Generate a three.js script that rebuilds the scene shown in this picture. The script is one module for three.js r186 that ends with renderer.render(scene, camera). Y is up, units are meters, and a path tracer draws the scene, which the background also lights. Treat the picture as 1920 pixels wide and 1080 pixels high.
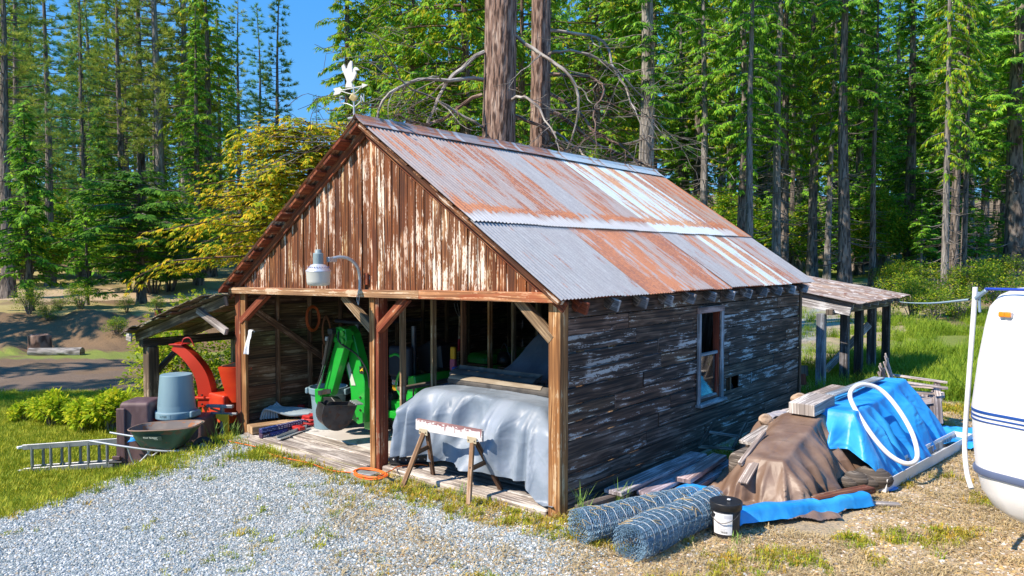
import * as THREE from 'three';
import { mergeGeometries } from 'three/addons/utils/BufferGeometryUtils.js';
import { RoundedBoxGeometry } from 'three/addons/geometries/RoundedBoxGeometry.js';

// ---------------------------------------------------------------- camera, sky, sun, exposure
const scene = new THREE.Scene();
const camera = new THREE.PerspectiveCamera(41.8, 1920 / 1080, 0.1, 900);
camera.rotation.order = 'YXZ';
camera.position.set(4.864, 2.816, 6.654);
camera.rotation.set(-0.0377, 0.6946, 0);
const renderer = new THREE.WebGLRenderer({ antialias: true });
renderer.toneMapping = THREE.LinearToneMapping;
renderer.toneMappingExposure = 1.6;
renderer.shadowMap.enabled = true;

const SUN = new THREE.Vector3(-0.27, 0.70, 0.66).normalize();
{ // clear spring sky: deep blue overhead, paler towards the horizon
  const w = 512, h = 256, d = new Float32Array(w * h * 4);
  for (let y = 0; y < h; y++) for (let x = 0; x < w; x++) {
    const el = (y + 0.5) / h * Math.PI - Math.PI / 2, s = Math.max(0, Math.sin(el));
    const k = Math.pow(1 - s, 4.5), i = (y * w + x) * 4;
    d[i] = 0.035 + 0.17 * k; d[i + 1] = 0.225 + 0.24 * k; d[i + 2] = 0.60 + 0.14 * k; d[i + 3] = 1;
    if (el < 0) { d[i] = 0.16; d[i + 1] = 0.15; d[i + 2] = 0.10; }
  }
  const t = new THREE.DataTexture(d, w, h, THREE.RGBAFormat, THREE.FloatType);
  t.mapping = THREE.EquirectangularReflectionMapping; t.magFilter = THREE.LinearFilter; t.needsUpdate = true;
  scene.background = t; scene.environment = t;
}
const sun = new THREE.DirectionalLight(0xfff0dc, 4.6);
sun.position.copy(SUN).multiplyScalar(60); sun.castShadow = true; sun.shadow.radius = 1;
sun.shadow.mapSize.set(4096, 4096);
Object.assign(sun.shadow.camera, { left: -50, right: 50, top: 50, bottom: -50, near: 1, far: 200 });
scene.add(sun); scene.add(sun.target);

// ---------------------------------------------------------------- helpers
function RNG(seed) { let s = seed | 0; return () => { s = (s + 0x6d2b79f5) | 0; let t = Math.imul(s ^ (s >>> 15), 1 | s); t = (t + Math.imul(t ^ (t >>> 7), 61 | t)) ^ t; return ((t ^ (t >>> 14)) >>> 0) / 4294967296; }; }
const R0 = RNG(77);
const rr = (a, b, R = R0) => a + (b - a) * R();
const clamp = (x, a = 0, b = 1) => Math.min(b, Math.max(a, x));
const sstep = (a, b, x) => { const t = clamp((x - a) / (b - a)); return t * t * (3 - 2 * t); };
const mix = (a, b, t) => a + (b - a) * t;
const V = (x, y, z) => new THREE.Vector3(x, y, z);
const hash2 = (x, y, s) => { let h = Math.imul(x, 374761393) + Math.imul(y, 668265263) + Math.imul(s, 1442695041) | 0; h = Math.imul(h ^ (h >>> 13), 1274126177); return ((h ^ (h >>> 16)) >>> 0) / 4294967296; };
// value noise; px, py are the lattice periods (0 = none)
const NT = new Float32Array(65536 + 512); { const R = RNG(4242); for (let i = 0; i < NT.length; i++) NT[i] = R(); }
function vn(x, y, s = 0, px = 0, py = 0) {
  let x0 = Math.floor(x), y0 = Math.floor(y); const fx = x - x0, fy = y - y0;
  let x1 = x0 + 1, y1 = y0 + 1;
  if (px) { x0 %= px; if (x0 < 0) x0 += px; x1 = x0 + 1 === px ? 0 : x0 + 1; }
  if (py) { y0 %= py; if (y0 < 0) y0 += py; y1 = y0 + 1 === py ? 0 : y0 + 1; }
  const u = fx * fx * (3 - 2 * fx), v = fy * fy * (3 - 2 * fy), ox = s * 37, oy = s * 101;
  const r0 = ((y0 + oy) & 255) << 8, r1 = ((y1 + oy) & 255) << 8, c0 = (x0 + ox) & 255, c1 = (x1 + ox) & 255;
  const a = NT[r0 + c0], b = NT[r0 + c1], c = NT[r1 + c0], d = NT[r1 + c1], t = a + (b - a) * u;
  return t + (c + (d - c) * u - t) * v;
}
function fbm(x, y, s = 0, o = 4, px = 0, py = 0) { let v = 0, a = 0.5, n = 0; for (let i = 0; i < o; i++) { v += a * vn(x, y, s + i * 17, px, py); n += a; a *= 0.5; x *= 2; y *= 2; px *= 2; py *= 2; } return v / n; }

const used = {};
function numbered(n) { const k = used[n] = (used[n] ?? -1) + 1; return k ? n + '_' + String(k).padStart(3, '0') : n; }
function obj(name, geo, mat, parent = scene) {
  const g = Array.isArray(geo) ? (geo.length === 1 ? geo[0] : mergeGeometries(geo.map((x) => clean(x)))) : geo;
  const m = new THREE.Mesh(g, mat); m.castShadow = m.receiveShadow = true;
  m.name = parent === scene ? numbered(name) : name; parent.add(m); return m;
}
function clean(g) { const o = g.index ? g.toNonIndexed() : g; for (const k of Object.keys(o.attributes)) if (!['position', 'normal', 'uv'].includes(k)) o.deleteAttribute(k); if (!o.attributes.normal) o.computeVertexNormals(); if (!o.attributes.uv) o.setAttribute('uv', new THREE.BufferAttribute(new Float32Array(o.attributes.position.count * 2), 2)); return o; }
function thing(name, label, category, pos = [0, 0, 0], turn = 0, group) {
  const o = new THREE.Group(); o.name = numbered(name); scene.add(o); o.position.set(...pos); o.rotation.y = turn;
  o.userData = { label, category }; if (group) o.userData.group = group; return o;
}
function tag(o, label, category, group) { o.userData = { label, category }; if (group) o.userData.group = group; return o; }
function sub(name, parent) { const g = new THREE.Group(); g.name = name; parent.add(g); return g; }
function copyOf(o, label, pos, turn) { const c = o.clone(); c.name = numbered(o.name.replace(/_\d{3}$/, '')); c.userData = { ...o.userData }; if (label) c.userData.label = label; if (pos) c.position.set(...pos); if (turn !== undefined) c.rotation.y = turn; scene.add(c); return c; }

// chamfered timber: l along x, h along y, w along z; uv in metres with the grain along the length, shifted so that no two look alike
function timber(l, h, w, bev = 0.006, R = R0) {
  const x = l / 2, y = h / 2, z = w / 2, b = Math.min(bev, x * 0.4, y * 0.4, z * 0.4), P = [], ou = R() * 7, ov = R() * 7;
  const c = (sx, sy, sz) => [[sx * x, sy * (y - b), sz * (z - b)], [sx * (x - b), sy * y, sz * (z - b)], [sx * (x - b), sy * (y - b), sz * z]];
  const q = (a, b2, c2, d) => { P.push(a, b2, c2, a, c2, d); };
  const C = {}; for (const sx of [-1, 1]) for (const sy of [-1, 1]) for (const sz of [-1, 1]) C[[sx, sy, sz]] = c(sx, sy, sz);
  const g = (sx, sy, sz, k) => C[[sx, sy, sz]][k];
  for (const s of [-1, 1]) {
    const f = (a, b2, c2, d) => s > 0 ? q(a, b2, c2, d) : q(d, c2, b2, a);
    f(g(s, -1, 1, 0), g(s, -1, -1, 0), g(s, 1, -1, 0), g(s, 1, 1, 0));
    f(g(-1, s, 1, 1), g(1, s, 1, 1), g(1, s, -1, 1), g(-1, s, -1, 1));
    f(g(-1, -1, s, 2), g(1, -1, s, 2), g(1, 1, s, 2), g(-1, 1, s, 2));
  }
  for (const s of [-1, 1]) for (const t of [-1, 1]) {
    const e = (a, b2, c2, d) => s * t > 0 ? q(a, b2, c2, d) : q(d, c2, b2, a);
    e(g(-1, s, t, 2), g(1, s, t, 2), g(1, s, t, 1), g(-1, s, t, 1));
    e(g(s, -1, t, 0), g(s, 1, t, 0), g(s, 1, t, 2), g(s, -1, t, 2));
    e(g(s, t, -1, 1), g(s, t, 1, 1), g(s, t, 1, 0), g(s, t, -1, 0));
    for (const r of [-1, 1]) (s * t * r > 0) ? P.push(g(s, t, r, 0), g(s, t, r, 1), g(s, t, r, 2)) : P.push(g(s, t, r, 0), g(s, t, r, 2), g(s, t, r, 1));
  }
  const pos = new Float32Array(P.flat()), uv = new Float32Array(P.length * 2);
  for (let i = 0; i < P.length; i += 3) {
    const [A, B, D] = [P[i], P[i + 1], P[i + 2]];
    const n = [0, 1, 2].map((k) => { const a = (k + 1) % 3, b2 = (k + 2) % 3; return Math.abs((B[a] - A[a]) * (D[b2] - A[b2]) - (B[b2] - A[b2]) * (D[a] - A[a])); });
    const k = n.indexOf(Math.max(...n));
    for (let j = 0; j < 3; j++) { const p = P[i + j]; uv[(i + j) * 2] = (k === 0 ? p[1] * 0.25 : p[0]) + ou; uv[(i + j) * 2 + 1] = (k === 1 ? p[2] : k === 0 ? p[2] : p[1]) + ov; }
  }
  const geo = new THREE.BufferGeometry(); geo.setAttribute('position', new THREE.BufferAttribute(pos, 3)); geo.setAttribute('uv', new THREE.BufferAttribute(uv, 2)); geo.computeVertexNormals(); return geo;
}
const M4 = new THREE.Matrix4();
// timber from a to b; h is its size towards `up`, w across
function bar(a, b, h, w, up = [0, 1, 0], bev = 0.006, R = R0) {
  const A = V(...a), B = V(...b), X = B.clone().sub(A), l = X.length(); X.normalize();
  let U = V(...up); const Z = X.clone().cross(U).normalize(); U = Z.clone().cross(X);
  return timber(l, h, w, bev, R).applyMatrix4(new THREE.Matrix4().makeBasis(X, U, Z).setPosition(A.add(B).multiplyScalar(0.5)));
}
function box(w, h, d, x = 0, y = 0, z = 0, bev = 0.006) { return timber(w, h, d, bev).translate(x, y, z); }
function rbox(w, h, d, r, x = 0, y = 0, z = 0, s = 3) { return new RoundedBoxGeometry(w, h, d, s, r).translate(x, y, z); }
function tube(pts, r, rs = 8, seg, closed = false) { const c = new THREE.CatmullRomCurve3(pts.map((p) => p.isVector3 ? p : V(...p)), closed, 'catmullrom', 0.5); return new THREE.TubeGeometry(c, seg ?? Math.max(2, pts.length * 4), r, rs, closed); }
function rod(a, b, r, rs = 8, r2 = r) { const A = V(...a), B = V(...b), d = B.clone().sub(A), g = new THREE.CylinderGeometry(r2, r, d.length(), rs, 1); g.applyQuaternion(new THREE.Quaternion().setFromUnitVectors(V(0, 1, 0), d.clone().normalize())); return g.translate(...A.add(B).multiplyScalar(0.5).toArray()); }
function lathe(p, seg = 32) { return new THREE.LatheGeometry(p.map((q) => new THREE.Vector2(...q)), seg); }
function prism(pts, depth, bev = 0.004) { const s = new THREE.Shape(pts.map((p) => new THREE.Vector2(...p))); return new THREE.ExtrudeGeometry(s, { depth: depth - 2 * bev, bevelEnabled: bev > 0, bevelSize: bev, bevelThickness: bev, bevelSegments: 1, steps: 1 }).translate(0, 0, -depth / 2 + bev); }
function tf(g, { s, rx, ry, rz, p } = {}) { if (s) g.scale(...(Array.isArray(s) ? s : [s, s, s])); if (rx) g.rotateX(rx); if (rz) g.rotateZ(rz); if (ry) g.rotateY(ry); if (p) g.translate(...p); return g; }

// ---------------------------------------------------------------- textures
function tex(w, h, fn, { srgb = true, rx = 1, ry = 1 } = {}) {
  const d = new Uint8Array(w * h * 4);
  const enc = (x) => Math.round(255 * clamp(srgb ? (x <= 0.0031308 ? x * 12.92 : 1.055 * Math.pow(x, 1 / 2.4) - 0.055) : x));
  for (let y = 0; y < h; y++) for (let x = 0; x < w; x++) { const c = fn(x / w, y / h), i = (y * w + x) * 4; d[i] = enc(c[0]); d[i + 1] = enc(c[1]); d[i + 2] = enc(c[2]); d[i + 3] = 255; }
  const t = new THREE.DataTexture(d, w, h); t.wrapS = t.wrapT = THREE.RepeatWrapping; t.magFilter = THREE.LinearFilter; t.repeat.set(rx, ry);
  if (srgb) t.colorSpace = THREE.SRGBColorSpace; t.needsUpdate = true; return t;
}
const lerp3 = (a, b, t) => [mix(a[0], b[0], t), mix(a[1], b[1], t), mix(a[2], b[2], t)];
// old wood: 2 m along the grain by 0.6 m across; cols = dark, mid, pale; peel = share of pale weathered or painted flakes
const WB = {};
function wood(seed, { dark, mid, pale, peel = 0.3, peelCol = [0.6, 0.58, 0.55], stretch = 4, knots = 4, bump = 0.004, rough = 0.85, red, size = 448, lines = 64 }) {
  const R = RNG(seed), K = [...Array(knots)].map(() => [R(), R(), 0.012 + 0.012 * R()]);
  const F = new Float32Array(size * size * 4);
  for (let j = 0; j < size; j++) for (let i = 0; i < size; i++) {
    const u = i / size, v = j / size, o = (j * size + i) * 4, warp = (vn(u * 4, v * 4, seed + 3, 4, 4) - 0.5) * 0.05; let vv = v + warp, kn = 0;
    for (const k of K) { const du = u - k[0], dv = v - k[1], e = du * du * 900 + dv * dv * 500; if (e < 8) { vv += 0.02 * Math.exp(-e) * Math.sign(dv); const d2 = (du * du * 10.9 + dv * dv) / (k[2] * k[2]); if (d2 < 6) kn = Math.max(kn, Math.exp(-d2)); } }
    F[o] = fbm(u * stretch, vv * lines, seed, 3, stretch, lines); F[o + 1] = fbm(u * 3, vv * 18, seed + 40, 3, 3, 18); F[o + 2] = fbm(u * 6, v * 5, seed + 80, 3, 6, 5); F[o + 3] = kn;
  }
  const at = (u, v) => (Math.round(v * size) * size + Math.round(u * size)) * 4;
  const th = 0.5 + (0.5 - peel) * 0.36;
  const col = tex(size, size, (u, v) => {
    const o = at(u, v), g = F[o], st = F[o + 1], patch = F[o + 2], kn = F[o + 3];
    let c = lerp3(dark, mid, sstep(0.28, 0.72, g * 0.5 + st * 0.5)); c = lerp3(c, pale, sstep(0.48, 0.72, g * 0.4 + patch * 0.6) * 0.7);
    if (red) c = lerp3(c, red, sstep(0.5, 0.7, fbm(u * 5, v * 9, seed + 120, 2, 5, 9)) * 0.7);
    const m = sstep(th - 0.04, th + 0.045, st * 0.5 + patch * 0.3 + g * 0.2 + (vn(u * 90, v * 110, seed + 9, 90, 110) - 0.5) * 0.13 + (vn(u * 28, v * 40, seed + 19, 28, 40) - 0.5) * 0.13);
    c = lerp3(c, peelCol, m * 0.9); c = lerp3(c, [dark[0] * 1.2, dark[1] * 0.8, dark[2] * 0.7], kn * 0.9);
    const k = 0.78 + 0.44 * g; return [c[0] * k, c[1] * k, c[2] * k];
  }, { rx: 0.5, ry: 1 / 0.6 });
  const bm = WB[stretch + '-' + lines] ??= tex(size, size, (u, v) => { const o = at(u, v), x = F[o] * 0.7 + F[o + 1] * 0.3; return [x, x, x]; }, { srgb: false, rx: 0.5, ry: 1 / 0.6 });
  return new THREE.MeshStandardMaterial({ map: col, bumpMap: bm, bumpScale: bump, roughness: rough });
}
const tint = (m, r, g, b) => { const c = m.clone(); c.color.setRGB(r, g, b); return c; };
const flat = (r, g, b, rough = 0.6, metal = 0, more = {}) => new THREE.MeshPhysicalMaterial({ color: new THREE.Color().setRGB(r, g, b), roughness: rough, metalness: metal, ...more });
// a plain surface with grime: colour varied by two noises
function mottled(seed, a, b, { scale = 4, rough = 0.6, metal = 0, bump = 0, size = 256, spots, more = {} } = {}) {
  const f = (u, v) => fbm(u * scale, v * scale, seed, 5, scale, scale);
  const map = tex(size, size, (u, v) => { let c = lerp3(a, b, sstep(0.3, 0.7, f(u, v))); if (spots) c = lerp3(c, spots, sstep(0.6, 0.72, fbm(u * scale * 3, v * scale * 3, seed + 31, 4, scale * 3, scale * 3))); return c; });
  const m = new THREE.MeshPhysicalMaterial({ map, roughness: rough, metalness: metal, ...more });
  if (bump) { m.bumpMap = tex(size, size, (u, v) => { const x = f(u * 1, v * 1); return [x, x, x]; }, { srgb: false }); m.bumpScale = bump; }
  return m;
}
function canvasTex(w, h, draw) { const c = document.createElement('canvas'); c.width = w; c.height = h; const g = c.getContext('2d'); draw(g, w, h); const t = new THREE.CanvasTexture(c); t.colorSpace = THREE.SRGBColorSpace; return t; }

const WD = {
  gable: wood(11, { dark: [0.05, 0.014, 0.005], mid: [0.215, 0.067, 0.019], pale: [0.39, 0.17, 0.065], peel: 0.18, peelCol: [0.70, 0.58, 0.48], stretch: 3, bump: 0.006, knots: 7 }),
  gablePale: wood(12, { dark: [0.09, 0.03, 0.012], mid: [0.30, 0.12, 0.045], pale: [0.50, 0.28, 0.14], peel: 0.40, peelCol: [0.80, 0.71, 0.60], stretch: 3, bump: 0.006, knots: 5 }),
  side: wood(21, { dark: [0.014, 0.007, 0.004], mid: [0.125, 0.068, 0.043], pale: [0.22, 0.14, 0.10], peel: 0.05, peelCol: [0.50, 0.49, 0.48], stretch: 4, bump: 0.008, lines: 34, knots: 7 }),
  sidePatch: wood(23, { dark: [0.018, 0.010, 0.007], mid: [0.115, 0.070, 0.050], pale: [0.23, 0.165, 0.135], peel: 0.28, peelCol: [0.52, 0.50, 0.48], stretch: 4, bump: 0.008, lines: 34, knots: 6 }),
  sideGrey: wood(22, { dark: [0.036, 0.021, 0.014], mid: [0.13, 0.082, 0.060], pale: [0.22, 0.16, 0.13], peel: 0.08, peelCol: [0.36, 0.33, 0.31], stretch: 4, bump: 0.007, lines: 34, knots: 6 }),
  post: wood(31, { dark: [0.16, 0.065, 0.02], mid: [0.38, 0.17, 0.055], pale: [0.52, 0.30, 0.13], peel: 0.14, peelCol: [0.55, 0.40, 0.24], stretch: 3 }),
  postRed: wood(32, { dark: [0.11, 0.024, 0.010], mid: [0.27, 0.055, 0.018], pale: [0.36, 0.13, 0.05], peel: 0.12, peelCol: [0.45, 0.30, 0.20], stretch: 3 }),
  beam: wood(33, { dark: [0.20, 0.10, 0.05], mid: [0.42, 0.24, 0.12], pale: [0.55, 0.36, 0.2], peel: 0.2, peelCol: [0.62, 0.48, 0.34], stretch: 3, red: [0.34, 0.10, 0.04] }),
  grey: wood(41, { dark: [0.16, 0.14, 0.13], mid: [0.36, 0.33, 0.31], pale: [0.52, 0.49, 0.46], peel: 0.2, peelCol: [0.6, 0.58, 0.55], stretch: 4 }),
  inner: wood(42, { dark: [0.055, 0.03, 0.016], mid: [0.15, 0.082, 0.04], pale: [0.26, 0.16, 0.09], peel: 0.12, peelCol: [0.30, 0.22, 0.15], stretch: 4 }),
  stud: wood(43, { dark: [0.14, 0.09, 0.05], mid: [0.33, 0.22, 0.12], pale: [0.46, 0.34, 0.21], peel: 0.15, peelCol: [0.5, 0.42, 0.32], stretch: 4 }),
  leanto: wood(44, { dark: [0.05, 0.04, 0.032], mid: [0.15, 0.12, 0.095], pale: [0.28, 0.24, 0.2], peel: 0.2, peelCol: [0.36, 0.32, 0.28], stretch: 4 }),
};

// ---------------------------------------------------------------- terrain
const Fx = -0.640, Fz = -0.768, Rx = 0.768, Rz = -0.640, CX = 4.864, CZ = 6.654;
function terrain(x, z) {
  const w = (x - CX) * Fx + (z - CZ) * Fz, l = (x - CX) * Rx + (z - CZ) * Rz;
  // left: the gravel pad ends in a low slope
  let s = (x + 6.25) * -0.927 + z * 0.375; if (z < 0.3) s = Math.max(s, -(x + 7.0)); 
  s = Math.max(s, (-(x + 4.2)) * 0.75 - (6 - z) * 0.25 + 0.0 > 0 && z > 4 ? (-(x + 4.6)) : s);
  let yl = -0.60 * sstep(-0.25, 2.1, s) - 0.22 * sstep(2, 9, s);
  // bank, upper flat and hillside behind the drive
  let up = 1.25 * sstep(29.5, 33.5, w + 0.8 * (fbm(l * 0.25, w * 0.2, 5, 3) - 0.5)) + 1.0 * sstep(44, 58, w) + 1.7 * sstep(56, 78, w) + 0.11 * Math.max(0, w - 72);
  // right: grass rising to a berm
  let ur = 0.35 * sstep(22, 33, w) + 1.25 * sstep(33, 50, w) + 0.5 * sstep(52, 60, w) + 1.0 * sstep(58, 72, w) + 0.10 * Math.max(0, w - 70);
  const k = sstep(-13, -3, l);
  let y = mix(yl + up, yl * (1 - sstep(18, 26, w)) + ur, k);
  const bump = (fbm(x * 0.35, z * 0.35, 61, 3) - 0.5);
  y += bump * 0.5 * sstep(24, 45, w) + bump * 0.07 * sstep(0.6, 3, Math.max(s, -s * 0 + (w > 12 ? 1 : 0)));
  if (w > 29 && w < 34 && l < -6) y += (fbm(x * 0.9, z * 0.9, 15, 3) - 0.5) * 0.7 * (1 - k);
  y += (fbm(x * 1.7, z * 1.7, 62, 2) - 0.5) * 0.03;
  if (z < 0.45 && z > -7.9 && x > -6.8 && x < 0.05) y = Math.min(y, -0.05);
  return y - 0.01;
}
// how a place is covered: gravel, tan litter, grass, drive ...
function cover(x, z) {
  const w = (x - CX) * Fx + (z - CZ) * Fz, l = (x - CX) * Rx + (z - CZ) * Rz;
  let s = (x + 6.25) * -0.927 + z * 0.375; if (z < 0.3) s = Math.max(s, -(x + 7.0));
  const n = fbm(x * 0.8, z * 0.8, 91, 4), n2 = fbm(x * 2.3, z * 2.3, 92, 3), n3 = fbm(x * 0.22, z * 0.22, 93, 3);
  // the front pad is grey crushed stone; it fades into tan ground right of the barn corner
  const right = sstep(-0.5, 1.4, x - 0.55 * (z - 0.5) * 0.4 + (n - 0.5) * 1.6 + (z > 1.5 ? -(z - 1.5) * 0.35 : 0));
  const front = sstep(0.75, 0.1, z - 0.25 + (n2 - 0.5) * 1.0) * (z > -0.7 ? 1 : 0) * (x < 0.4 ? 1 : 0);
  const leftG = sstep(-0.4, 0.5, s + (n - 0.5) * 1.5);
  const o = { gravel: 0, tan: 0, grass: 0, drive: 0, road: 0, duff: 0, dry: 0 };
  if (w > 60) { o.dry = l < -12 ? sstep(0.35, 0.6, n3) : 0.25; o.duff = 1 - o.dry; return o; }
  if (l < -9 || (l < 0 && w > 18 && x < -8)) {
    if (w > 44 && w < 50) { o.road = 0.8; o.dry = 0.2; } else if (w > 33.3) { o.dry = sstep(0.3, 0.6, n3 + (w > 52 ? 0.15 : 0)); o.duff = 1 - o.dry; }
    else if (w > 29.3) { o.duff = 1; } 
    else if (w > 20.5 + (n3 - 0.5) * 2 && w < 27.5) { const dm = 0.25 + 0.6 * sstep(0.42, 0.62, n); o.drive = 1 - dm; o.duff = dm; }
    else { o.grass = sstep(0.28, 0.42, n2 * 0.5 + n * 0.5 + (w < 18 ? 0.1 : -0.02)); o.duff = 1 - o.grass; }
    return o;
  }
  if (w > 13.8 + (n - 0.5) * 3 && x > -1.5 && z < -7) { // meadow behind
    o.grass = sstep(0.25, 0.5, n2 * 0.4 + n * 0.6 + sstep(14, 22, w) * 0.15); if (w > 28) o.grass *= (w > 44 && w < 52) ? 1 : sstep(0.55, 0.7, n); const path = sstep(1.6, 0.4, Math.abs(l - 6.6 - (w - 15) * 0.1)); o.grass *= 1 - 0.75 * path * (w < 24 ? 1 : 0); o.tan = (1 - o.grass) * (w > 24 ? 0.3 : 0.8); o.duff = 1 - o.grass - o.tan; return o;
  }
  if (leftG > 0) { const wear = sstep(0.5, 0.62, n + (s < 1.8 ? 0.10 : -0.1)); o.grass = leftG * (1 - wear * 0.75); o.tan = leftG * wear * 0.5; o.gravel = (1 - leftG) + leftG * wear * 0.25; return o; }
  const g = sstep(0.5, 0.64, n2 * 0.6 + n * 0.4 + front * 0.26 + right * 0.0);
  o.tan = Math.max(right, front * 0.75, 0.38 * sstep(0.50, 0.68, fbm(x * 0.45 + 3, z * 0.45, 99, 4)), 0.7 * sstep(-1.3, -0.2, s + (n - 0.5) * 1.6)); o.gravel = 1 - o.tan; const gr = g * (front ? 0.42 : right ? 0.5 : 0.10); o.grass = gr; o.tan *= 1 - gr; o.gravel *= 1 - gr;
  return o;
}
const CC = { gravel: [0.36, 0.40, 0.41], tan: [0.44, 0.345, 0.22], grass: [0.20, 0.25, 0.04], drive: [0.17, 0.125, 0.095], road: [0.50, 0.37, 0.25], duff: [0.19, 0.122, 0.066], dry: [0.40, 0.33, 0.13] };
{
  const ax = (lo, hi, fine0, fine1, st, g) => { const a = []; let x = fine0; while (x < fine1) { a.push(x); x += st; } let d = st; while (x < hi) { a.push(x); d *= g; x += d; } a.push(hi); x = fine0; d = st; const b = []; while (x > lo) { d *= g; x -= d; b.push(Math.max(lo, x)); } return b.reverse().concat(a); };
  const X = ax(-420, 420, -12, 7.5, 0.07, 1.035), Z = ax(-420, 420, -9, 6, 0.07, 1.035), nx = X.length, nz = Z.length;
  const P = new Float32Array(nx * nz * 3), C = new Float32Array(nx * nz * 3), U = new Float32Array(nx * nz * 2), I = [];
  for (let j = 0; j < nz; j++) for (let i = 0; i < nx; i++) {
    const x = X[i], z = Z[j], k = j * nx + i, c = cover(x, z); P.set([x, terrain(x, z), z], k * 3); U.set([x, z], k * 2);
    let r = 0, g = 0, b = 0; for (const q in c) { r += c[q] * CC[q][0]; g += c[q] * CC[q][1]; b += c[q] * CC[q][2]; }
    const t = 0.8 + 0.4 * fbm(x * 1.1, z * 1.1, 33, 4); C.set([r * t, g * t, b * t], k * 3);
    if (i && j) { const a = k - nx - 1, b2 = k - nx, c2 = k - 1; I.push(a, c2, b2, b2, c2, k); }
  }
  const g = new THREE.BufferGeometry(); g.setAttribute('position', new THREE.BufferAttribute(P, 3)); g.setAttribute('color', new THREE.BufferAttribute(C, 3)); g.setAttribute('uv', new THREE.BufferAttribute(U, 2)); g.setIndex(I); g.computeVertexNormals();
  const det = (u, v) => { const c = vn(u * 128, v * 128, 7, 128, 128), d = vn(u * 64, v * 64, 8, 64, 64), e = fbm(u * 16, v * 16, 9, 3, 16, 16); return c * 0.42 + d * 0.3 + e * 0.28; };
  const m = new THREE.MeshStandardMaterial({ vertexColors: true, roughness: 0.95, map: tex(512, 512, (u, v) => { const q = 0.45 + 1.0 * det(u, v), h = vn(u * 90, v * 90, 77, 90, 90) - 0.5; return [q * (1 + 0.12 * h), q, q * (1 - 0.14 * h)].map((x) => x * 0.95); }, { rx: 0.55, ry: 0.55 }), bumpMap: tex(512, 512, (u, v) => { const q = det(u, v); return [q, q, q]; }, { srgb: false, rx: 0.55, ry: 0.55 }), bumpScale: 0.02 });
  const t = obj('ground', g, m); t.userData.kind = 'structure';
}

// ---------------------------------------------------------------- the barn
const BW = 6.69, BL = 7.6, RIDGE = V(-3.244, 4.676, 0), EAVE_R = V(0.113, 2.405, 0), EAVE_L = V(-6.81, 2.321, 0), ZF = 0.19, ZB = -7.95;
const roofY = (x) => x > RIDGE.x ? mix(RIDGE.y, EAVE_R.y, (x - RIDGE.x) / (EAVE_R.x - RIDGE.x)) : mix(RIDGE.y, EAVE_L.y, (x - RIDGE.x) / (EAVE_L.x - RIDGE.x));
const beamY = (x) => 2.35 + 0.0127 * x;  // the front beam sags to the left
const barn = thing('barn', 'weathered open-fronted timber barn with a rusty corrugated metal roof', 'barn');

{ // front gable: vertical boards
  const gab = sub('gable_wall', barn), n = 44, bw = BW / n, R = RNG(5);
  for (let i = 0; i < n; i++) {
    const x0 = -BW + i * bw, x1 = x0 + bw - rr(0.008, 0.018, R), xc = (x0 + x1) / 2, y0 = beamY(xc) + 0.095, top = Math.min(roofY(x0), roofY(x1)) - 0.16;
    const tl = (x0 < RIDGE.x && x1 > RIDGE.x) ? roofY(xc) - 0.2 : 0; const t0 = tl || roofY(x0) - 0.16, t1 = tl || roofY(x1) - 0.16; if (Math.min(t0, t1) - y0 < 0.05) continue;
    const th = 0.022, zf = rr(-0.009, 0.007, R), g = timber(Math.max(t0, t1) - y0, th, x1 - x0, 0.003, R), p = g.attributes.position, L = Math.max(t0, t1) - y0;
    for (let k = 0; k < p.count; k++) { const along = p.getX(k) + L / 2, yy = p.getY(k), zz = p.getZ(k), f = (zz / (x1 - x0)) + 0.5; const topY = mix(t0, t1, f); p.setXYZ(k, xc + zz, along > L / 2 ? topY - (L - along) : y0 + along, zf + yy - 0.011); }
    g.computeVertexNormals();
    const pale = sstep(-2.6, -1.9, xc) * sstep(-0.6, -1.3, xc);
    obj('board', g, R() < pale * 0.8 + 0.12 ? WD.gablePale : R() < 0.5 ? WD.gable : tint(WD.gable, ...((k) => [k, k * rr(0.85, 1.0, R), k * rr(0.7, 1, R)])(rr(0.65, 1.15, R))), gab);
  }
}
{ // sheathing behind the boards closes the joints
  const y0 = 2.44, sh = new THREE.Shape([[-BW + 0.35, y0], [-0.3, y0], [RIDGE.x, RIDGE.y - 0.3]].map((p) => new THREE.Vector2(...p)));
  obj('gable_sheathing', new THREE.ExtrudeGeometry(sh, { depth: 0.012, bevelEnabled: false }).translate(0, 0, -0.055), tint(WD.inner, 0.7, 0.6, 0.55), barn);
}
// beam over the openings, in two lengths
obj('front_beam', bar([-BW - 0.02, beamY(-BW) + 0.045, 0.03], [-2.145, beamY(-2.14) + 0.045, 0.03], 0.105, 0.12), WD.beam, barn);
obj('front_beam', bar([-2.14, beamY(-2.14) + 0.05, 0.035], [0.01, beamY(0) + 0.05, 0.035], 0.115, 0.13), tint(WD.beam, 0.95, 0.72, 0.6), barn);
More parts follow.
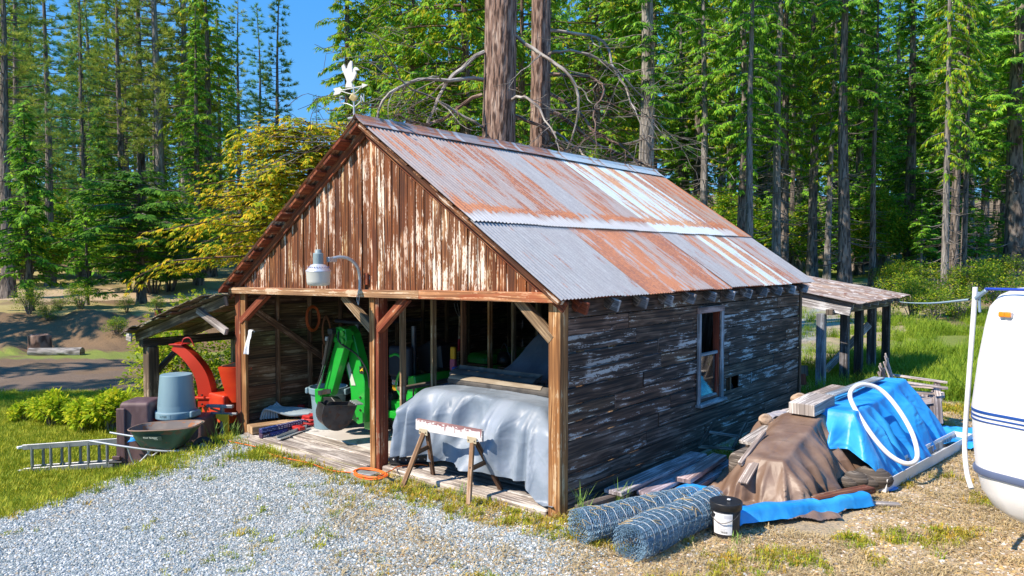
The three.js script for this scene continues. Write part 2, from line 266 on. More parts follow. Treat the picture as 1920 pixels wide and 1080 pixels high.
// posts and knee braces
obj('corner_post', bar([-0.08, -0.12, -0.085], [-0.08, 2.35, -0.085], 0.16, 0.16, [0, 0, 1]), WD.post, barn);
obj('middle_post', bar([-3.12, -0.08, -0.09], [-3.12, 2.31, -0.09], 0.17, 0.165, [0, 0, 1]), WD.postRed, barn);
obj('middle_post_facing', bar([-3.15, -0.05, 0.008], [-3.15, 2.3, 0.008], 0.02, 0.10, [0, 0, 1]), WD.post, barn);
obj('left_post', bar([-6.61, -0.3, -0.085], [-6.61, 2.26, -0.085], 0.15, 0.15, [0, 0, 1]), WD.postRed, barn);
obj('left_post_facing', bar([-6.46, -0.3, -0.045], [-6.46, 2.26, -0.045], 0.05, 0.13, [0, 0, 1]), WD.post, barn);
const brace = (a, b, m) => obj('knee_brace', bar([...a, -0.05], [...b, -0.05], 0.10, 0.11, [0, 0, 1]), m, barn);
brace([-6.52, 1.80], [-5.76, 2.28], WD.postRed); brace([-3.82, 2.3], [-3.2, 1.86], WD.stud); brace([-3.08, 1.86], [-2.5, 2.32], tint(WD.postRed, 1.1, 1.1, 1.1)); brace([-0.62, 2.36], [-0.12, 1.92], WD.stud);
// rake boards on both slopes, in front of the gable
for (const [e, k] of [[EAVE_R, 1], [EAVE_L, -1]]) {
  const off = -0.115; obj('rake_board', bar([e.x - k * 0.02, e.y + off, 0.022], [RIDGE.x + k * 0.01, RIDGE.y + off - 0.01, 0.022], 0.13, 0.03, [0, 1, 0]), tint(WD.postRed, 1.0, 1.15, 1.2), barn);
  if (k > 0) obj('rake_trim', bar([e.x - k * 0.02, e.y - 0.06, 0.1 + 0.004], [RIDGE.x + k * 0.01, RIDGE.y - 0.065, 0.104], 0.05, 0.10, [0, 1, 0]), k > 0 ? tint(WD.gable, 0.8, 0.8, 0.8) : tint(WD.gable, 0.75, 0.7, 0.7), barn);
}
// roof: boards laid with gaps, then corrugated sheets in two rows a side
{
  const roof = sub('roof', barn), R = RNG(9);
  for (const e of [EAVE_R, EAVE_L]) { const L = Math.hypot(e.x - RIDGE.x, e.y - RIDGE.y), n = 13, dx = (e.x - RIDGE.x) / L, dy = (e.y - RIDGE.y) / L; for (let i = 0; i < n; i++) { const d = 0.1 + (L - 0.2) * i / (n - 1), x = RIDGE.x + dx * d, y = RIDGE.y + dy * d - 0.03; const zf = e === EAVE_L ? ZF + rr(-0.03, 0.05, R) : ZF - 0.03 - rr(0, 0.05, R); obj('roof_board', bar([x, y - (e === EAVE_L ? 0.012 : 0), zf], [x, y - (e === EAVE_L ? 0.012 : 0), ZB + 0.05], e === EAVE_L ? 0.045 : 0.022, e === EAVE_L ? 0.2 : 0.17, [-dy * Math.sign(dx), Math.abs(dx), 0]), e === EAVE_L || R() < 0.5 ? tint(WD.postRed, 0.9, 0.85, 0.8) : tint(WD.inner, 1.1, 0.85, 0.7), roof); } }
  for (let i = 0; i < 12; i++) { const z = -0.25 - i * 0.655; for (const [e, k] of [[EAVE_R, 1], [EAVE_L, -1]]) obj('rafter', bar([e.x - k * 0.03, e.y - 0.12, z], [RIDGE.x + k * 0.02, RIDGE.y - 0.13, z], 0.13, 0.045), k > 0 && i === 0 ? WD.postRed : tint(WD.leanto, 1.1, 1.1, 1.15), roof); }
  // corrugated sheet from s0 to s1 down the slope, z0 to z1 along the ridge
  const RIB = 0.0677;
  const sheet = (e, s0, s1, z0, z1, lift, R) => {
    const dx = e.x - RIDGE.x, dy = e.y - RIDGE.y, L = Math.hypot(dx, dy), nn = Math.sign(dx), nxv = -dy / L * nn, nyv = Math.abs(dx) / L, cols = Math.round((z0 - z1) / RIB * 8), rows = 3, P = [], U = [], I = [], a = rr(-0.006, 0.006, R), b = rr(-0.004, 0.008, R);
    for (let j = 0; j <= rows; j++) for (let i = 0; i <= cols; i++) { const s = mix(s0, s1, j / rows), z = mix(z0, z1, i / cols), h = lift + 0.0085 * Math.cos((z / RIB) * Math.PI * 2) + a * j / rows + b * Math.sin(i / cols * 3) * (j / rows) - 0.012 * Math.sin(Math.PI * clamp(-z / 8)) * (s < L / 2 ? 1 : 0.4); P.push(RIDGE.x + dx / L * s + nxv * h, RIDGE.y + dy / L * s + nyv * h, z); U.push(i / cols, j / rows); }
    for (let j = 0; j < rows; j++) for (let i = 0; i < cols; i++) { const k = j * (cols + 1) + i; nn > 0 ? I.push(k, k + 1, k + cols + 1, k + 1, k + cols + 2, k + cols + 1) : I.push(k, k + cols + 1, k + 1, k + 1, k + cols + 1, k + cols + 2); }
    const g = new THREE.BufferGeometry(); g.setAttribute('position', new THREE.Float32BufferAttribute(P, 3)); g.setAttribute('uv', new THREE.Float32BufferAttribute(U, 2)); g.setIndex(I); g.computeVertexNormals(); return g;
  };
  // sheet metal: kind 0 dull zinc, 1 streaked with rust, 2 rusted through its galvanising, 3 bright zinc with orange rust, 4 brown rust
  const rg = tex(64, 128, (u, v) => { const q = 0.48 + 0.3 * fbm(u * 20, v * 12, 71, 3); return [q, q, q]; }, { srgb: false });
  const metal = (seed, kind, band) => {
    const zinc = [[0.41, 0.42, 0.435], [0.42, 0.395, 0.39], [0.43, 0.42, 0.425], [0.58, 0.68, 0.71], [0.42, 0.36, 0.32]][kind], dullC = [[0.29, 0.29, 0.30], [0.33, 0.26, 0.235], [0.33, 0.32, 0.33], [0.44, 0.53, 0.56], [0.30, 0.22, 0.17]][kind];
    const amount = [0.09, 0.34, 0.46, 0.36, 0.46][kind], rust = kind === 3 ? [0.58, 0.25, 0.07] : [0.55, 0.19, 0.055], deep = [0.26, 0.075, 0.03];
    const col = tex(112, 384, (u, v) => {
      const rib = 0.5 + 0.5 * Math.cos(u * 9.6 * Math.PI * 2), st = fbm(u * 30, v * 3.5, seed, 4), pt = fbm(u * 4, v * 4, seed + 5, 4), fine = vn(u * 60, v * 200, seed + 7);
      let c = lerp3(dullC, zinc, fbm(u * 40, v * 9, seed + 3, 3)); c = c.map((x) => x * (0.88 + 0.24 * fine));
      let m = st * 0.5 + pt * 0.5 + (fine - 0.5) * 0.13 + amount * 0.62 - 0.28 + (kind === 2 ? 0.16 * (1 - Math.abs(u - 0.42) * 1.7) : 0) + (kind === 3 ? 0.12 * (Math.abs(u - 0.5) < 0.25 ? 1 : -0.8) : 0);
      m += (kind ? 0.2 : 0.04) * Math.exp(-Math.min(u, 1 - u) * 30) * (vn(v * 12, u * 2, seed + 13) > 0.42 ? 1 : 0.1);
      if (band) { const e = sstep(0.89, 0.95, v + (vn(u * 10, 1, seed + 2) - 0.5) * 0.06); m += 0.25 * Math.exp(-((v - 0.865) ** 2) * 900); m *= 1 - e; c = lerp3(c, [0.60, 0.63, 0.64], e * 0.6); }
      const a = sstep(0.41, 0.55, m); c = lerp3(c, lerp3(rust, deep, sstep(0.45, 0.8, fine * 0.5 + rib * 0.2 + pt * 0.4)), a * 0.82); return c;
    });
    return new THREE.MeshStandardMaterial({ map: col, roughnessMap: rg, roughness: 1, metalness: 0.15 });
  };
  const up = [metal(101, 1, true), metal(102, 1, true), metal(103, 1, true), metal(104, 1, true), metal(105, 0, true), metal(106, 1, true), metal(107, 1, true), metal(108, 3, true), metal(109, 3, true), metal(110, 3, true), metal(111, 4, true), metal(112, 4, false)];
  const lo = [metal(121, 0, false), metal(122, 0, false), metal(123, 0, false), metal(124, 2, false), metal(125, 2, false), metal(126, 1, false), metal(127, 2, false), metal(128, 0, false), metal(129, 1, false), metal(130, 3, false), metal(131, 1, false), metal(132, 0, false)];
  const upPick = [0, 1, 2, 3, 4, 5, 6, 7, 8, 7, 9, 10, 11], loPick = [0, 1, 2, 3, 4, 5, 6, 7, 8, 9, 9, 10, 11];
  const Lr = Math.hypot(EAVE_R.x - RIDGE.x, EAVE_R.y - RIDGE.y), Ll = Math.hypot(EAVE_L.x - RIDGE.x, EAVE_L.y - RIDGE.y), seam = Lr * 0.615, N = 13, dz = (ZF - ZB) / N;
  for (let i = 0; i < N; i++) {
    const z0 = ZF - i * dz + 0.004, z1 = ZF - (i + 1) * dz - 0.03, al = (i % 2) * 0.004;
    obj('roof_sheet', sheet(EAVE_R, 0.02, seam + 0.07 + rr(-0.008, 0.008, R), z0, z1, 0.026 + al, R), up[upPick[i]], roof);
    obj('roof_sheet', sheet(EAVE_R, seam, Lr + rr(0.02, 0.05, R), z0, z1, 0.008 + al, R), lo[loPick[i]], roof);
    obj('roof_sheet', sheet(EAVE_L, 0.02, Ll * 0.6, z0, z1, 0.026 + al, R), up[i % 2 ? 11 : 10], roof);
    obj('roof_sheet', sheet(EAVE_L, Ll * 0.58, Ll + 0.03, z0, z1, 0.008 + al, R), up[i % 2 ? 10 : 11], roof);
  }
  // ridge capping in lengths
  const caps = [[ZF + 0.02, -1.4, 1], [-1.36, -2.75, 0], [-2.71, -4.15, 1], [-4.1, -5.5, 3], [-5.46, -6.8, 3], [-6.76, ZB - 0.01, 3]];
  for (const [a, b, k] of caps) {
    const pr = []; for (let i = 0; i <= 8; i++) { const t = i / 8 * 2 - 1, x = t * 0.2, sl = 0.68; pr.push([x, -Math.abs(x) * sl + 0.06 + 0.03 * Math.exp(-x * x * 900)]); }
    for (let i = 8; i >= 0; i--) pr.push([pr[i][0], pr[i][1] - 0.004]);
    obj('ridge_cap', prism(pr, a - b, 0).translate(RIDGE.x, RIDGE.y + rr(-0.004, 0.004, R), (a + b) / 2), up[k === 1 ? 3 : k === 0 ? 2 : 7], roof);
  }
}
// right wall: horizontal planks with a window and a hole
const WIN = { z0: -3.40, z1: -4.09, y0: 0.78, y1: 2.04 };
{
  const wall = sub('side_wall', barn), R = RNG(14), rows = 12, h = 2.36 / rows;
  const plank = (y, z0, z1, hh = h) => { if (z0 - z1 < 0.04) return; const low = y < 0.7; obj('plank', bar([rr(-0.024, -0.006, R), y + hh / 2 + rr(-0.005, 0.005, R), z0 - 0.003], [rr(-0.024, -0.006, R), y + hh / 2 + rr(-0.005, 0.005, R), z1 + 0.003], hh - rr(0.006, 0.016, R), 0.026, [0, 1, 0], 0.005, R), low ? (R() < 0.8 ? tint(WD.sideGrey, ...((k) => [k, k, k])(rr(0.8, 1.15, R))) : WD.side) : y > 0.75 && y < 1.9 && R() < 0.42 ? tint(WD.sidePatch, ...((k) => [k, k, k])(rr(0.7, 1.1, R))) : tint(WD.side, ...((k) => [k * rr(0.95, 1.12, R), k, k * rr(0.88, 1.05, R)])(rr(0.6, 1.25, R))), wall); };
  for (let r = 0; r < rows; r++) {
    const y = 0.0 + r * h, cuts = [-0.165]; let z = -0.165 - rr(0.8, 2.6, R); while (z > -BL + 0.5) { cuts.push(z); z -= rr(1.3, 3.0, R); } cuts.push(-BL);
    for (let i = 0; i + 1 < cuts.length; i++) {
      let segs = [[cuts[i], cuts[i + 1]]];
      const cutOut = (a, b) => { segs = segs.flatMap(([p, q]) => a <= q || b >= p ? [[p, q]] : [[p, Math.min(p, a)], [Math.max(q, b), q]].filter(([s, t]) => s - t > 0.03)); };
      if (y + h > WIN.y0 + 0.01 && y < WIN.y1 - 0.01) {
        if (y < WIN.y0 || y + h > WIN.y1) { /* partly under the frame: cut a notch by splitting the plank */ const hi = y < WIN.y0; segs.forEach(([p, q]) => { const a = Math.min(p, WIN.z0), b = Math.max(q, WIN.z1); if (a - b > 0.03) { hi ? plank(y, a, b, WIN.y0 - y) : plank(WIN.y1, a, b, y + h - WIN.y1); } }); }
        cutOut(WIN.z0, WIN.z1);
      }
      if (Math.abs(y + h / 2 - 0.9) < h / 2 + 0.001 && y < 0.9) cutOut(-4.36, -4.84);
      for (const [p, q] of segs) plank(y, p, q);
    }
  }
  obj('corner_board', bar([0.012, -0.02, -7.57], [0.012, 2.36, -7.57], 0.10, 0.03, [0, 0, 1]), WD.inner, barn);
  for (let i = 0; i < 11; i++) { const z = -0.5 - i * 0.68; if (z < WIN.z0 + 0.1 && z > WIN.z1 - 0.1) continue; obj('stud', bar([-0.075, 0.0, z], [-0.075, 2.3, z], 0.045, 0.09, [0, 0, 1]), i % 2 ? WD.stud : WD.inner, wall); }
  for (let i = 0; i < 12; i++) obj('rafter_tail', bar([0.005, 2.315, -0.3 - i * 0.655], [0.165, 2.265, -0.3 - i * 0.655], 0.14, 0.048), i === 0 ? WD.postRed : tint(WD.grey, 0.75, 0.8, 0.9), barn);
}
{ // window in the right wall: casing, two sashes; the lower one keeps its glass
  const win = sub('window', barn), m = tint(WD.grey, 0.75, 0.78, 0.85), m2 = tint(WD.grey, 0.8, 0.55, 0.5), { z0, z1, y0, y1 } = WIN, x = 0.02;
  obj('casing', bar([x, y0 - 0.05, z0 + 0.04], [x, y1, z0 + 0.04], 0.085, 0.035, [0, 0, 1]), m, win); obj('casing', bar([x, y0 - 0.05, z1 - 0.04], [x, y1, z1 - 0.04], 0.085, 0.035, [0, 0, 1]), m, win);
  obj('head_casing', bar([x + 0.004, y1 + 0.045, z0 + 0.09], [x + 0.004, y1 + 0.045, z1 - 0.09], 0.09, 0.035), m2, win);
  obj('sill', bar([x + 0.02, y0 - 0.07, z0 + 0.10], [x + 0.02, y0 - 0.07, z1 - 0.10], 0.045, 0.10), m, win);
  for (const z of [z0 - 0.014, z1 + 0.014]) obj('jamb', bar([-0.05, y0 - 0.04, z], [-0.05, y1 - 0.002, z], 0.024, 0.10, [0, 0, 1]), z > -3.6 ? m : tint(WD.postRed, 1.1, 1, 1.2), win);
  const sash = sub('sash', win), zc = (z0 + z1) / 2, hw = (z0 - z1) / 2 - 0.03, ym = 1.42;
  for (const s of [-1, 1]) obj('stile', bar([-0.03, y0 - 0.03, zc + s * (hw - 0.02)], [-0.03, ym, zc + s * (hw - 0.02)], 0.04, 0.03, [0, 0, 1]), s < 0 ? tint(WD.postRed, 1.3, 1, 1.2) : m, sash);
  obj('rail', bar([-0.028, ym + 0.005, z0 - 0.03], [-0.028, ym + 0.005, z1 + 0.03], 0.045, 0.034), tint(WD.grey, 0.9, 1, 1.1), sash);
  obj('rail', bar([-0.028, y0 - 0.005, z0 - 0.06], [-0.028, y0 - 0.005, z1 + 0.06], 0.065, 0.034), m, sash);
  obj('pane', new THREE.BoxGeometry(0.004, ym - y0 - 0.04, 2 * hw - 0.06).translate(-0.034, (y0 + ym) / 2, zc), new THREE.MeshPhysicalMaterial({ color: 0xd8e4e4, roughness: 0.03, transmission: 1, thickness: 0, ior: 2.0, specularIntensity: 1 }), sash);
}
{ // left and rear walls, seen from inside
  const lw = sub('left_wall', barn), R = RNG(15);
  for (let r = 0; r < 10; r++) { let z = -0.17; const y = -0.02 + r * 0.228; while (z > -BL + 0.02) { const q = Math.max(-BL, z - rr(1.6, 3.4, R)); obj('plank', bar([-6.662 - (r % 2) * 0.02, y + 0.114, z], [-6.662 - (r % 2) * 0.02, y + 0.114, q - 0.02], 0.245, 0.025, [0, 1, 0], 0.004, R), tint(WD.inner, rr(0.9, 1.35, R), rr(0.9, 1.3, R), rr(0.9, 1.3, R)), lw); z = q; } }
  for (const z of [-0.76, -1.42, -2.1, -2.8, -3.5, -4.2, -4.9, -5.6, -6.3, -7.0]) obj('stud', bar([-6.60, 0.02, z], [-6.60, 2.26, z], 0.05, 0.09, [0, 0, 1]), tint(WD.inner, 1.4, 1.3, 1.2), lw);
  obj('diagonal_brace', bar([-6.52, 2.0, -0.25], [-6.52, 0.98, -1.75], 0.11, 0.04), tint(WD.inner, 1.3, 1.2, 1.2), lw);
  const rw = sub('rear_wall', barn);
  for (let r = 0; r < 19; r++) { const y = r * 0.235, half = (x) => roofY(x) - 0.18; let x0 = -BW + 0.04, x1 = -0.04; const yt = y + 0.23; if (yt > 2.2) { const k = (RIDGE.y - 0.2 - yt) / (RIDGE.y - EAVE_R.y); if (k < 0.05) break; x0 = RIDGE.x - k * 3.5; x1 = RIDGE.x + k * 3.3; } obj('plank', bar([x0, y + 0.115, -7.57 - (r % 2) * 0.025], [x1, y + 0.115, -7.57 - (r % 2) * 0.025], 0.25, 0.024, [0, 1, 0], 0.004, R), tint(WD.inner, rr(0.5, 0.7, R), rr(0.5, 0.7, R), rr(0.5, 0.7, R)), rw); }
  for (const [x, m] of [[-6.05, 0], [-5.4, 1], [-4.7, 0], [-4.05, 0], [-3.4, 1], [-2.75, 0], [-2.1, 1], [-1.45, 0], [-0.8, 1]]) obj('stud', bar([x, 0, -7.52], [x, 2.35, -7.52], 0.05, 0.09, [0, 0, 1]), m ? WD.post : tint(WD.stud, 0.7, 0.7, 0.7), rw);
  // the row of studs that parts the two bays
  const part = sub('stud_row', barn), mm = [WD.stud, tint(WD.stud, 1.15, 1.15, 1.05), tint(WD.inner, 1.6, 1.3, 1.2), WD.post, WD.stud];
  [-0.5, -1.1, -1.74, -2.36, -2.95, -3.6, -4.3].forEach((z, i) => obj('stud', bar([-3.1, 0, z], [-3.1, 2.34, z], 0.05, 0.09, [1, 0, 0]), mm[i % 5], part));
  obj('shelf_rail', bar([-3.19, 0.98, -0.5], [-3.19, 0.98, -2.0], 0.05, 0.10), WD.leanto, part);
  obj('shelf_rail', bar([-3.1, 2.29, -0.18], [-3.1, 2.29, -7.5], 0.09, 0.09), WD.inner, part);
  for (const z of [-2.6, -5.1]) obj('tie_beam', bar([-6.6, 2.28, z], [-0.06, 2.28, z], 0.14, 0.06), tint(WD.inner, 1.1, 1, 1), barn);
  obj('plank_stack', bar([-5.9, 2.4, -2.2], [-4.6, 2.4, -6], 0.03, 0.5, [0, 1, 0]), WD.stud, barn);
}
{ // floor: concrete behind, old timber along the front
  const m = mottled(201, [0.50, 0.47, 0.44], [0.62, 0.59, 0.56], { scale: 6, rough: 0.9, bump: 0.004, spots: [0.33, 0.31, 0.29] });
  const g = box(6.55, 0.14, 7.0, -3.33, -0.07, -4.08, 0.01), u = g.attributes.uv; for (let i = 0; i < u.count; i++) u.setXY(i, u.getX(i) * 0.4, u.getY(i) * 0.4);
  obj('floor_slab', g, m, barn);
  const sill = sub('sill', barn), R = RNG(16);
  const gl = tint(WD.grey, 1.15, 1.08, 1.0);
  obj('sill_plank', bar([-6.42, -0.055, -0.42], [-3.3, -0.05, -0.42], 0.10, 0.29, [0, 1, 0], 0.012, R), gl, sill);
  obj('sill_plank', bar([-6.36, -0.07, -0.10], [-3.23, -0.06, -0.10], 0.10, 0.31, [0, 1, 0], 0.012, R), tint(gl, 1.1, 1.05, 1), sill);
  obj('sill_plank', bar([-6.15, -0.10, 0.22], [-3.0, -0.09, 0.26], 0.10, 0.30, [0, 1, 0], 0.012, R), gl, sill);
  obj('sill_plank', bar([-3.01, -0.045, -0.16], [-0.18, -0.045, -0.12], 0.10, 0.26, [0, 1, 0], 0.012, R), gl, sill);
  obj('sill_plank', bar([-2.6, -0.045, -0.44], [-0.2, -0.045, -0.40], 0.10, 0.28, [0, 1, 0], 0.012, R), tint(gl, 0.9, 0.9, 0.9), sill);
}

// ---------------------------------------------------------------- cloth that hangs over something
// a sheet over a rectangle of half sizes w, d whose upper side is top(x, z); hang = how far it falls past each edge [left, right, far, near]
function drape({ w, d, top, hang, step = 0.05, flare = 0.2, fold = 0.05, freq = 9, corner = 0.3, seed = 1, ground = () => 0.012, wrinkle = 0.012, r = 0.07, cut = 9, flareBack = flare }) {
  const nx = Math.ceil((2 * w + hang[0] + hang[1]) / step), nz = Math.ceil((2 * d + hang[2] + hang[3]) / step), P = [], U = [], I = [], O = [];
  for (let j = 0; j <= nz; j++) for (let i = 0; i <= nx; i++) {
    const X = mix(-w - hang[0], w + hang[1], i / nx), Z = mix(-d - hang[2], d + hang[3], j / nz), x0 = clamp(X, -w, w), z0 = clamp(Z, -d, d), ox = X - x0, oz = Z - z0, o = Math.hypot(ox, oz), ux = o ? ox / o : 0, uz = o ? oz / o : 0;
    const fl = mix(flare, flareBack, Math.max(0, -uz) ** 2); let out = 0, drop = 0; const q = r * Math.PI / 2;
    if (o <= q) { out = r * Math.sin(o / r); drop = r * (1 - Math.cos(o / r)); } else { out = r + (o - q) * fl; drop = r + (o - q) * Math.sqrt(1 - fl * fl); }
    const t = x0 - z0 + Math.atan2(uz, ux) * 0.35, ramp = sstep(0.0, 0.32, o), hgt = top(x0, z0);
    const f1 = vn(t * freq * 0.55, o * 0.7, seed), f2 = vn(t * freq, 0.6 * o, seed + 4);
    out += ramp * fold * (Math.pow(1 - Math.abs(f1 * 2 - 1), 1.8) * 1.9 - 0.5 + Math.pow(1 - Math.abs(f2 * 2 - 1), 2) * 0.7) + corner * Math.min(Math.abs(ox), Math.abs(oz)) * ramp;
    let y = hgt - drop + wrinkle * ((fbm(X * 5, Z * 5, seed + 9, 3) - 0.5) * 2 + (1 - Math.abs(2 * vn(X * 3 + Z * 2, Z * 3 - X, seed + 12) - 1)) * 0.8);
    let px = x0 + ux * out, pz = z0 + uz * out; const gy = ground(px, pz);
    if (y < gy + 0.02) { const e = gy + 0.02 - y; out += Math.min(e, 1) * 0.75; px = x0 + ux * out; pz = z0 + uz * out; y = ground(px, pz) + 0.02 + 0.07 * (vn(px * 7, pz * 7, seed + 20)) * sstep(0, 0.1, e); }
    P.push(px, y, pz); U.push(X, Z); O.push(o);
  }
  for (let j = 0; j < nz; j++) for (let i = 0; i < nx; i++) { const k = j * (nx + 1) + i; if (O[k] > cut) continue; I.push(k, k + nx + 1, k + 1, k + 1, k + nx + 1, k + nx + 2); }
  const g = new THREE.BufferGeometry(); g.setAttribute('position', new THREE.Float32BufferAttribute(P, 3)); g.setAttribute('uv', new THREE.Float32BufferAttribute(U, 2)); g.setIndex(I); g.computeVertexNormals(); return g;
}
const clothMat = (seed, a, b, rough, bump = 0.006, more = {}) => mottled(seed, a, b, { scale: 8, rough, bump, more: { side: THREE.DoubleSide, ...more } });
// tarpaulin: sharp packing folds and crumples in the relief, 2 m to a repeat
const CREASE = (() => { const R = RNG(930), ln = [...Array(46)].map(() => { const q = R() * Math.PI, x = R(), y = R(); return [Math.cos(q), Math.sin(q), x, y, 0.05 + 0.16 * R(), 0.4 + R() * 0.6, R() < 0.5 ? 1 : -1]; }); const t = tex(512, 512, (u, v) => { let h = 0.5 + 0.35 * (fbm(u * 10, v * 10, 931, 4, 10, 10) - 0.5); const wu = u + 0.01 * (vn(u * 20, v * 20, 5, 20, 20) - 0.5); for (const [c, s, x, y, l, a, sg] of ln) { let du = wu - x, dv = v - y; du -= Math.round(du); dv -= Math.round(dv); const al = du * c + dv * s, ac = -du * s + dv * c; if (Math.abs(al) < l) h += sg * 0.2 * a * Math.max(0, 1 - Math.abs(ac) / 0.018) * (1 - Math.abs(al) / l); } for (const w of [u * 3, v * 3]) { const f = Math.abs(w - Math.round(w)); h += 0.045 * Math.max(0, 1 - f * 20); } return [h, h, h]; }, { srgb: false, rx: 0.5, ry: 0.5 }); return t; })();
const tarpMat = (seed, a, b, rough, bs = 0.045) => { const m = clothMat(seed, a, b, rough, 0); m.bumpMap = CREASE; m.bumpScale = bs; m.map.repeat.set(0.5, 0.5); return m; };
const MT = {
  black: flat(0.02, 0.02, 0.022, 0.45), steel: mottled(301, [0.06, 0.062, 0.065], [0.12, 0.12, 0.12], { rough: 0.36, metal: 0.7, scale: 6, spots: [0.13, 0.09, 0.07] }), alu: mottled(302, [0.22, 0.24, 0.26], [0.32, 0.335, 0.35], { rough: 0.45, metal: 0.5, scale: 8 }),
  galv: mottled(303, [0.42, 0.45, 0.48], [0.56, 0.58, 0.6], { rough: 0.45, metal: 0.6, scale: 8 }), white: mottled(304, [0.74, 0.74, 0.73], [0.82, 0.82, 0.81], { rough: 0.45, scale: 5 }), orange: flat(0.80, 0.16, 0.02, 0.5), rubber: mottled(305, [0.018, 0.018, 0.018], [0.04, 0.038, 0.035], { rough: 0.85, scale: 8, bump: 0.004 }),
  green: mottled(306, [0.012, 0.33, 0.03], [0.018, 0.40, 0.04], { rough: 0.32, scale: 3, more: { clearcoat: 0.5, clearcoatRoughness: 0.2 } }), red: mottled(307, [0.56, 0.035, 0.012], [0.66, 0.06, 0.018], { rough: 0.42, scale: 3 }), redDull: flat(0.45, 0.02, 0.02, 0.5), maroon: mottled(308, [0.105, 0.058, 0.062], [0.14, 0.083, 0.086], { rough: 0.55, scale: 5 }),
  canGrey: mottled(309, [0.17, 0.28, 0.34], [0.22, 0.34, 0.40], { rough: 0.55, scale: 6 }), yellow: flat(0.78, 0.42, 0.02, 0.5), blueTarp: tarpMat(310, [0.015, 0.26, 0.70], [0.04, 0.38, 0.84], 0.45), brownTarp: tarpMat(311, [0.17, 0.105, 0.072], [0.25, 0.17, 0.125], 0.48),
  cover: tarpMat(312, [0.19, 0.24, 0.305], [0.27, 0.325, 0.40], 0.48, 0.04), chrome: flat(0.7, 0.7, 0.72, 0.2, 0.95), stone: mottled(313, [0.26, 0.17, 0.11], [0.46, 0.34, 0.24], { rough: 0.9, scale: 5, bump: 0.01 }), straw: flat(0.5, 0.38, 0.2, 0.9),
};
const gy = (x, z) => terrain(x, z);

// ---------------------------------------------------------------- in the barn
{
  const t = thing('covered_car', 'car under a grey cloth cover in the right bay behind the sawhorse', 'car', [-1.69, 0, 0]);
  const w = 1.0, z0 = -0.56, z1 = -5.0, d = (z0 - z1) / 2;
  const top = (x, z) => { const zz = z + (z0 + z1) / 2, cab = sstep(-1.75, -2.75, zz) * (1 - sstep(-4.3, -4.95, zz)), e = Math.abs(x) / w; return 1.06 + 0.06 * sstep(-0.6, -1.5, zz) - 0.03 * e * e + cab * 0.56 * sstep(1.02, 0.62, e); };
  obj('cover', drape({ w, d, top, hang: [0.86, 0.92, 0.6, 0.9], step: 0.04, flare: 0.13, fold: 0.19, freq: 4.6, corner: 0.3, seed: 23, wrinkle: 0.012, r: 0.075 }).translate(0, 0, (z0 + z1) / 2), MT.cover, t);
  obj('body', [rbox(1.72, 0.62, 4.2, 0.2, 0, 0.62, -2.85), rbox(1.45, 0.5, 1.9, 0.2, 0, 1.15, -3.3)], MT.black, t);
  for (const sx of [-1, 1]) for (const z of [-1.5, -4.1]) obj('wheel', new THREE.CylinderGeometry(0.3, 0.3, 0.2, 20).rotateZ(Math.PI / 2).translate(sx * 0.72, 0.3, z), MT.rubber, t);
}
{ // two rolled rubber mats across the bonnet
  const spiral = (r, turns, th) => { const a = [], b = []; for (let i = 0; i <= turns * 16; i++) { const q = i / 16 * Math.PI * 2, R = 0.012 + (r - 0.012) * i / (turns * 16); a.push([Math.cos(q) * R, Math.sin(q) * R]); b.unshift([Math.cos(q) * (R - th), Math.sin(q) * (R - th)]); } return a.concat(b); };
  const m = mottled(320, [0.055, 0.052, 0.05], [0.11, 0.10, 0.09], { rough: 0.8, scale: 8, bump: 0.003 }), m2 = mottled(321, [0.26, 0.21, 0.15], [0.34, 0.29, 0.22], { rough: 0.85, scale: 8, bump: 0.003 });
  const g1 = thing('rolled_mat', 'tightly rolled tan-backed rubber mat lying in front on the covered car', 'mat', [-1.72, 1.115, -0.98], 0.03);
  obj('roll', prism(spiral(0.082, 5, 0.009), 1.75, 0).rotateY(Math.PI / 2), m, g1); obj('backing', new THREE.CylinderGeometry(0.0835, 0.0835, 1.6, 28, 1, true, 0.4, 5.2).rotateZ(Math.PI / 2).translate(-0.06, 0, 0), m2, g1);
  const g2 = thing('rolled_mat', 'loosely folded dark rubber mat behind the tight roll on the covered car', 'mat', [-1.98, 1.20, -1.2], 0.02);
  const fl = []; for (let i = 0; i <= 40; i++) { const q = i / 40; fl.push(q < 0.55 ? [0.14 - q * 0.5, -0.045 + 0.012 * Math.sin(q * 12)] : [-0.135 + 0.075 * Math.sin((q - 0.55) * 7) + (q - 0.55) * 0.48, 0.005 + 0.07 * (q - 0.55) / 0.45 + 0.02 * Math.sin(q * 22)]); }
  obj('fold', prism(fl.concat(fl.slice().reverse().map(([x, y]) => [x, y - 0.012])), 1.5, 0).rotateY(Math.PI / 2), mottled(322, [0.10, 0.10, 0.10], [0.17, 0.165, 0.16], { rough: 0.8, scale: 8 }), g2);
}
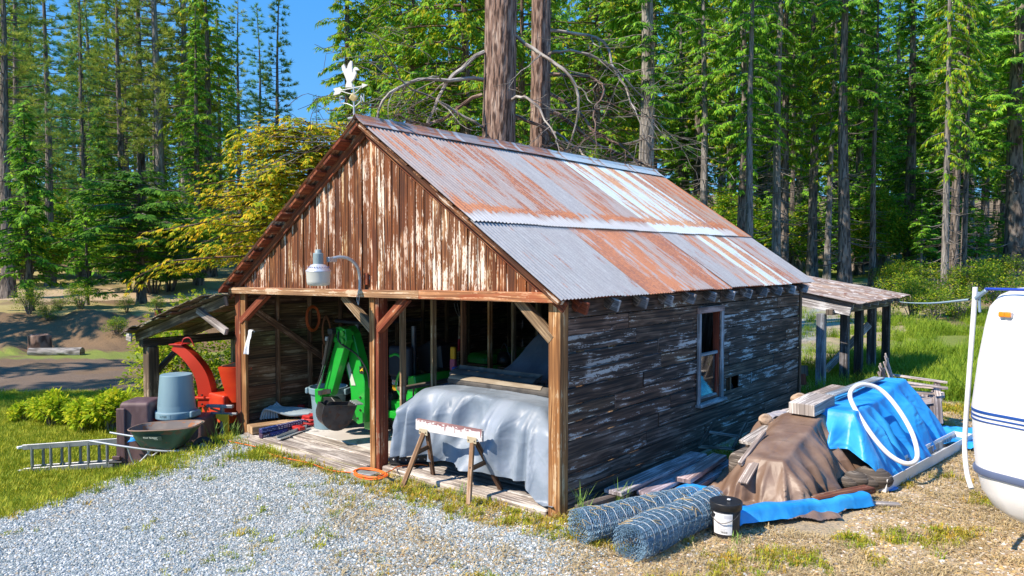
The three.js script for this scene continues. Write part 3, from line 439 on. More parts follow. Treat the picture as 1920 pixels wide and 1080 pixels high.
{ // sawhorse
  const t = thing('sawhorse', 'paint-spattered white sawhorse with brown legs in front of the covered car', 'sawhorse');
  const paint = wood(331, { dark: [0.36, 0.32, 0.31], mid: [0.62, 0.58, 0.56], pale: [0.78, 0.76, 0.74], peel: 0.3, peelCol: [0.80, 0.79, 0.78] });
  const drip = tex(256, 128, (u, v) => { const y = v, run = 0.12 + 0.75 * Math.pow(vn(u * 46, 0, 51, 46), 3), c = [0.24, 0.05, 0.055], w = lerp3([0.66, 0.63, 0.62], [0.78, 0.77, 0.76], vn(u * 30, v * 12, 8)); const top = y > 1 - 0.16 - 0.22 * (vn(u * 24, 3, 52, 24) - 0.3), d = y > 1 - run && vn(u * 60, 1, 53, 60) > 0.72; return lerp3(w, c, (top && vn(u * 40, v * 10, 54) > 0.42) || d ? 0.85 : 0.22 * sstep(0.55, 0.8, fbm(u * 20, v * 9, 57, 3))); });
  drip.wrapS = drip.wrapT = THREE.ClampToEdgeWrapping;
  const a = [-2.15, 0.73, 0.13], b = [-1.10, 0.715, 0.03]; obj('cross_beam', bar(a, b, 0.135, 0.04), paint, t);
  const A = V(...a), B = V(...b), X = B.clone().sub(A).normalize(), Z = X.clone().cross(V(0, 1, 0)).normalize();
  const side = (s) => { const L = 1.04, g = new THREE.PlaneGeometry(L, 0.128); if (s < 0) g.rotateY(Math.PI); return g.applyMatrix4(new THREE.Matrix4().makeBasis(X, V(0, 1, 0), Z).setPosition(A.clone().add(B).multiplyScalar(0.5).add(Z.clone().multiplyScalar(s * 0.0215)))); };
  obj('paint_runs', [side(1), side(-1)], new THREE.MeshStandardMaterial({ map: drip, roughness: 0.6 }), t);
  obj('spattered_top', bar([-2.13, 0.80, 0.128], [-1.12, 0.785, 0.032], 0.006, 0.041), tint(paint, 0.6, 0.34, 0.34), t);
  const legs = [[-2.0, 0.64, 0.145, -2.08, -0.02, 0.45, 1], [-1.98, 0.64, 0.10, -2.19, -0.01, -0.20, 0], [-1.24, 0.62, 0.07, -1.06, -0.03, 0.33, 1], [-1.22, 0.62, 0.02, -1.09, 0.0, -0.28, 0]];
  for (const [x, y, z, x2, y2, z2, l] of legs) obj('leg', bar([x, y, z], [x2, y2, z2], 0.036, 0.066, [0, 0, 1], 0.005), l ? tint(WD.stud, 0.85, 0.72, 0.66) : tint(WD.inner, 0.9, 0.8, 0.8), t);
  obj('stretcher', bar([-2.03, 0.4, 0.26], [-2.05, 0.44, -0.03], 0.06, 0.02), WD.inner, t); obj('stretcher', bar([-1.16, 0.34, 0.2], [-1.17, 0.37, -0.12], 0.06, 0.02), WD.inner, t);
  for (const [x, z] of [[-2.0, 0.143], [-1.24, 0.068]]) { const k = obj('bracket', [box(0.15, 0.075, 0.008, x, 0.655, z + 0.012, 0.002)], mottled(333, [0.42, 0.33, 0.2], [0.5, 0.42, 0.28], { rough: 0.6, scale: 4 }), t); for (const s of [-1, 1]) obj('bolt', new THREE.CylinderGeometry(0.008, 0.008, 0.01, 8).rotateX(Math.PI / 2).translate(x + s * 0.05, 0.65, z + 0.02), MT.steel, k); }
}
function roundCan(name, label, pos, o = {}) { // ribless dustbin with a thick rim and two grips
  const t = thing(name, label, 'trash can', pos, o.turn ?? 0), fl = o.flip ? -1 : 1, H = 0.69, Y = (y) => o.flip ? H - y : y;
  const pr = [[0.001, 0], [0.235, 0], [0.243, 0.012], [0.29, 0.57], [0.292, 0.575], [0.318, 0.58], [0.322, 0.60], [0.325, 0.675], [0.318, 0.69], [0.303, 0.69], [0.30, 0.66], [0.238, 0.03], [0.001, 0.025]].map(([r, y]) => [r, Y(y)]);
  if (fl < 0) pr.reverse(); obj('body', lathe(pr, 48), MT.canGrey, t);
  for (const s of [-1, 1]) obj('grip', rbox(0.05, 0.10, 0.24, 0.02, s * 0.345, Y(0.62), 0), MT.canGrey, t);
  if (o.text) { const tx = canvasTex(256, 64, (g, w, h) => { g.fillStyle = '#7fa0ad'; g.fillRect(0, 0, w, h); g.save(); g.translate(w / 2, h / 2); g.rotate(Math.PI); g.fillStyle = '#1c2a30'; g.font = 'bold 46px sans-serif'; g.textAlign = 'center'; g.textBaseline = 'middle'; g.fillText('BRUTE', 0, 2); g.restore(); }); obj('lettering', new THREE.CylinderGeometry(0.3265, 0.3265, 0.075, 12, 1, true, -0.36, 0.72).translate(0, Y(0.635), 0), new THREE.MeshStandardMaterial({ map: tx, roughness: 0.6 }), t); }
  return t;
}
roundCan('trash_can', 'upright blue-grey round trash can behind the digger bucket', [-5.58, 0.0, -1.06], { turn: 0.5 });
roundCan('trash_can', 'blue-grey round trash can in the dark under the green boom', [-5.7, 0.0, -2.0]);
{ // compact tractor with a folded backhoe, its rear towards us
  const t = thing('tractor', 'green compact tractor with folded backhoe parked in the left bay', 'tractor', [0.58, 0.02, 0.46]);
  const pz = (p, z, th) => prism(p, th, 0.008).translate(0, 0, z);
  const stick = obj('dipper_arm', pz([[-5.51, 1.71], [-5.40, 1.73], [-5.28, 1.70], [-5.25, 1.53], [-5.36, 1.27], [-5.64, 0.64], [-5.74, 0.58], [-5.82, 0.74], [-5.6, 1.31], [-5.53, 1.45], [-5.55, 1.57]], -1.25, 0.13), MT.green, t);
  for (const [x, y] of [[-5.45, 1.66], [-5.31, 1.64], [-5.31, 1.52], [-5.48, 1.53]]) obj('pin', new THREE.CylinderGeometry(0.045, 0.045, 0.2, 16).rotateX(Math.PI / 2).translate(x, y, -1.25), MT.green, stick);
  const boom = obj('boom', pz([[-5.42, 1.72], [-5.32, 1.62], [-5.17, 1.25], [-5.04, 0.88], [-5.04, 0.24], [-5.2, 0.19], [-5.34, 0.25], [-5.37, 0.68], [-5.4, 0.84], [-5.51, 1.09], [-5.41, 1.19], [-5.47, 1.45]], -1.45, 0.16), MT.green, t);
  obj('warning_plate', prism([[-5.46, 1.10], [-5.41, 1.16], [-5.24, 0.80], [-5.35, 0.79]], 0.008, 0.001).translate(0, 0, -1.362), flat(0.55, 0.62, 0.5, 0.4), boom);
  const bd = obj('badge', box(0.11, 0.11, 0.012, -5.085, 1.06, -1.362, 0.002), flat(0.02, 0.02, 0.02, 0.4), boom);
  obj('leaping_deer', prism([[-0.04, -0.02], [-0.02, 0.0], [0.0, 0.012], [0.02, 0.03], [0.038, 0.036], [0.03, 0.018], [0.034, 0.0], [0.044, -0.016], [0.03, -0.012], [0.016, -0.004], [-0.006, -0.01], [-0.02, -0.028], [-0.024, -0.012]], 0.006, 0).translate(-5.085, 1.06, -1.352), flat(0.8, 0.55, 0.02, 0.4), bd);
  obj('cylinder', rod([-5.51, 1.62, -1.12], [-5.72, 1.12, -1.12], 0.045, 16), MT.black, t); obj('piston_rod', rod([-5.70, 1.16, -1.12], [-5.92, 0.66, -1.12], 0.026, 12), tint(MT.chrome, 0.5, 0.55, 0.7), t);
  obj('cylinder_head', rbox(0.12, 0.1, 0.12, 0.02, -5.5, 1.66, -1.12), MT.black, t); obj('control_rod', rod([-5.73, 1.49, -1.18], [-5.89, 0.82, -1.18], 0.018, 10), MT.steel, t); obj('rod_knob', rod([-5.735, 1.5, -1.18], [-5.72, 1.56, -1.18], 0.03, 10), MT.galv, t);
  obj('hose', tube([[-5.4, 1.66, -1.16], [-5.35, 1.5, -1.14], [-5.12, 1.3, -1.3], [-4.95, 1.05, -1.36], [-4.9, 0.8, -1.36]], 0.014, 8), MT.black, t);
  const th = obj('thumb', pz([[-5.90, 0.70], [-5.70, 0.72], [-5.73, 0.60], [-5.76, 0.52], [-5.66, 0.40], [-5.76, 0.38], [-5.89, 0.51]], -1.12, 0.12), MT.green, t);
  obj('thumb_link', bar([-5.78, 0.66, -1.04], [-5.45, 0.73, -1.04], 0.075, 0.02), MT.steel, th);
  obj('bucket_link', pz([[-5.66, 0.6], [-5.46, 0.62], [-5.36, 0.56], [-5.5, 0.38], [-5.62, 0.36]], -1.12, 0.14), MT.black, t);
  { // bucket: a curved shell with two cheeks and teeth
    const arc = []; for (let i = 0; i <= 14; i++) { const q = Math.PI * (0.95 + i / 14 * 0.98); arc.push([Math.cos(q) * 0.235, Math.sin(q) * 0.235]); } arc.unshift([-0.2, 0.16]); arc.push([0.30, 0.12]);
    const inn = arc.map(([x, y]) => [x * 0.93, y * 0.93 + 0.01]).reverse(), M = new THREE.Matrix4().makeRotationY(1.18).setPosition(-5.10, 0.46, -0.84), W = 0.36;
    const b = obj('bucket', prism(arc.concat(inn), W, 0.003).applyMatrix4(M), MT.steel, t);
    for (const s of [-1, 1]) obj('cheek', prism(arc, 0.018, 0.003).translate(0, 0, s * (W / 2)).applyMatrix4(M), MT.steel, b);
    for (let i = 0; i < 4; i++) obj('tooth', box(0.12, 0.02, 0.05, 0.34, 0.135, -W / 2 + 0.05 + i * 0.1, 0.004).applyMatrix4(M), MT.galv, b);
    for (const s of [-1, 1]) obj('pin', new THREE.CylinderGeometry(0.035, 0.035, 0.03, 14).rotateX(Math.PI / 2).translate(-0.1, 0.16, s * 0.1).applyMatrix4(M), MT.steel, b);
  }
  obj('swing_post', [rbox(0.26, 0.34, 0.3, 0.03, -5.06, 0.26, -1.62), rbox(0.7, 0.12, 0.2, 0.02, -4.85, 0.32, -1.85)], MT.green, t);
  // body
  obj('chassis', [rbox(0.6, 0.36, 2.4, 0.04, -4.55, 0.5, -3.1), rbox(0.72, 0.34, 0.5, 0.03, -4.8, 0.36, -2.1)], MT.green, t);
  obj('mudguard', prism([[-4.52, 0.94], [-4.40, 0.95], [-4.36, 0.78], [-4.42, 0.41], [-4.50, 0.2], [-4.72, 0.16], [-4.72, 0.54], [-4.55, 0.6]], 0.55, 0.02).translate(0, 0, -2.1), MT.green, t);
  obj('reflector', box(0.05, 0.08, 0.012, -4.6, 0.28, -1.815, 0.003), MT.redDull, t);
  obj('hood', [rbox(0.56, 0.46, 1.4, 0.12, -4.75, 0.9, -4.35)], MT.green, t);
  obj('grab_rail', tube([[-4.92, 1.25, -1.8], [-4.78, 1.29, -1.8], [-4.66, 1.24, -1.8], [-4.64, 1.08, -1.8], [-4.74, 0.92, -1.8], [-4.76, 0.76, -1.8], [-4.6, 0.56, -1.8]], 0.022, 8, 40), MT.green, t);
  obj('seat_back', rbox(0.5, 0.52, 0.14, 0.06, -5.0, 1.12, -2.1).rotateX(0), flat(0.035, 0.045, 0.065, 0.5), t); obj('seat_cushion', rbox(0.5, 0.12, 0.45, 0.05, -5.0, 0.84, -2.3), flat(0.035, 0.045, 0.065, 0.5), t);
  obj('data_panel', box(0.14, 0.24, 0.02, -5.06, 0.7, -1.79, 0.004), flat(0.72, 0.73, 0.74, 0.5), t);
  const dm = canvasTex(64, 96, (g) => { g.fillStyle = '#d8d8d2'; g.fillRect(0, 0, 64, 40); g.fillStyle = '#c43'; g.fillRect(4, 4, 56, 9); g.fillStyle = '#333'; for (let i = 0; i < 4; i++) g.fillRect(6, 18 + i * 5, 50, 2); g.fillStyle = '#d9a520'; g.fillRect(0, 48, 64, 44); g.fillStyle = '#222'; for (let i = 0; i < 6; i++) g.fillRect(6, 54 + i * 6, 52, 2); });
  obj('decal', new THREE.PlaneGeometry(0.13, 0.17).translate(-4.8, 0.79, -1.795), new THREE.MeshStandardMaterial({ map: dm, roughness: 0.5 }), t);
  obj('roll_bar', [rod([-5.92, 0.6, -1.95], [-5.92, 1.7, -1.95], 0.045, 12), rod([-4.9, 0.6, -2.3], [-4.9, 1.7, -2.3], 0.045, 12)], tint(MT.steel, 1.2, 1.3, 1.5), t);
  obj('canopy', rbox(0.95, 0.06, 1.2, 0.03, -5.9, 1.74, -2.4), flat(0.03, 0.035, 0.045, 0.5), t);
  for (const [x, z, r, w] of [[-5.08, -2.15, 0.37, 0.26], [-4.02, -2.3, 0.37, 0.26], [-4.9, -4.3, 0.28, 0.2], [-4.1, -4.3, 0.28, 0.2]]) {
    const wh = sub('wheel', t); wh.position.set(x, r - 0.01, z); obj('tyre', lathe([[r * 0.55, -w / 2], [r * 0.9, -w / 2], [r, -w * 0.38], [r, w * 0.38], [r * 0.9, w / 2], [r * 0.55, w / 2]], 28).rotateZ(Math.PI / 2), MT.rubber, wh); obj('rim', new THREE.CylinderGeometry(r * 0.56, r * 0.56, w * 0.7, 20).rotateZ(Math.PI / 2), MT.yellow, wh);
    const lug = []; for (let i = 0; i < 18; i++) for (const s of [-1, 1]) { const q = (i + (s > 0 ? 0.5 : 0)) / 18 * Math.PI * 2; lug.push(box(w * 0.5, 0.035, 0.05, s * w * 0.22, 0, 0, 0.004).rotateY(s * 0.5).translate(0, r + 0.008, 0).rotateX(q)); } obj('tread', lug, MT.rubber, wh).userData.kind = 'stuff';
  }
  obj('loader_arm', bar([-4.35, 0.93, -2.2], [-4.2, 0.9, -4.2], 0.13, 0.07), MT.green, t);
  obj('exhaust_guard', prism([[-4.98, 1.3], [-4.7, 1.42], [-4.5, 1.36], [-4.46, 1.05], [-4.7, 0.95], [-4.95, 1.0]], 0.3, 0.04).translate(0, 0, -2.6), MT.black, t);
  for (const [x, y] of [[-5.13, 0.62], [-5.13, 0.42], [-5.20, 0.28], [-5.33, 1.0], [-5.36, 1.35]]) obj('bolt', new THREE.CylinderGeometry(0.018, 0.018, 0.02, 8).rotateX(Math.PI / 2).translate(x, y, -1.362), MT.steel, boom);
  obj('hose', tube([[-5.5, 1.6, -1.06], [-5.6, 1.35, -1.08], [-5.68, 1.1, -1.08], [-5.82, 0.8, -1.06]], 0.011, 6), MT.black, t);
  obj('lever', [rod([-5.2, 0.7, -1.72], [-5.22, 1.0, -1.7], 0.012, 8), rod([-5.1, 0.8, -1.72], [-5.09, 1.0, -1.7], 0.012, 8)], MT.black, t);
}
// things kept along the walls
const cord1 = (cx, cy, cz, rx, ry, n, seed, normal) => { const R = RNG(seed), p = []; for (let i = 0; i <= n * 14; i++) { const q = i / 14 * Math.PI * 2, k = 1 + 0.13 * (vn(i * 0.15, 0, seed) - 0.5) * 2, a = Math.cos(q) * rx * k + rr(-0.006, 0.006, R), b = Math.sin(q) * ry * k + rr(-0.006, 0.006, R), c = (vn(i * 0.3, 5, seed) - 0.5) * 0.05 + (normal === 'y' ? i * 0.0002 : 0); p.push(normal === 'y' ? V(cx + a, cy + c * 0.6, cz + b) : V(cx + c, cy + b, cz + a)); } return p; };
tag(obj('extension_cord', tube(cord1(-6.42, 1.77, -1.36, 0.13, 0.21, 9, 3, 'x'), 0.008, 6, 260), flat(0.55, 0.11, 0.02, 0.55)), 'orange extension cord hung in a coil on the left inside wall', 'cord');
tag(obj('rope', [tube(cord1(-6.38, 1.52, -1.62, 0.08, 0.26, 6, 8, 'x'), 0.008, 6, 160), tube([[-6.36, 1.3, -1.52], [-6.33, 0.9, -1.5], [-6.35, 0.45, -1.5]], 0.014, 6)], flat(0.33, 0.13, 0.055, 0.9)), 'brown rope hanging beside the coiled orange cord on the wall', 'rope');
{ const g = drape({ w: 0.045, d: 0.006, top: () => 0.32, hang: [0.012, 0.012, 0.05, 0.40], step: 0.012, flare: 0.05, fold: 0.05, freq: 24, seed: 5, ground: () => -1, wrinkle: 0.012, r: 0.02 }); tag(obj('bag', g.translate(-6.3, 1.34, -0.08), clothMat(341, [0.6, 0.62, 0.66], [0.74, 0.75, 0.78], 0.5)), 'white plastic bag hanging from the left knee brace', 'bag'); }
{ // clutter on the floor by the left wall
  const cart = (c1, c2, s) => canvasTex(512, 64, (g, w, h) => { g.fillStyle = c1; g.fillRect(0, 0, w, h); g.fillStyle = c2; g.fillRect(0, 0, w * 0.3, h); g.fillStyle = '#dfe4ee'; g.font = 'bold 20px sans-serif'; const R = RNG(s); for (let x = w * 0.32; x < w - 12; x += 16 + R() * 10) { g.fillRect(x, 10 + R() * 8, 8 + R() * 8, 10); g.fillRect(x, 34 + R() * 6, 6 + R() * 10, 8); } g.fillStyle = '#8d9ed0'; for (let i = 0; i < 8; i++) g.fillRect(14 + i * 16, 18 + (i % 3) * 9, 11, 8); });
  const long = (name, label, a, b, h, w, m) => tag(obj(name, bar(a, b, h, w), m), label, name === 'timber_block' ? 'timber' : 'carton');
  tag(obj('timber_block', bar([-6.2, 0.055, 0.04], [-5.95, 0.05, -1.0], 0.13, 0.26, [0, 1, 0], 0.01), tint(WD.stud, 1.4, 1.3, 1.2)), 'thick pale timber block on the floor by the left post', 'timber');
  [['#16408f', '#14306f', 1, 0.04, 'upper'], ['#1b4aa0', '#12348a', 2, -0.04, 'lower']].forEach(([a, b, s, dy, w], i) => { const m = new THREE.MeshStandardMaterial({ map: cart(s === 1 ? '#3a3668' : '#4a3550', b, s), roughness: 0.5 }); m.map.wrapS = m.map.wrapT = THREE.RepeatWrapping; m.map.repeat.set(0.9, 12); tag(obj('carton', bar([-5.83, 0.05 + dy, 0.07], [-5.9, 0.06 + dy, -1.02], 0.07, 0.09), m), `${w} of two long blue printed cartons beside the pale timber block`, 'carton'); void a; });
  tag(obj('channel_iron', [bar([-5.45, 0.035, 0.02], [-5.72, 0.05, -0.72], 0.055, 0.012), bar([-5.41, 0.012, 0.01], [-5.68, 0.02, -0.74], 0.012, 0.07)], MT.galv), 'grey steel channel lying by the red cables on the floor', 'steel channel');
  const R = RNG(44), loops = []; for (let k = 0; k < 5; k++) { const c = V(-5.75 - R() * 0.25, 0.05 + 0.02 * k, -0.62 - R() * 0.45); loops.push(tube(cord1(c.x, c.y, c.z, 0.17 + 0.08 * R(), 0.11 + 0.05 * R(), 2, 60 + k, 'y'), 0.012, 6, 40)); } tag(obj('cable', loops, MT.redDull), 'tangle of red cables on the floor beside the trash can', 'cable');
  tag(obj('red_tray', [rbox(0.34, 0.05, 0.2, 0.015, -5.92, 0.13, -0.9).rotateX(0.05), rbox(0.26, 0.06, 0.12, 0.02, -5.72, 0.05, -0.55)], MT.redDull), 'red metal tray among the red cables on the floor', 'tray');
  const js = thing('jack_stand', 'small red jack stand standing by the left wall', 'jack stand', [-6.35, 0, -1.05], 0.4); for (const [x, z] of [[-1, -1], [1, -1], [1, 1], [-1, 1]]) obj('leg', bar([x * 0.09, 0.0, z * 0.09], [x * 0.025, 0.2, z * 0.025], 0.02, 0.035, [0, 0, 1]), MT.redDull, js); obj('saddle', rbox(0.11, 0.08, 0.06, 0.01, 0, 0.24, 0), MT.redDull, js);
  const st = []; for (let i = 0; i < 7; i++) { const z = -0.35 - i * 0.04; st.push(tube([[-6.5 + 0.02 * i, 0.12, z], [-6.45, 0.27 + 0.015 * i, z - 0.03], [-6.35, 0.29, z - 0.08], [-6.1, 0.20 + 0.012 * i, z - 0.28], [-5.9, 0.19 + 0.02 * R(), z - 0.5 - 0.1 * R()]], 0.022, 6, 24)); } tag(obj('straps', st, mottled(344, [0.24, 0.33, 0.38], [0.38, 0.46, 0.5], { rough: 0.7, scale: 6 })), 'bundle of grey-blue straps draped over the pale timber block', 'straps');
  const ab = thing('angle_bracket', 'black punched steel bracket lying on the sill by the middle post', 'bracket', [-2.86, 0.03, -0.22], 0.5); obj('flange', [box(0.3, 0.09, 0.008, 0, 0.045, 0, 0.002), box(0.3, 0.008, 0.07, 0, 0.004, 0.035, 0.002)], MT.black, ab); for (let i = -1; i <= 1; i++) obj('bolt_hole', new THREE.CylinderGeometry(0.012, 0.012, 0.012, 12).rotateX(Math.PI / 2).translate(i * 0.09, 0.05, 0.001), flat(0.5, 0.5, 0.5, 0.7), ab);
  copyOf(ab, 'second black punched bracket farther in beside the grey cover', [-2.62, 0.03, -0.46], 0.7);
}
{ // beyond the stud row
  const pf = thing('hay_fork', 'long-handled fork with a red band leaning inside the barn', 'fork', [0, 0, 0]); obj('handle', rod([-3.95, 1.86, -2.55], [-3.7, 0.2, -2.2], 0.018, 10), WD.stud, pf); obj('band', rod([-3.893, 1.48, -2.47], [-3.862, 1.28, -2.427], 0.021, 10), MT.redDull, pf); for (let i = -1; i <= 1; i++) obj('tine', tube([[-3.95, 1.84, -2.55], [-3.95 + i * 0.06, 1.93, -2.53], [-3.96 + i * 0.075, 2.08, -2.5]], 0.008, 6), MT.steel, pf);
  const bt = thing('spray_bottle', 'yellow and pink container standing on the shelf rail inside', 'bottle', [-3.62, 1.03, -2.05]); obj('upper', rbox(0.10, 0.2, 0.06, 0.02, 0, 0.28, 0), MT.yellow, bt); obj('lower', rbox(0.11, 0.19, 0.07, 0.02, 0, 0.09, 0), flat(0.5, 0.12, 0.2, 0.5), bt);
  const gb = thing('round_bin', 'dark green round bin with a yellow rim at the back', 'bin', [-3.95, 0.0, -4.9]); obj('body', lathe([[0.001, 0], [0.3, 0], [0.28, 0.98]], 32), flat(0.015, 0.09, 0.03, 0.5), gb); obj('rim', lathe([[0.281, 0.92], [0.3, 0.93], [0.3, 1.0], [0.27, 1.0], [0.26, 0.9]], 32), MT.yellow, gb); obj('lid', new THREE.CylinderGeometry(0.268, 0.268, 0.01, 28).translate(0, 0.97, 0), flat(0.015, 0.09, 0.03, 0.5), gb);
  const wb = thing('work_bench', 'dark plank bench standing behind the stud row', 'bench'); obj('top', bar([-4.4, 0.95, -3.4], [-3.2, 0.95, -3.4], 0.05, 0.5), WD.inner, wb); for (const x of [-4.3, -3.3]) obj('leg', bar([x, 0, -3.2], [x, 0.93, -3.2], 0.08, 0.08, [0, 0, 1]), WD.inner, wb);
  tag(obj('blue_box', [rbox(0.26, 0.09, 0.16, 0.02, -3.33, 1.08, -1.92), rbox(0.24, 0.03, 0.14, 0.01, -3.33, 1.03, -1.92)], flat(0.02, 0.08, 0.5, 0.5)), 'small blue box on the shelf rail between two studs', 'box');
  tag(obj('kettle', [lathe([[0.001, 0], [0.13, 0], [0.14, 0.08], [0.1, 0.2], [0.001, 0.22]], 24).translate(-3.6, 1.0, -3.3), tube([[-3.72, 1.15, -3.3], [-3.6, 1.36, -3.3], [-3.48, 1.15, -3.3]], 0.01, 6)], MT.steel), 'dark metal kettle on the bench behind the studs', 'kettle');
  tag(obj('plank', bar([-2.9, 0.3, -6.9], [-3.05, 2.3, -7.4], 0.03, 0.2, [0, 0, 1]), WD.stud), 'loose plank leaning on the dark rear wall', 'plank');
  tag(obj('ply_sheet', bar([-1.75, 0.6, -7.1], [-1.75, 2.1, -7.42], 0.02, 0.32, [0, 0, 1]), tint(WD.grey, 0.6, 0.65, 0.75)), 'grey sheet of plywood leaning on the rear wall above the car', 'plywood');
  for (const [i, x, w] of [[0, -3.22, 'nearer'], [1, -3.24, 'farther']]) tag(obj('hose', tube([[x, 1.0, -0.85 - i * 0.35], [x - 0.1, 0.85, -0.9 - i * 0.35], [x - 0.08, 0.45, -0.9 - i * 0.3], [x + 0.02, 0.1, -0.8 - i * 0.3]], 0.014, 8), MT.rubber), `${w} of two black hoses hanging off the shelf rail`, 'hose');
}
{ // cord on the ground in front
  const p = cord1(-2.78, 0.02, 0.36, 0.26, 0.15, 8, 77, 'y'); tag(obj('extension_cord', [tube(p, 0.009, 6, 240), tube([[-2.6, 0.03, 0.4], [-2.66, 0.04, 0.1], [-2.75, 0.03, -0.1], [-2.62, 0.03, -0.35], [-2.5, 0.02, -0.4]], 0.008, 6), tube([[-3.0, 0.02, 0.45], [-3.4, -0.0, 0.55], [-3.9, -0.0, 0.52], [-4.6, 0.0, 0.6], [-5.2, 0.0, 0.5], [-5.7, 0.0, 0.56], [-6.2, -0.02, 0.5]].map(([x, y, z]) => [x, gy(x, z) + 0.02, z]), 0.008, 6, 60)], MT.orange), 'orange extension cord coiled on the gravel below the middle post', 'cord');
  tag(obj('flashing', [bar([-3.02, 0.03, 0.42], [-2.72, 0.03, 0.34], 0.006, 0.16), bar([-3.0, 0.0, 0.5], [-2.7, 0.0, 0.42], 0.08, 0.006)], MT.galv), 'bent piece of grey metal flashing at the foot of the sill', 'flashing');
}
// ---------------------------------------------------------------- yard lamp and weather vane
{
  const t = thing('yard_lamp', 'grey yard lamp with white refractor on a curved arm over the opening', 'lamp');
  obj('arm', tube([[-3.33, 2.36, 0.07], [-3.33, 2.58, 0.07], [-3.32, 2.72, 0.12], [-3.35, 2.82, 0.22], [-3.40, 2.85, 0.34], [-3.46, 2.82, 0.48]], 0.023, 10, 40), MT.galv, t); obj('clamp', rbox(0.06, 0.07, 0.14, 0.015, -3.45, 2.815, 0.44), MT.galv, t);
  const hd = lathe([[0.001, 0.33], [0.03, 0.33], [0.04, 0.315], [0.042, 0.285], [0.066, 0.28], [0.068, 0.27], [0.068, 0.14], [0.06, 0.135]], 28).translate(-3.5, 2.62, 0.62); obj('ballast_housing', hd, mottled(351, [0.20, 0.28, 0.31], [0.27, 0.35, 0.37], { rough: 0.5, scale: 4 }), t);
  obj('reflector', lathe([[0.062, 0.14], [0.10, 0.125], [0.155, 0.06], [0.166, 0.05], [0.166, 0.038]], 36).translate(-3.5, 2.62, 0.62), flat(0.72, 0.72, 0.76, 0.35, 0.5), t);
  const slots = []; for (let i = 0; i < 24; i++) { const q = i / 24 * Math.PI * 2; slots.push(box(0.012, 0.006, 0.05, 0, 0.096, 0.126, 0.002).rotateY(q)); } obj('vent_slots', slots.map((g) => g.translate(-3.5, 2.622, 0.62)), flat(0.15, 0.14, 0.3, 0.6), t).userData.kind = 'stuff';
  obj('refractor', lathe([[0.163, 0.04], [0.158, 0.0], [0.152, -0.09], [0.148, -0.135], [0.10, -0.15], [0.001, -0.152]], 36).translate(-3.5, 2.62, 0.62), new THREE.MeshPhysicalMaterial({ color: new THREE.Color().setRGB(0.72, 0.73, 0.68), roughness: 0.55, transmission: 0.35 }), t);
  obj('wire', tube([[-3.33, 2.37, 0.10], [-3.345, 2.28, 0.11], [-3.325, 2.2, 0.10], [-3.31, 2.27, 0.10], [-3.30, 2.33, 0.105]], 0.003, 5, 30), MT.white, t);
  obj('wall_plate', box(0.08, 0.16, 0.03, -3.25, 2.55, 0.02), WD.postRed, t);
}
{
  const t = thing('weather_vane', 'white weather vane with a heron taking off above the gable', 'weather vane'), w = flat(0.58, 0.58, 0.57, 0.5);
  obj('bird', prism([[-3.33, 5.38], [-3.38, 5.42], [-3.42, 5.43], [-3.45, 5.41], [-3.45, 5.38], [-3.47, 5.36], [-3.48, 5.44], [-3.48, 5.52], [-3.51, 5.53], [-3.55, 5.5], [-3.58, 5.45], [-3.61, 5.43], [-3.64, 5.48], [-3.66, 5.51], [-3.7, 5.49], [-3.69, 5.44], [-3.65, 5.38], [-3.61, 5.31], [-3.59, 5.26], [-3.61, 5.23], [-3.62, 5.19], [-3.48, 5.17], [-3.48, 5.2], [-3.5, 5.24], [-3.43, 5.28], [-3.39, 5.34], [-3.41, 5.39]], 0.022, 0.005).translate(0, 0, 0.05), w, t);
  obj('arrow', [rod([-3.78, 5.165, 0.05], [-3.25, 5.155, 0.05], 0.009, 8), prism([[-3.27, 5.19], [-3.15, 5.155], [-3.27, 5.13]], 0.012, 0.003).translate(0, 0, 0.05), prism([[-3.9, 5.21], [-3.86, 5.17], [-3.9, 5.12], [-3.76, 5.12], [-3.7, 5.165], [-3.76, 5.21]], 0.012, 0.003).translate(0, 0, 0.05), tube([[-3.72, 5.15, 0.05], [-3.46, 5.08, 0.05], [-3.28, 5.15, 0.05]], 0.007, 6)], w, t);
  obj('ornament', box(0.085, 0.085, 0.085, 0, 0, 0, 0.012).rotateX(0.6).rotateZ(0.78).translate(-3.455, 5.03, 0.05), flat(0.72, 0.55, 0.25, 0.4), t);
  obj('pole', rod([-3.448, 4.70, 0.05], [-3.452, 5.2, 0.05], 0.013, 10), MT.galv, t); obj('foot', rbox(0.16, 0.03, 0.18, 0.01, -3.40, 4.735, 0.05).rotateZ(0), MT.galv, t);
  const E = [box(0.014, 0.11, 0.012, 0, 0, 0, 0.002), ...[-1, 0, 1].map((k) => box(0.06, 0.014, 0.012, 0.03, k * 0.048, 0, 0.002))].map((g) => g.translate(-3.70, 5.02, 0.09)); obj('letter_east', E, MT.galv, t);
  const N = [box(0.014, 0.11, 0.012, -0.03, 0, 0, 0.002), box(0.014, 0.11, 0.012, 0.03, 0, 0, 0.002), bar([-0.03, 0.05, 0], [0.03, -0.05, 0], 0.014, 0.012)].map((g) => g.translate(-3.33, 5.01, 0.0)); obj('letter_north', N, MT.galv, t);
  obj('arms', [tube([[-3.66, 4.975, 0.09], [-3.55, 4.95, 0.07], [-3.45, 4.9, 0.05]], 0.007, 6), tube([[-3.36, 4.97, 0.01], [-3.40, 4.93, 0.03], [-3.45, 4.9, 0.05]], 0.007, 6)], MT.galv, t);
}

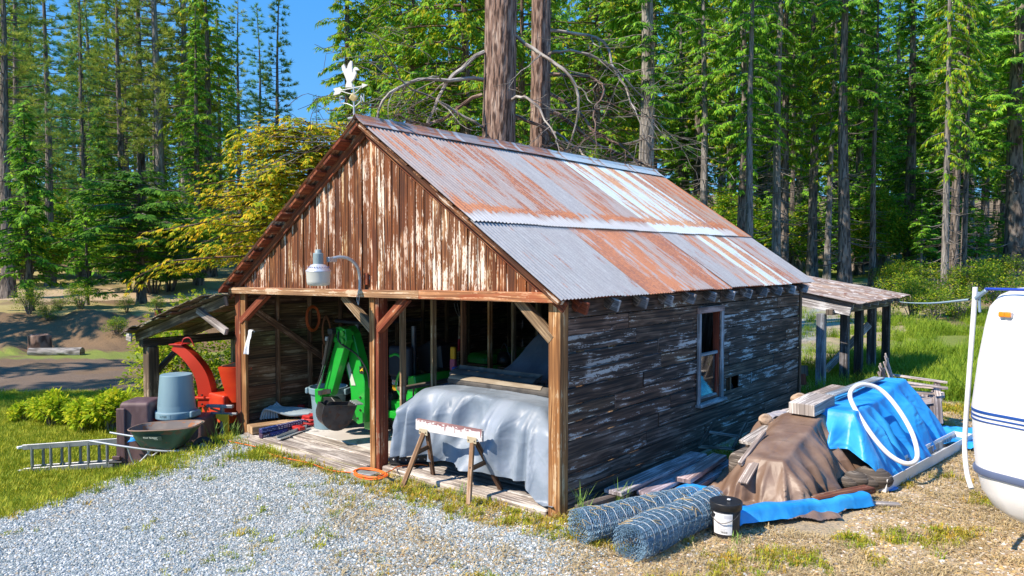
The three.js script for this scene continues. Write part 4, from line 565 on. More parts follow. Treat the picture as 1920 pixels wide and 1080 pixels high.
// ---------------------------------------------------------------- right of the barn
{ // lumber in the shade along the wall
  const R = RNG(61), g = 'planks stacked along the shaded wall';
  const L = [['dark plank lying lowest against the wall foot', [0.22, 0.05, -0.35], [0.24, 0.06, -2.9], 0.05, 0.22], ['blue-grey plank on top of the stack by the wall', [0.30, 0.17, -0.62], [0.33, 0.19, -2.75], 0.05, 0.24], ['weathered plank in the middle of the wall stack', [0.52, 0.11, -0.95], [0.50, 0.13, -3.0], 0.05, 0.22], ['outer dark plank of the wall stack under the tarp edge', [0.74, 0.06, -1.3], [0.66, 0.07, -3.1], 0.06, 0.2], ['short blue-grey plank end beside the brown tarp', [0.70, 0.17, -1.55], [0.60, 0.2, -2.8], 0.06, 0.2]];
  for (const [l, a, b, h, w] of L) { a[1] += gy(a[0], a[2]); b[1] += gy(b[0], b[2]); tag(obj('plank', bar(a, b, h, w, [0, 1, 0], 0.006, R), tint(WD.grey, rr(0.7, 0.95, R), rr(0.7, 0.9, R), rr(0.75, 1.0, R))), l, 'plank', g); }
  tag(obj('timber_offcut', bar([0.16, 0.06, -0.12], [0.3, 0.08, -0.75], 0.09, 0.1), tint(WD.grey, 0.45, 0.4, 0.38)), 'short timber offcut in the grass at the wall corner', 'timber');
  const f = thing('wooden_frame', 'small broken wooden frame leaning at the wall by the tarp', 'frame', [0.36, 0.16, -3.35], 0.2); obj('rail', bar([-0.28, 0, 0.1], [0.22, 0.03, 0.1], 0.04, 0.04), WD.leanto, f); obj('rail', bar([-0.26, 0.03, 0.12], [-0.1, 0.36, -0.15], 0.035, 0.04), WD.leanto, f); obj('rail', bar([0.2, 0.04, 0.1], [0.32, 0.34, -0.2], 0.04, 0.04), WD.leanto, f); obj('rail', bar([-0.16, 0.2, -0.02], [0.26, 0.17, -0.06], 0.035, 0.04), tint(WD.grey, 0.7, 0.7, 0.7), f);
}
function wireRoll(label, pos, turn, len, r, seed) {
  const t = thing('wire_roll', label, 'wire roll', pos, turn, 'rolls of wire netting by the barn corner'), R = RNG(seed), P = [], I = [];
  const seg = (a, b, q) => { const d = b.clone().sub(a).normalize(), u = V(d.y, -d.z, d.x).cross(d).normalize(), v = d.clone().cross(u), k = P.length / 3; for (const p of [a, b]) for (let i = 0; i < 3; i++) { const an = i * 2.094, o = p.clone().addScaledVector(u, Math.cos(an) * q).addScaledVector(v, Math.sin(an) * q); P.push(o.x, o.y, o.z); } for (let i = 0; i < 3; i++) { const j = (i + 1) % 3; I.push(k + i, k + j, k + 3 + i, k + j, k + 3 + j, k + 3 + i); } };
  const at = (q, y, rad) => { const sag = 1 - 0.08 * Math.max(0, Math.sin(q)), w = 1 + 0.24 * (vn(q * 1.3 + 9, y * 4, seed) - 0.5) + 0.10 * (vn(q * 4, y * 9, seed + 3) - 0.5); return V(Math.cos(q) * rad * w, r + Math.sin(q) * rad * w * sag, y * len - len / 2); };
  for (const [rad, n] of [[r, 56], [r * 0.93, 52], [r * 0.84, 48], [r * 0.74, 44], [r * 0.6, 38], [r * 0.42, 30]]) {
    const m = Math.round(rad * 2 * Math.PI / 0.05) * 2;
    for (let k = 0; k < n; k++) { let prev = null, y0 = k / (n - 1); for (let i = 0; i <= m; i++) { const p = at(i / m * Math.PI * 2, y0 + (i % 2 ? 0.35 : -0.35) / n + rr(-0.003, 0.003, R), rad + rr(-0.004, 0.004, R)); if (prev) seg(prev, p, 0.0028); prev = p; } if (k && rad > r * 0.8) for (let i = 0; i < m; i += 4) seg(at(i / m * 6.283, y0, rad), at((i + 0.5) / m * 6.283, y0 - 0.7 / n, rad), 0.0018); }
  }
  const g = new THREE.BufferGeometry(); g.setAttribute('position', new THREE.Float32BufferAttribute(P, 3)); g.setIndex(I); g.computeVertexNormals();
  obj('netting', g, flat(0.19, 0.33, 0.46, 0.45, 0.2), t);
  const rib = []; for (let k = 0; k < 15; k++) { const p = []; for (let i = 0; i <= 30; i++) p.push(at(i / 30 * Math.PI * 2, (k + 0.5) / 15, r * 1.01)); rib.push(tube(p, 0.0032, 5, 60)); } obj('selvedge_wire', rib, flat(0.48, 0.52, 0.55, 0.45, 0.5), t);
  const stw = []; for (let i = 0; i < 16; i++) { const q = 0.3 + R() * 2.4, y = R(); stw.push(tube([at(q, y, r * 1.03), at(q + 0.4, y + 0.05, r * 1.1), at(q + 1.0 * (R() - 0.3), y + 0.12 * (R() - 0.4), r * 1.03)], 0.004, 4, 8)); } obj('straw', stw, MT.straw, t);
  return t;
}
wireRoll('roll of chicken wire nearer the barn wall, straw caught on it', [0.88, -0.02, -0.22], -0.34, 1.58, 0.175, 5);
wireRoll('roll of chicken wire lying beside the black bucket', [1.30, -0.02, -0.20], -0.10, 1.55, 0.185, 6);
{ // bucket
  const t = thing('bucket', 'black plastic bucket with lid and white paper label', 'bucket', [1.66, gy(1.66, -0.62), -0.62], 0.15);
  obj('body', lathe([[0.001, 0], [0.128, 0], [0.132, 0.008], [0.147, 0.33], [0.001, 0.33]], 44), MT.black, t);
  obj('lid', lathe([[0.152, 0.285], [0.160, 0.29], [0.160, 0.318], [0.163, 0.322], [0.163, 0.352], [0.158, 0.36], [0.146, 0.36], [0.143, 0.35], [0.001, 0.35]], 44), flat(0.018, 0.018, 0.02, 0.4), t);
  obj('handle', tube([[-0.155, 0.3, 0], [-0.12, 0.22, 0.11], [0, 0.17, 0.165], [0.12, 0.22, 0.11], [0.155, 0.3, 0]], 0.004, 6), MT.steel, t);
  obj('cap', rbox(0.035, 0.012, 0.028, 0.005, 0.02, 0.366, -0.03), MT.white, t);
  const lb = canvasTex(256, 256, (g) => { g.fillStyle = '#e4e6ea'; g.fillRect(0, 0, 256, 256); g.fillStyle = '#23252b'; g.beginPath(); g.moveTo(0, 10); g.lineTo(36, 22); g.lineTo(22, 60); g.lineTo(0, 66); g.fill(); g.fillStyle = '#c9ccd4'; g.fillRect(150, 20, 96, 40); g.fillStyle = '#7d828c'; g.font = 'italic bold 30px serif'; g.fillText('~ ~~', 46, 110); g.fillStyle = '#8c9098'; const R = RNG(3); for (let i = 0; i < 9; i++) g.fillRect(60, 150 + i * 9, 50 + R() * 110, 3); g.fillStyle = '#444'; for (let i = 0; i < 22; i++) g.fillRect(110 + i * 4, 215, 1 + R() * 2, 26); });
  obj('label', new THREE.CylinderGeometry(0.1465, 0.1365, 0.215, 20, 1, true, -0.72, 1.44).translate(0, 0.155, 0), new THREE.MeshStandardMaterial({ map: lb, roughness: 0.55 }), t);
}
{ // brown tarp over a heap
  const G = (x, z) => gy(x, z);
  const t = thing('covered_heap', 'heap under a brown tarp between the bucket and the blue tarp', 'tarp', [1.32, 0, -2.72], 0.0);
  const top = (x, z) => 0.58 + 0.20 * sstep(0.5, -0.7, z) + 0.03 * x - 0.40 * sstep(0.05, -0.42, x) * (0.35 + 0.65 * sstep(-0.9, 0.2, z)) - 0.10 * sstep(0.3, 0.72, z);
  obj('tarp', drape({ w: 0.42, d: 0.72, top, hang: [0.55, 0.82, 0.35, 0.82], step: 0.025, flare: 0.38, fold: 0.15, freq: 7, corner: 0.2, cut: 0.8, seed: 31, wrinkle: 0.008, r: 0.035, ground: (x, z) => G(x + 1.32, z - 2.72) }), MT.brownTarp, t);
  obj('heap', [rbox(0.7, 0.42, 1.3, 0.1, 0, 0.22, -0.1)], WD.leanto, t);
  tag(obj('blue_flap', drape({ w: 0.035, d: 0.9, top: (x, z) => 0.13 + 0.05 * vn(z * 4, 1, 9), hang: [0.16, 0.16, 0.1, 0.1], step: 0.03, flare: 0.3, fold: 0.045, freq: 5, corner: 0.1, seed: 33, wrinkle: 0.014, r: 0.05, ground: () => 0 }).rotateY(-0.50).translate(2.06, 0, -1.72), MT.blueTarp), 'folded-up edge of a blue tarp lying in front of the brown tarp', 'tarp');
  tag(obj('blue_patch', drape({ w: 0.12, d: 0.2, top: () => 0.12, hang: [0.2, 0.2, 0.2, 0.2], step: 0.04, flare: 0.4, fold: 0.1, freq: 8, seed: 34, wrinkle: 0.03, ground: () => 0 }).translate(0.86, 0, -1.42), MT.blueTarp), 'small crumple of blue tarp behind the wire rolls', 'tarp');
  tag(obj('brown_timber', bar([2.12, 0.13, -1.90], [2.48, 0.12, -2.78], 0.07, 0.15, [0, 1, 0], 0.006), tint(WD.postRed, 0.75, 1.0, 1.2)), 'dark red painted board lying on the blue flap', 'timber');
  tag(obj('board_offcut', bar([2.5, 0.02, -2.55], [2.82, 0.02, -2.72], 0.03, 0.1), WD.grey), 'pale wood offcut on the ground by the gutter end', 'board');
  tag(obj('rubble', [0, 1, 2, 3].map((i) => tf(new THREE.IcosahedronGeometry(0.11 + 0.03 * i, 2), { s: [1.2, 0.7, 1], p: [2.18 + i * 0.07, 0.1 + 0.03 * (i % 2), -2.95 - i * 0.1] })), tint(WD.leanto, 0.9, 0.9, 0.9)), 'dark scraps showing between the brown and blue tarps', 'scraps');
  tag(obj('stick', bar([1.28, 0.40, -1.86], [1.30, 0.66, -2.55], 0.05, 0.055), tint(WD.grey, 1.05, 0.95, 0.9)), 'short pale stick lying up the brown tarp', 'stick');
  tag(obj('stick', bar([1.40, 0.24, -1.66], [1.42, 0.42, -1.95], 0.03, 0.12), tint(WD.grey, 1.1, 1.0, 0.95)), 'short flat slat at the foot of the pale stick on brown tarp', 'stick');
}
{ // blue tarp pile
  const t = thing('covered_pile', 'long pile under a bright blue tarp behind the brown heap', 'tarp', [1.66, 0, -4.86]);
  const top = (x, z) => 0.86 + 0.10 * sstep(0.4, -1.2, z) * sstep(-0.2, 0.25, x) - 0.20 * sstep(0.1, -0.5, x);
  obj('tarp', drape({ w: 0.42, d: 1.34, top, hang: [0.8, 0.98, 0.95, 0.5], step: 0.03, flare: 0.42, flareBack: 0.06, fold: 0.085, freq: 5.2, corner: 0.25, cut: 1.0, seed: 41, wrinkle: 0.010, r: 0.04, ground: (x, z) => gy(x + 1.66, z - 4.86) }), MT.blueTarp, t);
  obj('pile', rbox(0.75, 0.6, 2.6, 0.08, 0, 0.32, 0), WD.leanto, t);
  tag(obj('flat_tarp', (() => { const g = new THREE.PlaneGeometry(1.0, 1.5, 40, 60).rotateX(-Math.PI / 2).rotateY(0.25), p = g.attributes.position; for (let i = 0; i < p.count; i++) { const x = p.getX(i) + 2.52, z = p.getZ(i) - 6.7; p.setXYZ(i, x, gy(x, z) + 0.03 + 0.09 * Math.pow(fbm(x * 5, z * 5, 71, 3), 1.4) + 0.05 * Math.abs(Math.sin(x * 9 + z * 5)) * vn(x * 3, z * 3, 72), z); } g.computeVertexNormals(); return g; })(), MT.blueTarp), 'flat spread of blue tarp on the ground by the long trough', 'tarp');
  const G = thing('gutter', 'long white trough lying beside the blue tarp', 'gutter'); const a = V(2.46, 0.07, -3.15), b = V(2.84, 0.07, -6.6), pr = [[-0.13, 0.10], [-0.12, 0.10], [-0.10, -0.05], [0.10, -0.05], [0.12, 0.10], [0.13, 0.10], [0.11, -0.062], [-0.11, -0.062]], L = a.distanceTo(b), mk = (p, l, o = 0) => prism(p, l, 0).applyMatrix4(new THREE.Matrix4().makeBasis(V(0, 1, 0).cross(b.clone().sub(a).normalize()), V(0, 1, 0), b.clone().sub(a).normalize()).setPosition(a.clone().lerp(b, 0.5 + o)));
  obj('channel', mk(pr, L), MT.white, G); obj('liner', mk([[-0.112, 0.06], [-0.095, -0.045], [0.095, -0.045], [0.112, 0.06], [0.10, 0.06], [0.085, -0.036], [-0.085, -0.036], [-0.10, 0.06]], L - 0.06), tint(WD.grey, 0.95, 1.0, 1.0), G);
  for (const o of [-0.5, 0.5]) obj('end_cap', mk([[-0.125, 0.095], [-0.105, -0.058], [0.105, -0.058], [0.125, 0.095]], 0.012, o * 0.992), MT.white, G);
  tag(obj('plastic_hoop', tube([[1.854, 1.043, -4.635], [1.80, 0.906, -4.381], [2.06, 0.562, -4.192], [2.34, 0.26, -4.139], [2.568, 0.14, -4.189], [2.65, 0.20, -4.40], [2.54, 0.47, -4.60], [2.29, 0.78, -4.79], [2.05, 0.99, -4.84]].map(([x, y, z]) => [4.864 + (x - 4.864) * 0.945, Math.max(0.05, 2.816 + (y - 2.816) * 0.945), 6.654 + (z - 6.654) * 0.945]), 0.03, 12, 120, true), MT.white), 'white plastic pipe bent in a hoop leaning on the blue tarp', 'pipe');
  const W = (n, l, c, a2, b2, h, w, m) => tag(obj(n, bar(a2, b2, h, w), m), l, c);
  W('timber_block', 'thick grey timber block on top between brown and blue tarps', 'timber', [1.54, 0.88, -3.18], [1.60, 0.93, -3.82], 0.15, 0.34, tint(WD.grey, 1.15, 1.12, 1.1));
  W('board', 'grey board sloping down over the brown tarp edge', 'board', [1.05, 0.47, -2.6], [1.31, 0.79, -3.95], 0.045, 0.22, WD.grey);
  W('board', 'brownish board on the blue tarp beyond the thick block', 'board', [1.30, 0.86, -4.0], [1.50, 0.95, -4.9], 0.04, 0.22, tint(WD.grey, 0.9, 0.8, 0.72));
  W('board', 'bluish board lying along the top of the blue tarp', 'board', [1.62, 0.95, -4.1], [1.84, 1.01, -5.75], 0.03, 0.16, tint(WD.grey, 0.75, 0.95, 1.15));
  const st = (l, x, y, z, s, sh) => tag(obj('rock', (() => { const g = new THREE.IcosahedronGeometry(s, 3), p = g.attributes.position; for (let i = 0; i < p.count; i++) { const v = V(p.getX(i), p.getY(i), p.getZ(i)), k = 0.8 + 0.45 * fbm(v.x / s * 1.3 + 9, v.y / s * 1.3 + v.z / s * 0.9 + 9, Math.round(x * 10), 3); p.setXYZ(i, v.x * k * sh[0], v.y * k * sh[1], v.z * k * sh[2]); } g.computeVertexNormals(); return g.translate(x, y, z); })(), MT.stone), l, 'rock');
  st('brown rock weighing down the flat blue tarp', 2.40, 0.14, -6.0, 0.14, [1.2, 0.8, 1]); st('pinkish rock on the board edge by the wall', 1.06, 0.66, -3.25, 0.1, [1, 0.8, 1.4]); st('small rock beside the thick timber block', 1.27, 0.88, -3.9, 0.1, [1.1, 0.8, 1]);
  tag(obj('rag', drape({ w: 0.04, d: 0.3, top: () => 0.04, hang: [0.06, 0.06, 0.1, 0.1], step: 0.02, fold: 0.06, freq: 18, seed: 45, ground: () => -9, wrinkle: 0.02 }).rotateY(-0.18).translate(1.12, 0.69, -3.6), mottled(361, [0.3, 0.3, 0.35], [0.55, 0.5, 0.48], { scale: 10, rough: 0.9 })), 'grey patterned rag lying along the board beside the wall', 'rag');
}
{ // stacked wooden chairs
  const mk = (label, pos, turn) => {
    const t = thing('garden_chair', label, 'chair', pos, turn, 'weathered garden chairs by the blue tarp'), m = tint(WD.grey, 1.25, 1.15, 1.1), m2 = tint(WD.grey, 0.7, 0.66, 0.68);
    for (const z of [-0.3, 0.3]) { obj('leg', bar([0.36, 0, z], [0.26, 0.56, z], 0.11, 0.03, [1, 0, 0]), m2, t); obj('leg', bar([-0.42, 0, z * 0.9], [-0.3, 0.5, z * 0.9], 0.09, 0.03, [1, 0, 0]), m2, t); obj('armrest', bar([-0.42, 0.60, z * 1.1], [0.42, 0.60, z * 1.1], 0.028, 0.13), m, t); obj('side_rail', bar([-0.5, 0.12, z * 0.9], [0.34, 0.40, z * 0.9], 0.11, 0.028, [0, 1, 0]), m2, t); obj('arm_support', bar([0.3, 0.45, z * 1.12], [0.26, 0.59, z * 1.12], 0.09, 0.03, [1, 0, 0]), m, t); }
    for (let i = 0; i < 5; i++) obj('seat_slat', bar([0.34 - i * 0.12, 0.43 - i * 0.04, -0.27], [0.34 - i * 0.12, 0.43 - i * 0.04, 0.27], 0.022, 0.10), m, t);
    for (let i = -2; i <= 2; i++) obj('back_slat', bar([-0.26, 0.22, i * 0.105], [-0.55, 1.0 - 0.03 * i * i, i * 0.12], 0.085, 0.022, [0, 0, 1]), i % 2 ? m2 : m, t);
    for (const y of [0.45, 0.85]) obj('back_rail', bar([-0.36 - (y - 0.45) * 0.38, y, -0.28], [-0.36 - (y - 0.45) * 0.38, y, 0.28], 0.08, 0.025, [0, 1, 0]), m2, t);
    return t;
  };
  mk('lower weathered garden chair stacked beyond the blue tarp', [1.98, 0.02, -7.5], 0.12); const u = mk('upper weathered garden chair stacked on the other one', [2.0, 0.17, -7.42], 0.18); u.rotation.z = -0.08;
}
// ---------------------------------------------------------------- trailer, only its corner in view
{
  const t = thing('camping_trailer', 'white moulded camping trailer with blue stripes at the right edge', 'trailer', [3.58, -0.10, -1.25], 0); t.scale.y = 1.055;
  const dx = V(0.9, 0, 0.436), nz = V(-0.436, 0, 0.9); t.rotation.y = -Math.atan2(dx.z, dx.x); void nz;   // local +x along the front, local +z towards us
  const W = 1.9, Ld = 3.8, plan = (ins, rad, n = 14) => { const p = [], x0 = ins, x1 = W - ins, z0 = -Ld + ins, z1 = -ins, c = [[x1 - rad, z1 - rad, 0], [x0 + rad, z1 - rad, 1], [x0 + rad, z0 + rad, 2], [x1 - rad, z0 + rad, 3]]; for (const [cx, cz, q] of c) for (let i = 0; i <= n; i++) { const a = (q + i / n) * Math.PI / 2; p.push([cx + Math.cos(a) * rad, cz + Math.sin(a) * rad]); } return p; };
  const loft = (rings) => { const P = [], I = []; const N = plan(0, 0.3).length; for (const [y, ins, rad] of rings) for (const [x, z] of plan(ins, Math.max(0.05, rad))) P.push(x, y, z); for (let j = 0; j + 1 < rings.length; j++) for (let i = 0; i < N; i++) { const a = j * N + i, b = j * N + (i + 1) % N; I.push(a, a + N, b, b, a + N, b + N); } for (const [j, f] of [[0, 0], [rings.length - 1, 1]]) { const c0 = P.length / 3; for (let i = 0; i < N; i++) P.push(P[(j * N + i) * 3], P[(j * N + i) * 3 + 1], P[(j * N + i) * 3 + 2]); const c = P.length / 3; P.push(W / 2, rings[j][0], -Ld / 2); for (let i = 0; i < N; i++) { const a = c0 + i, b = c0 + (i + 1) % N; f ? I.push(a, c, b) : I.push(a, b, c); } } const g = new THREE.BufferGeometry(); g.setAttribute('position', new THREE.Float32BufferAttribute(P, 3)); g.setIndex(I); g.computeVertexNormals(); return g; };
  const shell = flat(0.78, 0.78, 0.78, 0.5, 0, { clearcoat: 0.2, clearcoatRoughness: 0.3 });
  obj('lower_shell', loft([[0.52, 0.50, 0.12], [0.53, 0.34, 0.2], [0.57, 0.24, 0.26], [0.65, 0.14, 0.3], [0.78, 0.07, 0.33], [0.94, 0.035, 0.34]]), shell, t);
  obj('seam_trim', loft([[0.93, 0.022, 0.34], [0.945, 0.014, 0.34], [0.975, 0.014, 0.34], [0.99, 0.022, 0.34]]), flat(0.10, 0.13, 0.22, 0.4), t);
  obj('upper_shell', loft([[0.98, 0.03, 0.34], [1.2, 0.012, 0.34], [1.5, 0.0, 0.34], [1.9, 0.03, 0.34], [2.2, 0.07, 0.32], [2.36, 0.10, 0.3], [2.46, 0.16, 0.28], [2.52, 0.26, 0.24], [2.55, 0.45, 0.16]]), shell, t);
  const stripe = (y, h) => obj('stripe', loft([[y - h / 2, 0.0, 0.34], [y - h / 2, -0.004, 0.345], [y + h / 2, -0.004, 0.345], [y + h / 2, 0.0, 0.34]]), flat(0.015, 0.07, 0.30, 0.35), t); stripe(1.475, 0.022); stripe(1.435, 0.012); stripe(1.40, 0.009);
  const mk = sub('marker_lamp', t); mk.position.set(0.40, 2.31, -0.075); obj('base', rbox(0.115, 0.055, 0.02, 0.009), flat(0.5, 0.5, 0.55, 0.5), mk); obj('lens', [rbox(0.054, 0.046, 0.028, 0.012, -0.026, 0, 0.016), rbox(0.054, 0.046, 0.028, 0.012, 0.026, 0, 0.016)], flat(0.85, 0.26, 0.01, 0.3, 0, { clearcoat: 1 }), mk);
  obj('awning_pole', tube([[-0.02, 2.52, -0.28], [-0.035, 2.3, -0.29], [-0.085, 1.5, -0.3], [-0.10, 1.15, -0.3], [-0.08, 1.0, -0.28], [0.0, 0.86, -0.2], [0.07, 0.76, -0.16]], 0.023, 10, 60), shell, t);
  obj('pole_bracket', [bar([0.0, 2.42, -0.26], [0.14, 2.5, -0.2], 0.03, 0.03), bar([0.03, 2.3, -0.28], [0.03, 2.48, -0.26], 0.02, 0.02, [0, 0, 1])], flat(0.2, 0.3, 0.4, 0.4), t);
  obj('roof_edging', tube([[0.02, 2.50, -0.45], [0.12, 2.51, -0.22], [0.3, 2.515, -0.14], [0.9, 2.52, -0.12], [1.6, 2.515, -0.14]], 0.012, 8, 50), flat(0.02, 0.06, 0.42, 0.4), t);
  const wl = sub('wheel', t); wl.position.set(1.75, 0.37, -2.6); obj('tyre', lathe([[0.18, -0.1], [0.3, -0.1], [0.33, -0.07], [0.33, 0.07], [0.3, 0.1], [0.18, 0.1]], 28).rotateZ(Math.PI / 2), MT.rubber, wl);
  obj('frame_rail', box(0.06, 0.1, 2.8, 0.95, 0.5, -1.95), MT.black, t); obj('axle', box(0.7, 0.06, 0.06, 1.35, 0.42, -2.6), MT.black, t);
}
tag(obj('rope', tube([[0.2, 1.76, -14.1], [1.25, 1.94, -10.2], [2.6, 2.2, -5.3], [3.64, 2.44, -1.5]], 0.011, 6, 40), flat(0.36, 0.50, 0.58, 0.7)), 'pale rope strung from the rear lean-to to the white trailer', 'rope');

// ---------------------------------------------------------------- lean-tos
{
  const t = thing('open_shed', 'low rear shed on grey posts with rusty tin roof, behind the barn', 'shed'), R = RNG(81);
  const P = [[-0.28, -9.72, WD.grey, 0.17, [0.62, 0.75, 0.92]], [-0.10, -10.75, WD.leanto, 0.17, [0.75, 0.85, 1.1]], [-0.08, -11.75, WD.leanto, 0.17, [0.4, 0.42, 0.5]], [-0.06, -12.75, WD.leanto, 0.18, [0.6, 0.7, 0.9]], [0.02, -13.75, WD.leanto, 0.17, [0.35, 0.33, 0.36]]];
  for (const [x, z, m, w, c] of P) obj('post', bar([x, gy(x, z) - 0.1, z], [x, 1.66 + 0.02, z], w, w, [0, 0, 1], 0.012, R), tint(m, ...c), t);
  obj('front_beam', bar([-2.4, 2.21, -9.72], [0.30, 1.74, -9.72], 0.17, 0.06), tint(WD.grey, 1.05, 1.1, 1.2), t);
  obj('plate', bar([-0.09, 1.72, -9.6], [0.02, 1.72, -13.9], 0.12, 0.14), WD.leanto, t);
  for (let i = 0; i < 7; i++) obj('rafter', bar([-2.4, 2.315, -9.9 - i * 0.66], [0.30, 1.83, -9.9 - i * 0.66], 0.13, 0.05), tint(WD.grey, 0.8, 0.85, 1.0), t);
  const rt = [mottled(371, [0.27, 0.22, 0.19], [0.42, 0.37, 0.34], { scale: 6, rough: 0.75, spots: [0.2, 0.10, 0.07] }), mottled(372, [0.22, 0.15, 0.12], [0.38, 0.27, 0.20], { scale: 6, rough: 0.75, spots: [0.62, 0.58, 0.55] })];
  for (let i = 0; i < 7; i++) { const z0 = -9.62 - i * 0.66, z1 = z0 - 0.7, P2 = [], U = [], I = [], c = 60, r = 6; for (let j = 0; j <= r; j++) for (let k = 0; k <= c; k++) { const x = mix(-2.6, 0.44 + 0.03 * (i % 2), j / r), z = mix(z0, z1, k / c); P2.push(x, 1.92 - (x - 0.30) * 0.18 + 0.02 + (i % 2) * 0.006 + 0.010 * Math.cos(z / 0.0677 * 6.283) + 0.03 * (vn(x * 2, z * 2, 83) - 0.5), z); U.push(x * 0.6, z * 0.6); } for (let j = 0; j < r; j++) for (let k = 0; k < c; k++) { const q = j * (c + 1) + k; I.push(q, q + c + 1, q + 1, q + 1, q + c + 1, q + c + 2); } const g = new THREE.BufferGeometry(); g.setAttribute('position', new THREE.Float32BufferAttribute(P2, 3)); g.setAttribute('uv', new THREE.Float32BufferAttribute(U, 2)); g.setIndex(I); g.computeVertexNormals(); obj('roof_sheet', g, rt[i % 2], t); }
  const heap = (l, x, y, z, s, m) => tag(obj('scrap_block', bar([x - s, y, z], [x + s * 0.7, y + 0.12, z + s], 0.22, 0.3), m), l, 'scrap'); heap('dark scrap timber heaped beneath the rear shed roof', -0.9, 0.35, -9.9, 0.5, WD.leanto); heap('reddish scrap box under the rear shed beside its first post', -0.55, 0.3, -8.9, 0.35, tint(WD.postRed, 0.6, 0.5, 0.5));
  tag(obj('prop', bar([-0.9, 0.0, -11.4], [0.0, 1.3, -12.3], 0.16, 0.05), tint(WD.grey, 0.9, 0.95, 1.05)), 'grey plank leaning between the rear shed posts', 'plank');
}
{
  const t = thing('lean_to', 'old open lean-to with board roof on the left side of the barn', 'lean-to'), R = RNG(82), Y = (x) => mix(1.40, 2.2, (x + 10.05) / 3.2);
  for (const [z, w] of [[-0.04, 0.22], [-1.85, 0.2], [-3.7, 0.2], [-5.6, 0.2]]) obj('post', bar([-9.8, gy(-9.8, z) - 0.2, z], [-9.8, 1.14, z], w, w, [0, 0, 1], 0.015, R), tint(WD.leanto, 1.4, 1.2, 1.0), t);
  obj('plate', bar([-9.8, 1.22, 0.15], [-9.8, 1.22, -6.2], 0.15, 0.16), tint(WD.leanto, 0.6, 0.6, 0.6), t); obj('knee_brace', bar([-9.8, 0.62, -0.12], [-9.8, 1.18, -0.72], 0.09, 0.1), WD.leanto, t);
  for (let i = 0; i < 6; i++) { const z = 0.12 - i * 0.95; obj('rafter', bar([-10.02, Y(-10.02) - 0.1, z], [-6.72, Y(-6.72) - 0.1, z], 0.16, 0.07), tint(WD.leanto, 1.6, 1.45, 1.3), t); }
  for (let i = 0; i < 15; i++) { const x = -10.0 + i * 0.225, e = rr(0.25, 0.5, R); obj('roof_board', bar([x, Y(x) + 0.005 + rr(0, 0.012, R), e], [x, Y(x) + 0.008, -6.3], 0.024, 0.2, [-0.24, 0.97, 0]), tint(WD.leanto, rr(1.1, 1.7, R), rr(1.1, 1.6, R), rr(1.1, 1.5, R)), t); }
  for (let i = 0; i < 9; i++) { const x0 = -10.12 + i * 0.37; obj('shingle_course', bar([x0, Y(x0) + 0.045, 0.36 + rr(-0.05, 0.12, R)], [x0, Y(x0) + 0.05, -6.4], 0.014, 0.42, [-0.28, 0.96, 0]), tint(WD.leanto, 1.2, 1.15, 1.1), t); }
  obj('fascia', bar([-10.06, Y(-10.06) - 0.05, 0.3], [-9.85, Y(-9.85) - 0.12, 0.3], 0.16, 0.03), tint(WD.grey, 1.1, 1.1, 1.15), t);
  obj('strut', bar([-7.5, 1.95, 0.2], [-6.72, 1.62, 0.12], 0.11, 0.07), tint(WD.grey, 0.8, 0.75, 0.75), t);
}
// ---------------------------------------------------------------- left of the barn
const RD = V(Rx, 0, Rz), FD = V(Fx, 0, Fz);
{ // wheeled bins
  const bin = (label, pos, turn, h, rz) => { const t = thing('wheeled_bin', label, 'bin', pos, turn); const g = new RoundedBoxGeometry(0.56, h, 0.62, 5, 0.07), p = g.attributes.position; for (let i = 0; i < p.count; i++) { const k = mix(0.86, 1.0, 0.5 - p.getY(i) / h); p.setX(i, p.getX(i) * k); p.setZ(i, p.getZ(i) * k); } g.computeVertexNormals(); obj('body', g.translate(0, h / 2, 0), MT.maroon, t); obj('rim', [rbox(0.62, 0.05, 0.68, 0.02, 0, 0.08, 0)], MT.maroon, t); obj('axle_bracket', [rbox(0.12, 0.06, 0.05, 0.01, -0.24, 0.2, 0.36), rbox(0.12, 0.06, 0.05, 0.01, -0.24, 0.08, 0.36), rbox(0.14, 0.9 * h, 0.05, 0.02, -0.19, h * 0.47, 0.30)], MT.maroon, t); for (const y of [0.14]) obj('hinge', new THREE.CylinderGeometry(0.02, 0.02, 0.2, 10).rotateZ(Math.PI / 2).translate(-0.24, y, 0.40), MT.black, t); t.rotation.z = rz || 0; return t; };
  bin('tall maroon bin standing upside down behind the wheelbarrow', [-7.48, -0.50, 1.18], 0.72, 1.06);
  bin('squat maroon bin under the upturned grey trash can', [-6.95, -0.42, 0.55], 0.62, 0.70);
  roundCan('trash_can', 'upturned blue-grey trash can with lettering on its rim, left of the barn', [-7.05, 0.28, 0.82], { flip: true, text: true, turn: 0.45 });
  tag(obj('tarp', drape({ w: 0.22, d: 0.12, top: (x) => 0.58 + 0.1 * x, hang: [0.12, 0.2, 0.15, 0.2], step: 0.04, flare: 0.4, fold: 0.14, freq: 8, seed: 51, wrinkle: 0.04, ground: () => -0.2 }).rotateY(0.7).translate(-7.2, -0.42, 1.0), MT.blueTarp), 'crumpled blue tarp between the maroon bins', 'tarp');
}
